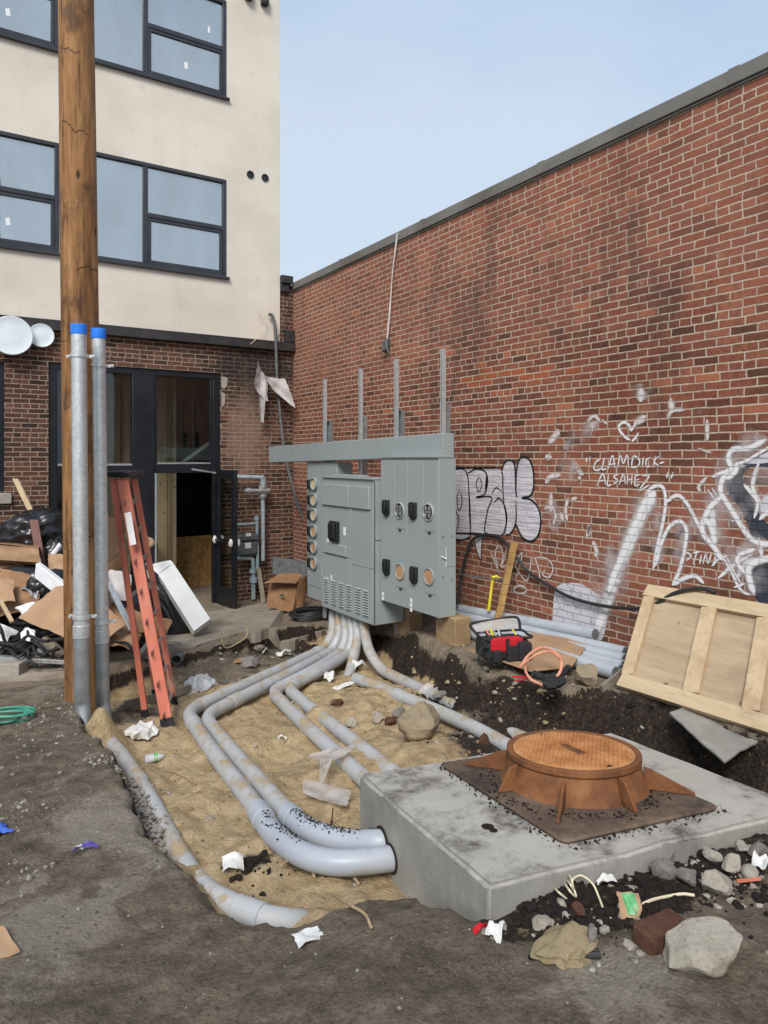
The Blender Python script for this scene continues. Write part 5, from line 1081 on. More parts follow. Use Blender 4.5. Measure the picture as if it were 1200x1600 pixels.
run('plastic_conduit', 'sand covered grey conduit right of the middle one, half buried', [up(549), low(551, 1000), low(544, 1022, 4.14), fl(505, 1046, .12), fl(447, 1075, .06), fl(490, 1111, .035), fl(545, 1153, .03), fl(612, 1206, .035), fl(650, 1236, .03)], couplings=(.12, .4), rad=.22)
run('plastic_conduit', 'short grey conduit dropping from the cabinet into the sand', [up(558), low(559, 1000), low(553, 1024, 4.12), low(547, 1048, 3.95), low(543, 1062, 3.85)], couplings=(.55,), rad=.3)
run('plastic_conduit', 'rightmost grey conduit from the cabinet, dropping beside the dark bank', [up(568), low(570, 990, 4.25), low(577, 1020, 4.15), fl(596, 1047, .05), fl(640, 1069, .03), fl(690, 1092, .05), fl(760, 1126, .07), fl(820, 1156, .07), fl(880, 1185, .06)], rad=.3)
run('plastic_conduit', 'grey conduit with a cut end lying in the sand below the cabinets', [fl(556, 1060, .07), fl(620, 1085, .07), fl(700, 1118, .08), fl(745, 1139, .08), fl(800, 1170, .07), fl(840, 1190, .07)], couplings=(.3,), rad=.3)
run('plastic_conduit', 'thinner grey conduit at the left edge of the excavation from the pole', [fl(152, 1132, -.02), fl(170, 1156, .02), fl(198, 1190, .05), fl(237, 1252, .05), fl(272, 1322, .05), fl(304, 1374, .05), fl(330, 1400, .06), fl(375, 1420, .06), fl(420, 1436, .05), fl(455, 1440, .03), fl(500, 1446, -.06)], r=.052, couplings=(.42, .8, .9), rad=.3)

# ---------------------------------------------------------------- concrete vault with manhole
A, B_, C_, D_ = onV(764, 1385), onV(561, 1209), onV(954, 1143), onV(1262, 1262)
vt = thing('concrete_vault', 'rectangular precast concrete vault sunk in the excavation', 'concrete vault', ((A + C_) / 2) + [0, 0, -.75])
bm = bmesh.new(); top = [bm.verts.new(p - np.array(ORG[vt.name])) for p in (A, D_, C_, B_)]; f = bm.faces.new(top); g = bmesh.ops.extrude_face_region(bm, geom=[f])
for e_ in g['geom']:
    if isinstance(e_, bmesh.types.BMVert): e_.co.z -= .75
bmesh.ops.recalc_face_normals(bm, faces=bm.faces[:]); bmesh.ops.bevel(bm, geom=[e for e in bm.edges if abs(e.verts[0].co.z - e.verts[1].co.z) < .3 and e.verts[0].co.z > .4] + [e for e in bm.edges if abs(e.verts[0].co.z - e.verts[1].co.z) > .3], offset=.018, segments=3, affect='EDGES')
bmesh.ops.triangulate(bm, faces=[f for f in bm.faces if len(f.verts) > 4]); bmesh.ops.subdivide_edges(bm, edges=bm.edges[:], cuts=7, use_grid_fill=True)
for v in bm.verts:
    n = float(vnoise(v.co.x * 1.0 + v.co.z, v.co.y + .7 * v.co.z, .12, 31)); v.co += Vector((n, n, n * .6)) * .012
me = bpy.data.meshes.new('body'); bm.to_mesh(me); bm.free(); me.materials.append(M['vault']); me.polygons.foreach_set('use_smooth', [True] * len(me.polygons)); me.set_sharp_from_angle(angle=R(50))
o = bpy.data.objects.new('body', me); C.objects.link(o); o.parent = vt
nf = unit(np.cross(B_ - A, UP)); nf = nf if nf @ FW < 0 else -nf
for pt, rx in ((at(612, 1341, 3.58), .072), (at(598, 1315, 3.68), .078)):
    t_ = np.dot(pt - A, nf); q = pt - nf * t_ + nf * .006
    MB().lathe([(rx, 0), (rx * .99, .006), (.003, .007)], q - nf * .004, nf, 28).build('pipe_opening', M['clod'], vt)
# cast iron frame and cover
FA, FB, FD = onV(881, 1321, .004), onV(688, 1197, .004), onV(1126, 1266, .004); FC = FB + FD - FA
ctr = onV(893, 1222)
mh = thing('manhole', 'rusty orange round manhole cover on its flared cast iron frame', 'manhole', ctr)
cen = (FA + FB + FC + FD) / 4
def rounded(cs, rad, n=6):
    out = []
    for i in range(4):
        a, b, c = cs[i - 1], cs[i], cs[(i + 1) % 4]; s = b + unit(a - b) * rad; e_ = b + unit(c - b) * rad
        for k in range(n + 1): t = k / n; out.append((1 - t) ** 2 * s + 2 * t * (1 - t) * b + t * t * e_)
    return out
MB().prism(rounded([FA, FD, FC, FB], .05), VN * .02).build('flange', M['flange'], mh, bevel=.008)
lc0 = at(895, 1170, 3.83); hh = float(np.dot(lc0 - cen, VN)) - .02; cz = lc0 - VN * hh
MB().lathe([(.388, 0), (.374, .012), (.341, hh - .04), (.352, hh - .03), (.352, hh), (.322, hh), (.320, hh - .012)], cz, VN, 72, caps=False).build('frame', M['rust'], mh, smooth=40, bevel=.003)
cv = MB().lathe([(.319, -.03), (.319, -.002), (.312, .0), (.002, .001)], cz + VN * (hh - .003), VN, 72, caps=False).build('cover', M['lid'], mh)
u_ = unit(FD - FA); u_ = unit(u_ - VN * np.dot(u_, VN)); v_ = unit(np.cross(VN, u_)); kb = MB(); n = 21
for i in range(-n, n + 1):
    for j in range(-n, n + 1):
        x_ = i * .0285 + (j % 2) * .01425; y_ = j * .0165
        if math.hypot(x_, y_) > .29 or (abs(x_) < .03 and abs(y_) < .09): continue
        p = cz + u_ * x_ + v_ * y_ + VN * (hh - .003); kb.boxf(p - u_ * .008 - v_ * .005, u_ * .016, v_ * .010, VN * .007)
kb.build('tread', M['lid'], cv, smooth=0)
MB().boxf(cz + u_ * -.022 + v_ * -.08 + VN * (hh - .003), u_ * .044, v_ * .16, VN * .006).build('centre_plate', M['rust'], cv, bevel=.002)
hk = MB()
for s in (-1, 1): hk.boxf(cz + v_ * s * .28 - u_ * .018 - v_ * .01 + VN * (hh - .003), u_ * .036, v_ * .02, VN * .0045)
hk.build('lifting_slot', M['clod'], cv)
for k in range(8):
    a = k * math.pi / 4 + math.pi / 4; dd = u_ * math.cos(a) + v_ * math.sin(a); ln = .60 if k % 2 == 0 else .47; pp = np.cross(VN, dd) * .0085; base = cz + VN * .002
    h2 = hh * (.62 if k % 2 == 0 else .72)
    poly = [base + dd * .365, base + dd * ln, base + dd * ln + VN * .012, base + dd * .40 + VN * (h2), base + dd * .355 + VN * (h2 + .012)]
    MB().prism([p - pp for p in poly], pp * 2).build('gusset', M['rust'], mh, bevel=.003)

rr = np.random.default_rng(21); EP = spline([fl(450, 1272, .085), fl(474, 1292, .09), fl(510, 1308, .095), fl(550, 1316, .1), at(598, 1315, 3.68)], 40); EQ = spline([fl(403, 1267, .08), fl(428, 1304, .085), fl(470, 1334, .09)], 40)
pts = []
for Pk, n in ((EP, 420), (EQ, 170)):
    for _ in range(n):
        i = rr.integers(4, len(Pk) - 1); tt = unit(Pk[i] - Pk[i - 1]); sd_ = unit(np.cross(tt, UP)); a = rr.normal() * .34; pts.append(Pk[i] + (UP * math.cos(a) + sd_ * math.sin(a)) * (CR * 1.05 + .001))
for _ in range(260): pts.append(fl(440 + rr.normal() * 9, 1300 + rr.normal() * 7, .03 + abs(rr.normal()) * .03))
scatter('soil_crumbs', M['clod'], pts, .0025 + .006 * rr.random(len(pts)) ** 3, 1, .6, .35, seed=12)

pts = []
for _ in range(900):
    a = rr.uniform(0, 6.283); q = .395 + abs(rr.normal()) * .05; p = cen + (u_ * math.cos(a) + v_ * math.sin(a)) * q
    pts.append(p + VN * .021)
for _ in range(500):
    k = rr.integers(4); a, b = [(FA, FD), (FD, FC), (FC, FB), (FB, FA)][k]; p = a + (b - a) * rr.random(); o = unit(p - cen); pts.append(p + o * (abs(rr.normal()) * .03) + VN * .001)
scatter('flange_dirt', M['clod'], pts, .002 + .008 * rr.random(len(pts)) ** 3, 1, .6, .35, seed=14)
# ---------------------------------------------------------------- along the brick wall on the right
def on_g(px, py, lift=0.0): return gpt(px, py, lift)
for k, (pl, pr_, X, lift, lab) in enumerate([
  ((700, 957), (930, 1004), 5.09, .05, 'longest grey conduit stick, tight against the base of the graffiti wall'),
  ((712, 980), (978, 1020), 5.03, .0, 'grey conduit stick second from the wall in the loose pile'),
  ((757, 982), (977, 1032), 4.92, .0, 'grey conduit stick in the middle of the loose pile by the wall'),
  ((708, 990), (975, 1043), 4.81, .0, 'grey conduit stick fourth from the wall, ending under the plywood panel'),
  ((724, 1001), (970, 1053), 4.70, .0, 'grey conduit stick behind the tool bag, next to last from the wall'),
  ((850, 1040), (962, 1062), 4.60, .0, 'grey conduit stick nearest the trench, half under the cardboard')]):
    y_a = onX(*pl, X)[1]; y_b = onX(*pr_, X)[1]; r_ = .055
    a = np.array([X + .02 * (k % 2), y_a, gz(X, y_a) + r_ + lift]); b = np.array([X, y_b, gz(X, y_b) + r_ + lift])
    t = thing('conduit_stick', lab, 'conduit', b - [0, 0, r_], 'loose conduit sticks by the wall'); MB().tube([a, b], r_, 24).build('pipe', M['pvcclean'], t, smooth=50)
    MB().tube([b + unit(b - a) * .002, b + unit(b - a) * .003], r_ * .88, 24).build('bore', M['cablegrey'], t, smooth=0); tt = unit(b - a); MB().tube([a, a + tt * .12], r_ * 1.1, 24).build('bell_end', M['pvcclean'], t, smooth=40)
# stake, rod, tape
s0, s1 = onX(772, 996, 4.86), onX(804, 848, 5.12); s0[2] = gz(s0[0], s0[1]) - .02
st_ = thing('timber_stake', 'rough muddy timber stake leaning on the wall behind the tool bag', 'stake', s0); bm_ = MB()
n_ = 9; pv = [s0 + (s1 - s0) * k / n_ for k in range(n_ + 1)]; rr = np.random.default_rng(2)
for k in range(n_): bm_.beam(pv[k] + rr.normal(size=3) * .0015, pv[k + 1] + rr.normal(size=3) * .0015 + (s1 - s0) * .002, RT * .072, FW * .045)
bm_.build('post', M['stake'], st_, bevel=.006)
rd0, rd1 = onX(700, 895, 5.08), onX(786, 906, 5.03); one(MB().tube([rd0, (rd0 + rd1) / 2 - [0, 0, .005], rd1], .008, 8), 'rod', M['galvdark'], 'thin dark rod from the cabinet side to the timber stake', 'rod')
q = onX(770, 902, 5.02); yt = thing('tape_ribbon', 'yellow tape ribbon tied to the thin rod beside the stake', 'tape', q)
MB().sheet([q + RT * -.012, q + RT * .012, onX(765, 955, 5.0) + RT * .006, onX(762, 955, 5.0) - RT * .008], .002, 8, .02, .004, 3).lathe([(.012, -.012), (.016, 0), (.012, .012)], q, RT, 10).tube([q, q + RT * .04 + UP * .012, q + RT * .075 - UP * .01], [.012, .014, .006], 8).build('ribbon', M['yellow'], yt)
# sagging cable
cb = [onX(px, py, X) for px, py, X in [(714, 945, 5.0), (722, 895, 5.1), (732, 855, 5.15), (742, 841, 5.17), (756, 836, 5.18), (780, 839, 5.18), (794, 853, 5.13), (806, 868, 5.12), (822, 890, 5.16), (850, 910, 5.17), (884, 930, 5.17), (920, 942, 5.17), (960, 949, 5.14), (1004, 951, 5.08), (1024, 944, 5.0), (1052, 928, 5.02), (1075, 921, 5.05), (1100, 920, 5.08), (1118, 926, 5.1)]]
one(MB().tube(spline(cb, 6), .016, 10), 'cable', M['cable'], 'black cable sagging across the graffiti wall down to the plywood panel', 'cable')
# plywood panel leaning on the wall
b0, b1 = onZ(970, 1077, -1.76), onZ(1200, 1150, -1.76); dY = unit(b1 - b0); t0 = onX(1015, 919, 5.10); t1 = t0 + dY * np.linalg.norm(b1 - b0) * 1.0
b1 = b0 + dY * 2.44; t1 = t0 + dY * 2.44; nrm = unit(np.cross(b1 - b0, t0 - b0)); nrm = nrm if nrm @ FW < 0 else -nrm
pp = thing('framed_panel', 'large plywood panel with a lumber frame leaning against the graffiti wall', 'panel', (b0 + b1) / 2)
def loc(u, v): return b0 + (b1 - b0) * u + (t0 - b0) * v
def brd(u0, v0, u1, v1, wd, nm='frame_board', th=.038, mat='lumber', off=0.0):
    a, b = loc(u0, v0) + nrm * (.02 + th / 2 + off), loc(u1, v1) + nrm * (.02 + th / 2 + off); d = unit(b - a); s = unit(np.cross(d, nrm)); return MB().beam(a, b, s * wd, nrm * th).build(nm, M[mat], pp, bevel=.003)
MB().boxf(b0, b1 - b0, t0 - b0, nrm * .018).build('plywood_sheet', M['ply'], pp, smooth=0)
W_ = .115; Hh = np.linalg.norm(t0 - b0); Lh = 2.44; vw = W_ / Hh / 2; uw = W_ / Lh / 2
brd(0, vw, 1, vw, W_); brd(0, 1 - vw, 1, 1 - vw, W_, off=.001)
for u in (uw * .85, .235, .41, .60, .79, .985 - uw): brd(u, 2 * vw, u - (.0), 1 - 2 * vw, W_ if u > .1 else W_ * .8, mat='lumberup')
# weathered board behind it
wb = thing('weathered_board', 'weathered grey board standing behind the plywood panel', 'board', onX(985, 1030, 5.0))
a0, a1 = onX(952, 1072, 4.66), onX(1028, 912, 5.15); sd_ = dY
MB().boxf(a0 - nrm * .04, dY * .16, a1 - a0, -nrm * .03).build('plank', M['greywood'], wb, bevel=.004)
MB().boxf(a1 - nrm * .03 - UP * .035, dY * .9, -UP * .05, -nrm * .02).build('rail', M['greywood'], wb, bevel=.003)
a0, a1 = on_g(940, 1088, .02), onX(980, 1052, 4.62); one(MB().bar(a0, a1 + UP * .03, .07, .02, UP), 'broken_slat', M['greywood'], 'broken grey slat leaning by the lower left corner of the plywood panel', 'slat')
# cement board sliding into the trench
c4 = [onZ(1046, 1112, -1.745), onZ(1132, 1187, -1.79), onZ(1196, 1150, -1.77), onZ(1110, 1090, -1.74)]
one(MB().sheet(c4, .012, 8, -.02, .004, 4, .01), 'cement_board', M['greyboard'], 'thin grey cement board sliding off the bank under the plywood panel', 'board')
# tool bag on its cardboard
cbp = [on_g(731, 1037, .012), on_g(829, 1072, .03), on_g(893, 1062, .02), on_g(921, 1009, .012), on_g(836, 1000, .012)]
zc = max(p[2] for p in cbp[1:4]) + .005; cbp = [np.array([p[0], p[1], zc + .004 * k]) for k, p in enumerate(cbp)]
cm = thing('cardboard_sheet', 'flat cardboard sheet under the red and black tool bag', 'cardboard', cbp[0], 'cardboard pieces'); MB().prism(cbp, (0, 0, .006)).build('sheet', M['card'], cm); 
o0 = on_g(796, 1047); o0[2] = zc + .012; tb = thing('tool_bag', 'open red and black tool bag on cardboard by the wall', 'tool bag', o0)
ub = unit(RT * .97 + FW * .28); vb = unit(np.cross(UP, ub))
def bl(x_, y_, z_): return o0 + ub * x_ + vb * y_ + UP * z_
def pillow(x0, x1, y0, y1, z0, z1, n=4, bulge=.02, taper=.0):
    v, f = ico(4); v = np.sign(v) * np.abs(v) ** .38; v = v / np.abs(v).max(0); c = np.array([(x0 + x1) / 2, (y0 + y1) / 2, (z0 + z1) / 2]); s = np.array([(x1 - x0) / 2, (y1 - y0) / 2, (z1 - z0) / 2]); p = v * s
    p[:, :2] *= (1 - taper * (p[:, 2:3] / s[2])); p += c; return [bl(*q) for q in p], f
MB().add(*pillow(-.22, .2, -.02, .22, 0, .175, bulge=.02, taper=.05)).build('body', M['blackfab'], tb, smooth=60)
MB().add(*pillow(-.175, .12, -.032, .02, .075, .195)).build('red_panel', M['red'], tb, smooth=60)
MB().add(*pillow(-.225, -.19, .0, .2, .02, .17)).build('end_panel', M['blackfab'], tb, smooth=60)
for x_ in (-.165, -.045, .02): MB().add(*pillow(x_, x_ + .075, -.06, -.01, .0, .13 if x_ > -.1 else .1)).build('pocket', M['blackfab'], tb, smooth=60)
MB().add(*pillow(.05, .17, -.09, .0, .0, .16)).build('pocket', M['blackfab'], tb, smooth=60)
MB().tube(spline([bl(-.2, .0, .175), bl(-.0, -.015, .185), bl(.2, .0, .175), bl(.215, .1, .18), bl(.2, .2, .19), bl(0, .22, .19), bl(-.2, .2, .19), bl(-.215, .1, .18), bl(-.2, .0, .175)], 6), .011, 8).build('rim', M['blackfab'], tb)
lid_ = MB().sheet([bl(-.21, .2, .19), bl(.19, .2, .2), bl(.2, .27, .28), bl(-.22, .27, .25)], .01, 6, .02).build('lid', M['film'], tb)
MB().tube(spline([bl(-.215, .195, .19), bl(-.235, .26, .23), bl(-.21, .27, .26), bl(0, .28, .275), bl(.16, .275, .29), bl(.215, .26, .27), bl(.2, .2, .2)], 6), .012, 8).build('lid_rim', M['blackfab'], lid_)
rr = np.random.default_rng(8); tl = MB()
for k in range(7):
    x_ = rr.uniform(-.18, .16); MB().tube([bl(x_, .10 + rr.uniform(-.03, .05), .14), bl(x_ + rr.uniform(-.08, .08), .17, .2 + rr.uniform(0, .035))], rr.uniform(.007, .013), 8).build('tool', M[('yellow', 'galvdark', 'black', 'alum', 'yellow', 'orange', 'black')[k]], tb)
MB().tube(spline([bl(-.2, -.02, .12), bl(-.27, -.05, .13), bl(-.31, -.08, .08), bl(-.31, -.1, .01)], 6), .011, 8).build('strap', M['blackfab'], tb)
MB().boxf(bl(-.05, -.035, .1), ub * .03, vb * -.006, UP * .09).build('logo_patch', M['blackfab'], tb)
w0 = lambda px, py, l: on_g(px, py, l)
def plane_z(px, py, dz): return onZ(px, py, zc + dz - EYE)
one(MB().tube(spline([plane_z(x_, y_, z_) for x_, y_, z_ in [(815, 1038, .09), (828, 1022, .13), (846, 1012, .17), (866, 1018, .18), (877, 1034, .14), (874, 1052, .08), (862, 1062, .03)]], 8), .011, 8).tube(spline([plane_z(x_, y_, z_) for x_, y_, z_ in [(824, 1030, .10), (821, 1046, .07), (828, 1060, .04), (842, 1068, .02), (848, 1071, .02)]], 8), .010, 8).tube(spline([plane_z(x_, y_, z_) for x_, y_, z_ in [(812, 1042, .10), (836, 1024, .14), (858, 1018, .17), (878, 1030, .16)]], 8), .009, 8), 'wire_coil', M['copper'], 'loose orange wire loops lying against the tool bag', 'wire')
one(MB().tube(spline([plane_z(x_, y_, z_) for x_, y_, z_ in [(832, 1052, .06), (848, 1058, .05), (870, 1056, .05), (888, 1044, .05)]], 8), [.02 + .012 * math.sin(i) ** 2 for i in range(25)], 10).add(*[(put(crumple(31, 3, .25)[0], plane_z(866, 1066, .03), (.12, .07, .035), (0, 0, .4))), crumple(31, 3, .25)[1]]), 'tool_belt', M['blackfab'], 'black tool belt lying on the cardboard right of the tool bag', 'tool belt')
pl_ = thing('pliers', 'pliers with red handles on the cardboard in front of the tool bag', 'pliers', plane_z(818, 1062, .01))
for a, b in (((801, 1058), (830, 1057)), ((803, 1063), (830, 1059))): MB().tube(spline([plane_z(*a, .012), plane_z((a[0] + b[0]) / 2, a[1] - 1, .014), plane_z(*b, .014)], 5), [.007] * 10 + [.005], 8).build('handle', M['red'], pl_)
MB().bar(plane_z(829, 1058, .014), plane_z(841, 1056, .014), .025, .012, UP).build('jaws', M['galvdark'], pl_, bevel=.003)
def rockthing(px, py, s, seed, mat, lab, cat='rock', grp=None, rot=(0, 0, 0), sub=4, sink=.2, cuts=11, name='rock', zr=None, rough=.025):
    v, f = rockv(seed, sub, cuts, rough, .5, .85); p = on_g(px, py) if zr is None else onZ(px, py, zr)
    q = put(v, (0, 0, 0), s, rot); q[:, 2] -= q[:, 2].min() + (q[:, 2].max() - q[:, 2].min()) * sink; return one(MB().add(q + p, f), name, M[mat], lab, cat, grp, smooth=28)
rockthing(918, 1070, (.13, .11, .1), 41, 'rocktan', 'tan rock at the bank edge beside the cardboard and conduit ends', 'rock')

# hanging cable and box on the wall
hb_ = thing('hanging_box', 'small grey electrical box dangling from the roof edge on a pale cable', 'electrical box', onX(600, 550, XR - .08))
top_ = onX(620, 366, XR - .05)
MB().tube([top_ + [.1, 0, .03], top_, onX(614, 420, XR - .04), onX(609, 480, XR - .04), onX(604.5, 528, XR - .06)], .007, 8).tube([top_ + [.1, -.05, .03], top_ + [0, -.03, 0], onX(613, 425, XR - .045), onX(610, 482, XR - .05), onX(605.5, 530, XR - .07)], .006, 8).build('cable', M['rag'], hb_)
bx = onX(599, 541, XR - .09); MB().boxf(bx + np.array([0, .055, -.07]), (0, -.1, .02), (.06, 0, 0), (0, -.03, .15)).build('box', M['cablegrey'], hb_, bevel=.004)
MB().tube(spline([onX(604, 528, XR - .07), onX(604, 540, XR - .1), onX(606, 548, XR - .1), onX(609, 553, XR - .08)], 5), .014, 8).build('connector', M['cablegrey'], hb_)

# ---------------------------------------------------------------- the far corner
lp = [onY(px, py, Y) for px, py, Y in [(420, 491, YL - .10), (425, 493, YL - .10), (429, 506, YL - .10), (431, 535, YL - .10), (433, 590, YL - .1), (437, 640, YL - .12), (444, 700, YL - .18), (453, 745, YL - .25), (464, 785, YL - .33), (478, 820, YL - .42), (492, 852, YL - .5)]]
one(MB().tube(spline(lp, 6), [.026] * 24 + [.022] * 37, 10), 'service_pipe', M['cablegrey'], 'thin dusty pipe with a bent top leaning down the corner of the two walls', 'pipe')
one(MB().tube(spline([onY(px, py, YL - .08) for px, py in [(452, 468), (449, 490), (441, 515), (430, 535), (418, 546)]], 6), .009, 8), 'loose_wire', M['cable'], 'black wire dropping from the brick stub over the trim band', 'wire')
one(MB().tube(spline([onY(px, py, YL - .1) for px, py in [(402, 485), (407, 494), (415, 500), (414, 512), (404, 526), (391, 538)]], 6), .006, 6), 'thin_wire', M['rope'], 'thin pale wire curling out of the stucco above the trim', 'wire')
rg = MB(); Yr = YL - .16
rg.sheet([onY(402, 566, Yr), onY(417, 592, Yr - .05), onY(412, 660, Yr), onY(406, 658, Yr)], .006, 14, .06, .018, 5, .02).sheet([onY(401, 575, Yr - .03), onY(418, 590, Yr - .03), onY(417, 628, Yr - .03), onY(397, 600, Yr - .03)], .006, 10, .05, .015, 6, .03)
rg.sheet([onY(412, 588, Yr - .04), onY(446, 592, Yr - .1), onY(462, 638, Yr - .2), onY(424, 606, Yr - .06)], .006, 14, .06, .014, 7, .02)
one(rg, 'torn_plastic', M['greycloth'], 'torn grey white plastic sheet snagged on the pipe in the corner', 'plastic sheet')
# gas meter set
gm = thing('gas_meter', 'grey gas meter with blue grey pipes on the brown brick wall behind the door', 'gas meter', onY(385, 935, YL - .15)); YG = YL - .14
g_ = lambda px, py, dy=0: onY(px, py, YG - dy)
MB().tube(fillet([g_(352, 745), g_(410, 746), g_(411, 790), g_(411, 876)], .08), .034, 16).tube([g_(408, 745), g_(411, 748), g_(411.5, 757)], .046, 16).build('supply_pipe', M['gasblue'], gm, smooth=50)
v = MB().tube([g_(382, 767, .03), g_(408, 767, .03)], .036, 14).tube([g_(411, 756), g_(411, 779)], .062, 16).tube([g_(386, 767, .03), g_(391, 767, .03)], .05, 8).tube([g_(411, 759), g_(411, 762)], .078, 12).tube([g_(411, 773), g_(411, 776)], .078, 12).tube([g_(405, 767, .03), g_(420, 767, .03)], .055, 14)
v.build('regulator', M['alum'], gm, smooth=45)
MB().tube([g_(401.5, 808, .05), g_(402.5, 888, .05)], .027, 14).tube([g_(368, 820, .05), g_(401, 818, .05)], .024, 12).tube([g_(401, 806, .05), g_(401, 813, .05)], .038, 12).build('outlet_pipe', M['gasblue'], gm, smooth=50)
q0, q1 = g_(368, 868, .02), g_(399, 868, .02); zt_2 = g_(380, 832)[2]
MB().boxf(q0 + [.02, -.1, 0], (q1[0] - q0[0] - .02, 0, 0), (0, .2, 0), (0, 0, (zt_2 - q0[2]) * .62)).boxf(q0 + [0, -.12, (zt_2 - q0[2]) * .64], (q1[0] - q0[0] + .02, 0, 0), (0, .24, 0), (0, 0, (zt_2 - q0[2]) * .3)).build('meter_body', M['meter'], gm, bevel=.03, bseg=3)
MB().boxf(g_(383, 857, .125), (.1, 0, 0), (0, -.004, 0), (0, 0, .09)).build('label_plate', M['label'], gm); MB().boxf(g_(384, 838, .145), (.09, 0, 0), (0, -.004, 0), (0, 0, .05)).build('label_plate', M['label'], gm)
MB().tube(fillet([g_(366, 872, .03), g_(395, 872, .03), g_(396, 890, .03), g_(396, 936, .03)], .06), .036, 14).tube([g_(395, 889, .03), g_(395, 895, .03)], .06, 10).tube([g_(396, 902, .03), g_(396, 910, .03)], .065, 12).build('outlet_pipe', M['gasblue'], gm, smooth=50)
one(MB().bar(g_(404, 888, .1), g_(412, 942, .3), .07, .025, RT), 'grey_slat', M['greywood'], 'short grey slat leaning against the wall beside the gas meter', 'slat')
p0 = onY(426, 897, 10.6); one(MB().boxf(p0, onY(488, 907, 10.2) - p0, (.06, .14, 0), (0, 0, .27)), 'trough_section', M['cablegrey'], 'loose grey metal trough section behind the damp cardboard box', 'trough', bevel=.004)
# cardboard box by the meter cabinet
Yb = 9.72; k0 = onY(417, 948, Yb); k1 = onY(457, 958, Yb - .1)
cx_ = thing('cardboard_box', 'damp open cardboard box leaning under the left meter cabinet', 'cardboard box', (k0 + k1) / 2, 'cardboard pieces')
f_ = [onY(416, 947, Yb), onY(456, 958, Yb - .1), onY(466, 910, Yb + .08), onY(421, 912, Yb + .12)]; back = np.array([.12, .22, .05])
MB().sheet(f_, .006, 6, .01, .003, 1, .01).build('front', M['carddirty'], cx_)
MB().sheet([f_[1], f_[1] + np.array([.11, .12, .0]), f_[2] + np.array([.13, .1, .02]), f_[2]], .006, 6, .01, .003, 2).build('side', M['carddirty'], cx_)
MB().sheet([onY(411, 912, Yb - .05), onY(462, 911, Yb - .05), onY(474, 897, Yb + .22), onY(436, 897, Yb + .22)], .006, 6, .015, .004, 3, .02).build('flap', M['carddirty'], cx_)
MB().sheet([onY(460, 957, Yb - .02), onY(476, 954, Yb + .1), onY(480, 898, Yb + .2), onY(466, 906, Yb + .05)], .006, 6, .02, .003, 4).build('flap', M['carddirty'], cx_)
q = onY(441, 930, Yb - .06); MB().tube([q - RT * .035, q + RT * .03], .016, 8).build('hand_hole', M['black'], cx_)
# coil of cable
cp = gpt(486, 968); cm_ = MB(); rr = np.random.default_rng(12)
for k in range(6):
    r0 = .28 + rr.uniform(-.04, .04); off = rr.normal(size=2) * .015; P = [np.array([cp[0] + off[0] + r0 * math.cos(a), cp[1] + off[1] + r0 * .8 * math.sin(a), cp[2] + .045 + .013 * k + .012 * math.sin(a * 2 + k)]) for a in np.linspace(0, 6.28 * .98, 40)]; cm_.tube(P, .017, 8)
one(cm_, 'cable_coil', M['cable'], 'flat coil of black cable on the slab under the cabinets', 'cable coil')

# ---------------------------------------------------------------- things lying in the excavation
def crump(name, mat, px, py, s, seed, lab, cat, rot=(0, 0, 0), amp=.28, freq=3.2, grp=None, lift=0.0, sub=5):
    v, f = crumple(seed, sub, amp, 12, freq); q = put(v, (0, 0, 0), s, rot); q[:, 2] -= q[:, 2].min() * .6; q += gpt(px, py); q[:, 2] += lift; return one(MB().add(q, f), name, M[mat], lab, cat, grp, smooth=70)
one(cloth(gpt(312, 1076) - [0, 0, .01], .17, .13, .10, 51, amp=.06, freq=8, yaw=.3), 'plastic_bag', M['bagclear'], 'crumpled translucent plastic bag on the soil beside the ladder', 'plastic bag', smooth=70)
one(cloth(gpt(219, 1150), .13, .10, .07, 52, amp=.05, freq=10, yaw=.5), 'rag', M['rag'], 'crumpled white cloth on the sand at the ladder foot', 'rag', smooth=70)
ff_ = lambda px, py, l: fl(px, py, l)
one(MB().sheet([ff_(458, 1188, .08), ff_(508, 1192, .13), ff_(560, 1165, .14), ff_(515, 1176, .15)], .002, 16, .02, .008, 5, .03).sheet([ff_(500, 1188, .14), ff_(520, 1184, .14), ff_(506, 1222, .06), ff_(498, 1222, .06)], .002, 12, .01, .005, 6, .03), 'plastic_film', M['film'], 'twisted clear plastic film draped over the middle conduit', 'plastic film')
one(MB().sheet([ff_(473, 1216, .06), ff_(549, 1234, .07), ff_(542, 1259, .05), ff_(474, 1240, .04)], .002, 14, .012, .005, 8, .02), 'plastic_wrap', M['film'], 'flat strip of clear plastic wrap on the sand left of the vault', 'plastic film')
one(MB().sheet([ff_(640, 1090, .04), ff_(665, 1070, .12), ff_(690, 1072, .12), ff_(676, 1092, .03)], .002, 10, .02, .01, 9, .05), 'plastic_scrap', M['film'], 'torn clear plastic scrap near the right buried conduit', 'plastic film')
def scrap(name, mat, px, py, sx_, sy_, rot, seed, lab, cat='paper', bend=.02, noise=.006, lift=.012, grp=None, tilt=0.0):
    p = gpt(px, py, lift); u = np.array([math.cos(rot), math.sin(rot), 0]); v = np.array([-math.sin(rot), math.cos(rot), tilt]); return one(MB().sheet([p - u * sx_ - v * sy_, p + u * sx_ - v * sy_, p + u * sx_ + v * sy_, p - u * sx_ + v * sy_], .002, 8, bend, noise, seed, .03), name, M[mat], lab, cat, grp)
scrap('paper_scrap', 'paper', 364, 1362, .05, .035, -.3, 3, 'folded white paper scrap on the sand near the black crumbs', bend=.03, tilt=.5, lift=.035)
scrap('paper_scrap', 'paper', 482, 1470, .055, .04, -.1, 4, 'torn white paper on the dark soil at the front', bend=.006, noise=.004)
scrap('paper_scrap', 'paper', 441, 1157, .035, .012, -.9, 5, 'small white sliver on the sand between the conduits', bend=.02)
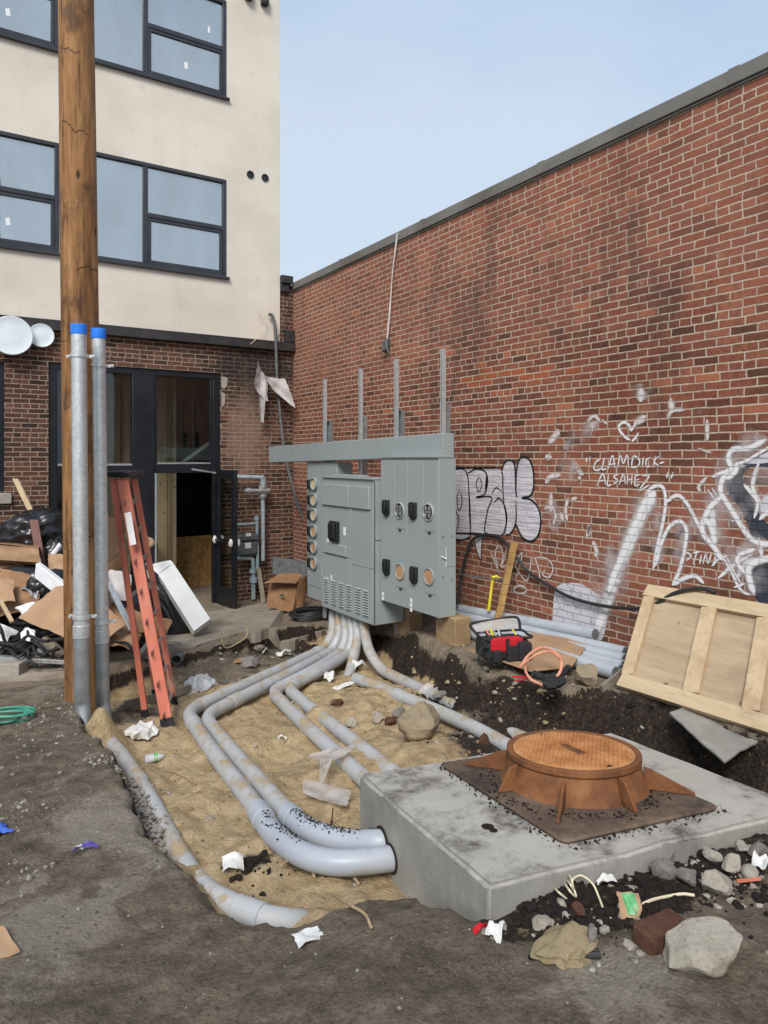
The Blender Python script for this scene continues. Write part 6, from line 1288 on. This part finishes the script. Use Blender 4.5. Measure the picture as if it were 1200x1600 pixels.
scrap('paper_scrap', 'paper', 560, 1050, .09, .05, .2, 6, 'dusty white paper below the cabinets at the conduit ends', bend=.05, noise=.015, lift=.05)
scrap('paper_scrap', 'paper', 515, 1064, .07, .05, .9, 16, 'crumpled pale paper left of the cut conduit end', bend=.05, noise=.012, lift=.04)
scrap('paper_scrap', 'paper', 545, 1074, .2, .03, .15, 7, 'long torn pale paper strip lying across the sand', bend=.02, noise=.008)
scrap('cardboard_scrap', 'carddirty', 376, 1036, .10, .05, .6, 8, 'brown cardboard scrap on the soil by the outer conduit bend', 'cardboard', .02, .008, grp='cardboard pieces')
scrap('paper_scrap', 'paper', 414, 1022, .055, .04, .3, 9, 'white foil scrap on the soil below the broken slab edge', bend=.03, noise=.012, lift=.03)
scrap('paper_scrap', 'paper', 445, 1026, .12, .04, .5, 10, 'torn paper heap beside the conduit bundle under the slab', bend=.04, noise=.016, lift=.03)
b = gpt(240, 1192, .035); bt = thing('plastic_bottle', 'small clear bottle with green label on the sand', 'bottle', b)
MB().lathe([(.026, -.06), (.03, -.055), (.03, .03), (.026, .045), (.014, .06), (.014, .07)], b, unit(RT * .9 + FW * .4), 16).build('body', M['bagclear'], bt, smooth=50); MB().lathe([(.0308, -.0), (.0308, .03)], b, unit(RT * .9 + FW * .4), 16, caps=False).build('label_band', M['packet'], bt)
rockthing(655, 1152, (.22, .15, .15), 42, 'rocktan', 'big tan boulder on the sand behind the vault', 'boulder', sink=.12, cuts=7, rot=(0, .1, .5))
rockthing(547, 1136, (.065, .05, .055), 43, 'rockpale', 'small white stone on the sand left of the tan boulder')
rockthing(590, 1128, (.07, .06, .05), 44, 'rockpale', 'white mortar lump between the conduits near the boulder')
rockthing(608, 1132, (.07, .06, .05), 45, 'brickbit', 'red brick fragment beside the white mortar lump', 'brick fragment')
rockthing(626, 1122, (.08, .06, .06), 46, 'rockgrey', 'grey rubble lump just behind the tan boulder')
rockthing(527, 1102, (.09, .06, .04), 47, 'brickbit', 'dark brown brick shard on the soil patch', 'brick fragment')
v, f = rockv(48, 3, 8, .02); one(MB().add(put(v, fl(757, 1165, .06), (.045, .03, .11), (.1, -.15, 0)), f), 'clay_shard', M['brickbit'], 'upright brown clay shard at the back of the vault', 'shard')
rockthing(690, 1095, (.09, .07, .05), 49, 'rockgrey', 'rubble lump on the right buried conduit')
rockthing(392, 1040, (.15, .12, .07), 70, 'rockgrey', 'grey crumbled asphalt lump on the soil heap by the slab')
rockthing(735, 1142, (.045, .04, .035), 71, 'rockpale', 'small white stone between the two right conduits')
one(MB().bar(gpt(195, 1108, .03), gpt(298, 1084, .05), .07, .025, UP), 'board_offcut', M['greywood'], 'short grey board offcut lying under the ladder', 'board offcut')
q = fl(519, 1298, .1); one(MB().tube(spline([q, q + [0, .0, .06], q + [.005, 0, .12]], 4), .004, 6).tube([q + [0, -.0, -.03], q + [.0, .01, .05]], [.012, .006], 8), 'copper_wire', M['brickbit'], 'rusty wire stub standing between the two elbows', 'wire')
q = gpt(278, 1039, .05); one(MB().lathe([(.05, -.06), (.055, -.06), (.055, .06), (.05, .06), (.046, .05), (.046, -.05)], q, FW, 20, caps=False), 'pipe_end', M['cablegrey'], 'short grey pipe end sticking out below the plank', 'pipe')
def rootthing(pts, r_, lab, mat='root', name='root', cat='root'): return one(MB().tube(spline([gpt(x_, y_, .012 + l) for x_, y_, l in pts], 6), r_, 7), name, M[mat], lab, cat)
rootthing([(520, 1398, .0), (528, 1415, .02), (548, 1425, .01), (570, 1440, .015), (580, 1458, .01)], .006, 'thin dry root running over the dark edge at the front')
rootthing([(440, 1364, .02), (462, 1358, .05), (482, 1366, .04), (492, 1378, .0)], .007, 'pale curved root under the front grey elbow')
rootthing([(535, 1366, .02), (548, 1376, .02), (560, 1386, .0)], .008, 'short thick root poking from the sand under the elbow')
rootthing([(262, 1208, .0), (285, 1220, .02), (305, 1232, .01)], .004, 'thin straw like root on the sand by the left conduit')
rootthing([(345, 1012, .09), (352, 1020, .02), (372, 1018, .04), (386, 1012, .09), (384, 1000, .14)], .010, 'pale root looping over the broken slab lumps')

# ---------------------------------------------------------------- foreground left
gh = MB(); rr = np.random.default_rng(4); c = gpt(2, 1128, .01)
for k in range(5):
    rx, ry = rr.uniform(.16, .22), rr.uniform(.08, .13); ph = rr.uniform(-.3, .3); P = [c + np.array([0, 0, .012 + .012 * k + .02 * max(0, math.sin(a + k))]) + RT * (rx * math.cos(a) + .01 * k) + FW * (ry * math.sin(a + ph)) for a in np.linspace(0, 6.0, 36)]; gh.tube(P, .0085, 8)
one(gh, 'garden_hose', M['green'], 'loosely coiled green hose at the left edge of the yard', 'hose')
one(cloth(gpt(-4, 1300), .05, .06, .02, 53, amp=.02, freq=22, n=30), 'blue_wrapper', M['blue'], 'crumpled blue plastic at the left edge on the dirt', 'wrapper', smooth=70)
q = gpt(134, 1333, .02); wrp = thing('candy_wrapper', 'purple and white wrapper lying on the pale dirt', 'wrapper', q); u = unit(RT * .93 + FW * .36)
MB().sheet([q - u * .055 - FW * .014, q + u * .055 - FW * .012, q + u * .055 + FW * .015, q - u * .055 + FW * .013], .002, 8, .022, .003, 2, .04).build('film', M['purple'], wrp); MB().sheet([q - u * .057 - FW * .002 + UP * .0035, q - u * .015 + UP * .0045 - FW * .006, q + u * .0 + FW * .012 + UP * .004, q - u * .05 + FW * .012 + UP * .0035], .001, 6, .016, .002, 3, .04).build('label', M['paper'], wrp)
c4 = [gpt(-30, 1450, .012), gpt(6, 1458, .02), gpt(32, 1494, .012), gpt(-30, 1502, .008)]; one(MB().sheet(c4, .005, 6, .008, .002, 3, .02), 'cardboard_scrap', M['card'], 'corner of brown cardboard at the lower left edge on the dirt', 'cardboard', 'cardboard pieces')

# ---------------------------------------------------------------- rubble in front of the vault
rockthing(1086, 1512, (.168, .09, .088), 58, 'rockpale', 'largest pale rock in the right foreground with flat facets', 'rock', rot=(.2, -.33, -.5), sub=5, cuts=13, sink=.08, rough=.012)
v, f = ico(4); v = np.sign(v) * np.abs(v) ** .22; v = v / np.abs(v).max(0); p = gpt(1033, 1474, .04); one(MB().add(put(v, p, (.095, .05, .034), (.05, -.06, -.15)) + .0012 * rng.normal(size=v.shape), f), 'loose_brick', M['brickbit'], 'single red brick half buried beside the largest pale rock', 'brick', smooth=40)
for k, (px, py, s, mat, lab) in enumerate([
  (1120, 1395, .085, 'rockpale', 'pale jagged rock in the rubble below the vault edge'), (1075, 1378, .07, 'rockgrey', 'dark grey rock among the rubble left of the pale jagged one'),
  (1035, 1368, .07, 'rockgrey', 'round dark stone at the left end of the right rubble heap'), (1145, 1360, .06, 'rockpale', 'white angular chunk on top of the rubble heap'), (1170, 1372, .055, 'rockpale', 'white rubble chunk at the right end of the heap'),
  (1112, 1345, .05, 'rockpale', 'small white chunk against the vault at the right heap'), (1185, 1335, .06, 'rockgrey', 'grey stone at the right edge of the picture below the vault'), (1160, 1330, .045, 'rockpale', 'small pale stone near the right edge by the vault'),
  (1060, 1350, .045, 'rockgrey', 'small dark stone touching the vault face above the heap'), (848, 1448, .05, 'rockpale', 'pinkish white stone in the dark soil near the vault corner'), (1003, 1388, .05, 'clod', 'black lump of asphalt in the soil between rope and rubble'), (905, 1428, .035, 'brickbit', 'small red brick chip in the dark soil under the rope'),
  (1010, 1350, .03, 'rockpale', 'tiny white chip in soil at the vault face')]):
    rockthing(px, py, (s * .95, s * .72, s * .62), 80 + k, mat, lab, 'rock', None, (0, .2, k), sub=3, cuts=9, sink=.15)
rockthing(885, 1490, (.13, .085, .05), 59, 'sandlump', 'flat crumbled yellow mortar lump in front of the vault corner', 'mortar lump', sub=5, cuts=5, sink=.2, rough=.06)
rockthing(925, 1478, (.05, .02, .05), 99, 'rockgrey', 'grey stone sliver leaning on the crumbled mortar lump', sink=.1, rot=(0, .7, .6))
a, b = gpt(872, 1502, .012), gpt(938, 1500, .012); one(MB().tube([a, (a + b) / 2 + UP * .004, b], .013, 10), 'hose_piece', M['cable'], 'short black hose piece under the crumbled mortar lump', 'hose')
one(MB().tube(spline([gpt(x_, y_, l * .55) for x_, y_, l in [(888, 1412, .02), (868, 1402, .05), (860, 1388, .06), (872, 1382, .07), (888, 1392, .06), (896, 1404, .05), (890, 1388, .09), (872, 1378, .10), (884, 1398, .06), (900, 1410, .03), (894, 1394, .08), (908, 1386, .08), (926, 1396, .06), (936, 1410, .03), (942, 1424, .015)]], 7), .0042, 8), 'rope', M['rope'], 'pale rope tangled on the dark soil in front of the vault', 'rope')
one(MB().tube(spline([gpt(x_, y_, .012) for x_, y_ in [(1004, 1420), (1020, 1412), (1044, 1406), (1066, 1402), (1085, 1404)]], 6), .006, 8), 'rope_end', M['rope'], 'short straight rope end right of the green packet', 'rope')
q = gpt(984, 1430, .03); pk = thing('paper_packet', 'torn green printed packet on the soil beside the red brick', 'packet', q); u = unit(RT - FW * .1)
MB().sheet([q - u * .045 - UP * .03 - FW * .03, q + u * .04 - UP * .03 - FW * .03, q + u * .045 + UP * .035 + FW * .03, q - u * .04 + UP * .035 + FW * .03], .003, 8, .012, .004, 4, .04).build('card', M['card'], pk); MB().sheet([q - u * .026 - UP * .021 - FW * .026, q + u * .028 - UP * .021 - FW * .026, q + u * .03 + UP * .035 + FW * .024, q - u * .026 + UP * .035 + FW * .024], .002, 8, .014, .004, 4, .03).build('print', M['packet'], pk)
scrap('paper_scrap', 'paper', 775, 1466, .035, .03, .5, 21, 'crumpled white scrap at the front vault corner', bend=.03, noise=.01, lift=.02)
scrap('paper_scrap', 'paper', 948, 1386, .04, .015, -.3, 22, 'torn white strip at the base of the vault front', bend=.02, noise=.006, lift=.02)
scrap('red_scrap', 'red', 752, 1456, .035, .01, -.1, 23, 'faded red strip at the foot of the vault corner', 'plastic strip', bend=.01)
scrap('paper_scrap', 'paper', 1190, 1362, .03, .03, .2, 24, 'white plastic scrap on the rubble by the right edge', bend=.03, noise=.01, lift=.03)
q = gpt(1170, 1385, .02); one(MB().bar(q - RT * .05, q + RT * .05 + UP * .01, .012, .006, UP), 'orange_strip', M['orange'], 'thin orange strip lying on the rubble at the right', 'plastic strip')
sh = MB()   # footprint-like tar blots on the vault top stay flat
for px, py, a_, b_ in ((762, 1291, .03, .018), (771, 1297, .02, .01)):
    c = onV(px, py, .004); sh.lathe([(a_, 0), (a_ * .9, .002), (.002, .003)], c, VN, 12)
sh.build('tar_blot', M['clod'], vt)

# ---------------------------------------------------------------- heap of waste in front of the building
GRP = 'cardboard pieces'
def card(c4, lab, mat='card', bend=.03, noise=.008, seed=1, th=.006, name='cardboard_sheet', grp=GRP, cat='cardboard'): return one(MB().sheet([at(*c) for c in c4], th, 10, bend, noise, seed, .015), name, M[mat], lab, cat, grp)
v, f = crumple(61, 5, .2, 14, 3.4); one(MB().add(put(v, at(66, 842, 9.0), (.46, .34, .33), (0, .1, .2)), f), 'bin_bag', M['bagblack'], 'large black bin bag on top of the waste heap by the window', 'bin bag', 'black bin bags', smooth=70)
v, f = crumple(62, 5, .24, 14, 3.4); one(MB().add(put(v, at(98, 872, 8.6), (.2, .16, .2), (0, .1, .2)), f), 'bin_bag', M['bagblack'], 'small black bin bag just left of the pole on the heap', 'bin bag', 'black bin bags', smooth=70)
v, f = crumple(63, 5, .2, 14, 3.2); one(MB().add(put(v, at(262, 945, 8.75), (.17, .15, .52), (0, -.42, -.55)), f), 'bin_bag', M['bagblack'], 'long black bin bag slumped behind the white carton', 'bin bag', 'black bin bags', smooth=70)
one(MB().beam(at(24, 748, 9.6), at(62, 826, 9.35), RT * .075, FW * .035), 'pine_stick', M['lumberup'], 'clean pine stick standing up behind the big bin bag', 'stick', bevel=.003)
one(MB().beam(at(53, 812, 8.55), at(66, 890, 8.3), RT * .10, FW * .012), 'metal_strip', M['rustbit'], 'brown rusty strip leaning in front of the big bin bag', 'metal strip')
a = at(-30, 850, 8.2); bxx = thing('cardboard_box', 'flat crushed cardboard box at the left end of the waste heap', 'cardboard box', at(20, 880, 8.1), GRP)
MB().sheet([at(-40, 872, 8.0), at(64, 879, 8.0), at(60, 857, 8.0), at(-40, 848, 8.0)], .006, 8, .01, .004, 3).build('side', M['card'], bxx); MB().sheet([at(-40, 848, 8.0), at(60, 857, 8.0), at(62, 852, 8.7), at(-40, 846, 8.7)], .006, 8, .01, .006, 4).build('top', M['carddirty'], bxx)
MB().sheet([at(-40, 874, 8.02), at(66, 881, 8.02), at(60, 890, 8.5), at(-40, 888, 8.5)], .006, 6, .01).build('bottom', M['carddirty'], bxx)
card([(76, 889, 7.9), (104, 893, 7.9), (104, 868, 8.0), (75, 866, 8.0)], 'small cardboard flap beside the pole below the small bin bag', seed=5)
a, b = at(58, 890, 7.7), at(112, 932, 7.4); one(MB().beam(a, b, UP * .16 + RT * .02, FW * .10), 'foam_block', M['foam'], 'white foam packing beam sloping behind the pole', 'foam', bevel=.012)
one(MB().sheet([at(78, 866, 8.2), at(85, 868, 8.2), at(97, 853, 8.3), at(92, 848, 8.3)], .02, 4, .02), 'foam_strip', M['foam'], 'bent white foam strip around the small bin bag', 'foam')
card([(-30, 975, 7.5), (58, 952, 7.4), (66, 900, 7.9), (-30, 890, 8.0)], 'wide brown cardboard leaning at the left edge of the heap', 'carddirty', .05, .015, 6)
card([(28, 965, 7.1), (128, 1012, 6.75), (165, 900, 7.4), (92, 912, 7.5)], 'large flat cardboard panel behind the pole at the heap front', 'card', .03, .006, 7)
card([(150, 1012, 6.8), (198, 976, 7.1), (166, 948, 7.4), (130, 985, 7.1)], 'cardboard panel corner between the conduit and the ladder', 'card', .02, .006, 8)
card([(24, 948, 7.25), (40, 966, 7.2), (66, 946, 7.3), (46, 942, 7.4)], 'white torn foam sheet on the leaning brown cardboard', 'foam', .02, .006, 9, .02, 'foam_sheet', None, 'foam')
card([(32, 920, 7.6), (56, 938, 7.5), (60, 928, 7.6), (36, 918, 7.7)], 'silver foil scrap above the torn foam sheet', 'alum', .02, .01, 10, .003, 'foil_scrap', None, 'foil')
v, f = crumple(64, 4, .25, 12, 3); one(MB().add(put(v, at(66, 924, 7.75), (.14, .12, .2)), f), 'dark_blob', M['bagblack'], 'dark crumpled blob inside the heap under the foam packing beam', 'plastic')  # dark body filling the black interior of the heap
one(MB().bar(at(0, 938, 7.15), at(19, 972, 7.05), .035, .03), 'wood_lath', M['lumberup'], 'thin pine lath leaning at the left edge of the heap', 'lath')
one(MB().bar(at(-30, 1026, 6.95), at(108, 1034, 6.9), .07, .04, FW), 'metal_stud', M['alum'], 'bright metal stud lying along the front of the heap', 'metal stud', bevel=.003)
one(MB().bar(at(10, 1000, 7.2), at(-2, 975, 7.3), .03, .02), 'metal_offcut', M['alum'], 'short bright metal offcut among the black cables', 'metal offcut')
one(MB().bar(at(57, 1026, 6.95), at(72, 1002, 7.1), .06, .03), 'metal_bracket', M['alum'], 'bent bright metal bracket beside the brown log', 'bracket')
one(MB().tube(spline([at(68, 1003, 7.1), at(84, 1016, 7.05), at(98, 1030, 7.0)], 4), .07, 16), 'log', M['greywood'], 'short brown log among the cables beside the pole', 'log')
one(MB().boxf(at(-30, 1062, 6.75), RT * .36, FW * .2, UP * .15), 'concrete_block', M['stonesill'], 'grey block at the left edge under the metal stud', 'block', bevel=.01)
one(MB().beam(at(-40, 1074, 6.7), at(110, 1041, 6.98), RT * .02 + FW * .14, UP * .022), 'weathered_plank', M['greywood'], 'weathered thin plank along the foot of the heap', 'plank', bevel=.003)
rr = np.random.default_rng(77)
for k, (px0, py0, px1, py1, lab) in enumerate([(-10, 1000, 105, 990, 'black cable looping across the top of the cable tangle'), (-10, 1045, 100, 1005, 'black cable sagging past the bright metal bracket'), (-10, 975, 60, 1040, 'black cable dropping through the tangle at the left'), (30, 985, 108, 1050, 'black cable running down to the plank beside the pole'), (0, 1020, 90, 1020, 'black cable wrapped over the bright metal stud'), (170, 1005, 250, 1040, 'black cable behind the ladder feet on the slab')]):
    P = [at(px0 + (px1 - px0) * t + rr.normal() * 4, py0 + (py1 - py0) * t + rr.normal() * 9, 7.05 - .25 * t + rr.normal() * .06) for t in np.linspace(0, 1, 7)]; one(MB().tube(spline(P, 6), .016, 8), 'cable', M['cable'], lab, 'cable', 'black cables in the waste heap')
v, f = crumple(66, 5, .25, 12, 3); one(MB().add(put(v, at(25, 1012, 7.35), (.5, .25, .2)), f), 'bin_liner', M['bagblack'], 'flattened black bin liner under the cable tangle', 'bin bag', 'black bin bags', smooth=70)
v, f = crumple(67, 5, .2, 12, 3); one(MB().add(put(v, at(30, 960, 8.1), (.75, .4, .5)), f), 'debris_bag', M['bagblack'], 'dark bag buried in the middle of the heap behind the cardboard', 'bin bag', 'black bin bags', smooth=70)
v, f = crumple(68, 5, .2, 12, 3); one(MB().add(put(v, at(190, 975, 8.0), (.35, .3, .3)), f), 'debris_bag', M['bagblack'], 'dark bag behind the ladder under the torn cardboard', 'bin bag', 'black bin bags', smooth=70)
tbx = thing('cardboard_box', 'tall cardboard box standing behind the conduits and ladder', 'cardboard box', at(176, 890, 8.3), GRP)
MB().sheet([at(140, 885, 8.2), at(168, 878, 8.2), at(168, 808, 8.3), at(140, 806, 8.3)], .006, 6, .01).build('side', M['card'], tbx); MB().sheet([at(168, 878, 8.2), at(190, 860, 8.6), at(190, 815, 8.7), at(168, 806, 8.3)], .006, 6, .01).build('side', M['card'], tbx); MB().sheet([at(166, 892, 8.1), at(190, 888, 8.5), at(190, 862, 8.6), at(168, 880, 8.2)], .006, 6, .01).build('flap', M['carddirty'], tbx)
card([(222, 842, 8.3), (230, 862, 8.3), (240, 850, 8.4), (232, 838, 8.5)], 'small cardboard flap poking out right of the ladder', seed=12)
card([(166, 998, 7.25), (215, 1004, 7.2), (238, 965, 7.6), (168, 940, 7.7)], 'torn cardboard on the slab between conduit and ladder', 'carddirty', .03, .012, 13)
card([(172, 945, 7.6), (205, 940, 7.6), (205, 898, 7.9), (170, 893, 7.9)], 'dull grey plastic sheet hanging behind the ladder', 'greycloth', .05, .012, 14, .004, 'plastic_sheet', None, 'plastic sheet')
one(MB().bar(at(166, 905, 7.4), at(206, 985, 7.0), .055, .03), 'metal_stud', M['alum'], 'bright metal stud leaning between the conduits and the ladder', 'metal stud', bevel=.003)
card([(200, 985, 7.2), (255, 998, 7.2), (270, 970, 7.7), (215, 960, 7.7)], 'brown cardboard lying on the slab behind the ladder', 'carddirty', .02, .008, 15)
# plank bridging the slab edge
pl4 = [onZ(256, 1030, -2.125), onZ(380, 983, -2.2), onZ(345, 974, -2.235), onZ(172, 1004, -2.2)]
pl4 = [p + UP * .05 for p in pl4]; one(MB().sheet(pl4, .03, 8, .004, .002, 3, .004), 'wide_plank', M['greywood'], 'wide worn board lying on the broken slab edge behind the ladder', 'board')
# white carton leaning on the black bag
wc = thing('white_carton', 'long white carton leaning against the black bag by the door', 'carton', at(315, 975, 8.4))
F4 = [at(303, 986, 8.3), at(329, 967, 8.45), at(271, 880, 8.75), at(247, 897, 8.62)]; th_ = np.cross(F4[1] - F4[0], F4[3] - F4[0]); th_ = unit(th_); th_ = th_ if th_ @ FW > 0 else -th_
MB().prism(F4, th_ * .13).build('body', M['whitebox'], wc, bevel=.004)
MB().sheet([F4[3], F4[2], F4[2] + unit(F4[2] - F4[1]) * .02 - RT * .03 + FW * .02 + UP * .02, at(231, 884, 8.75)], .004, 6, .01).build('flap', M['whitebox'], wc)
fc = lambda u, v: F4[0] + (F4[1] - F4[0]) * u + (F4[3] - F4[0]) * v - th_ * .002
MB().prism([fc(.42, .36), fc(.47, .36), fc(.47, .72), fc(.42, .72)], -th_ * .001).prism([fc(.58, .42), fc(.61, .42), fc(.61, .62), fc(.58, .62)], -th_ * .001).build('print', M['black'], wc, smooth=0)

for c4, lab, mat, sd_ in [([(-30, 905, 8.0), (30, 900, 7.9), (44, 872, 8.4), (-20, 868, 8.5)], 'pale cardboard sheet lying below the flat crushed box', 'card', 31),
  ([(60, 962, 7.3), (98, 958, 7.1), (104, 925, 7.5), (66, 930, 7.6)], 'upright cardboard piece between foam beam and large panel', 'carddirty', 32),
  ([(-20, 948, 7.3), (24, 940, 7.25), (20, 905, 7.6), (-25, 912, 7.6)], 'torn pale cardboard at the left picture edge above the lath', 'card', 33),
  ([(168, 1010, 7.0), (206, 1016, 6.95), (222, 995, 7.2), (180, 985, 7.3)], 'small pale cardboard flap at the foot of the ladder rear rail', 'card', 34),
  ([(-30, 1000, 7.1), (10, 1005, 7.0), (28, 985, 7.2), (-20, 978, 7.3)], 'white paper sheet among the black cables at the left edge', 'paper', 35),
  ([(34, 1006, 7.0), (58, 1002, 6.98), (54, 984, 7.1), (32, 988, 7.15)], 'white carton piece under the large cardboard panel', 'foam', 36)]:
    card(c4, lab, mat, .03, .012, sd_, .005, 'cardboard_sheet' if mat.startswith('card') else 'paper_sheet', GRP if mat.startswith('card') else None, 'cardboard' if mat.startswith('card') else 'paper')
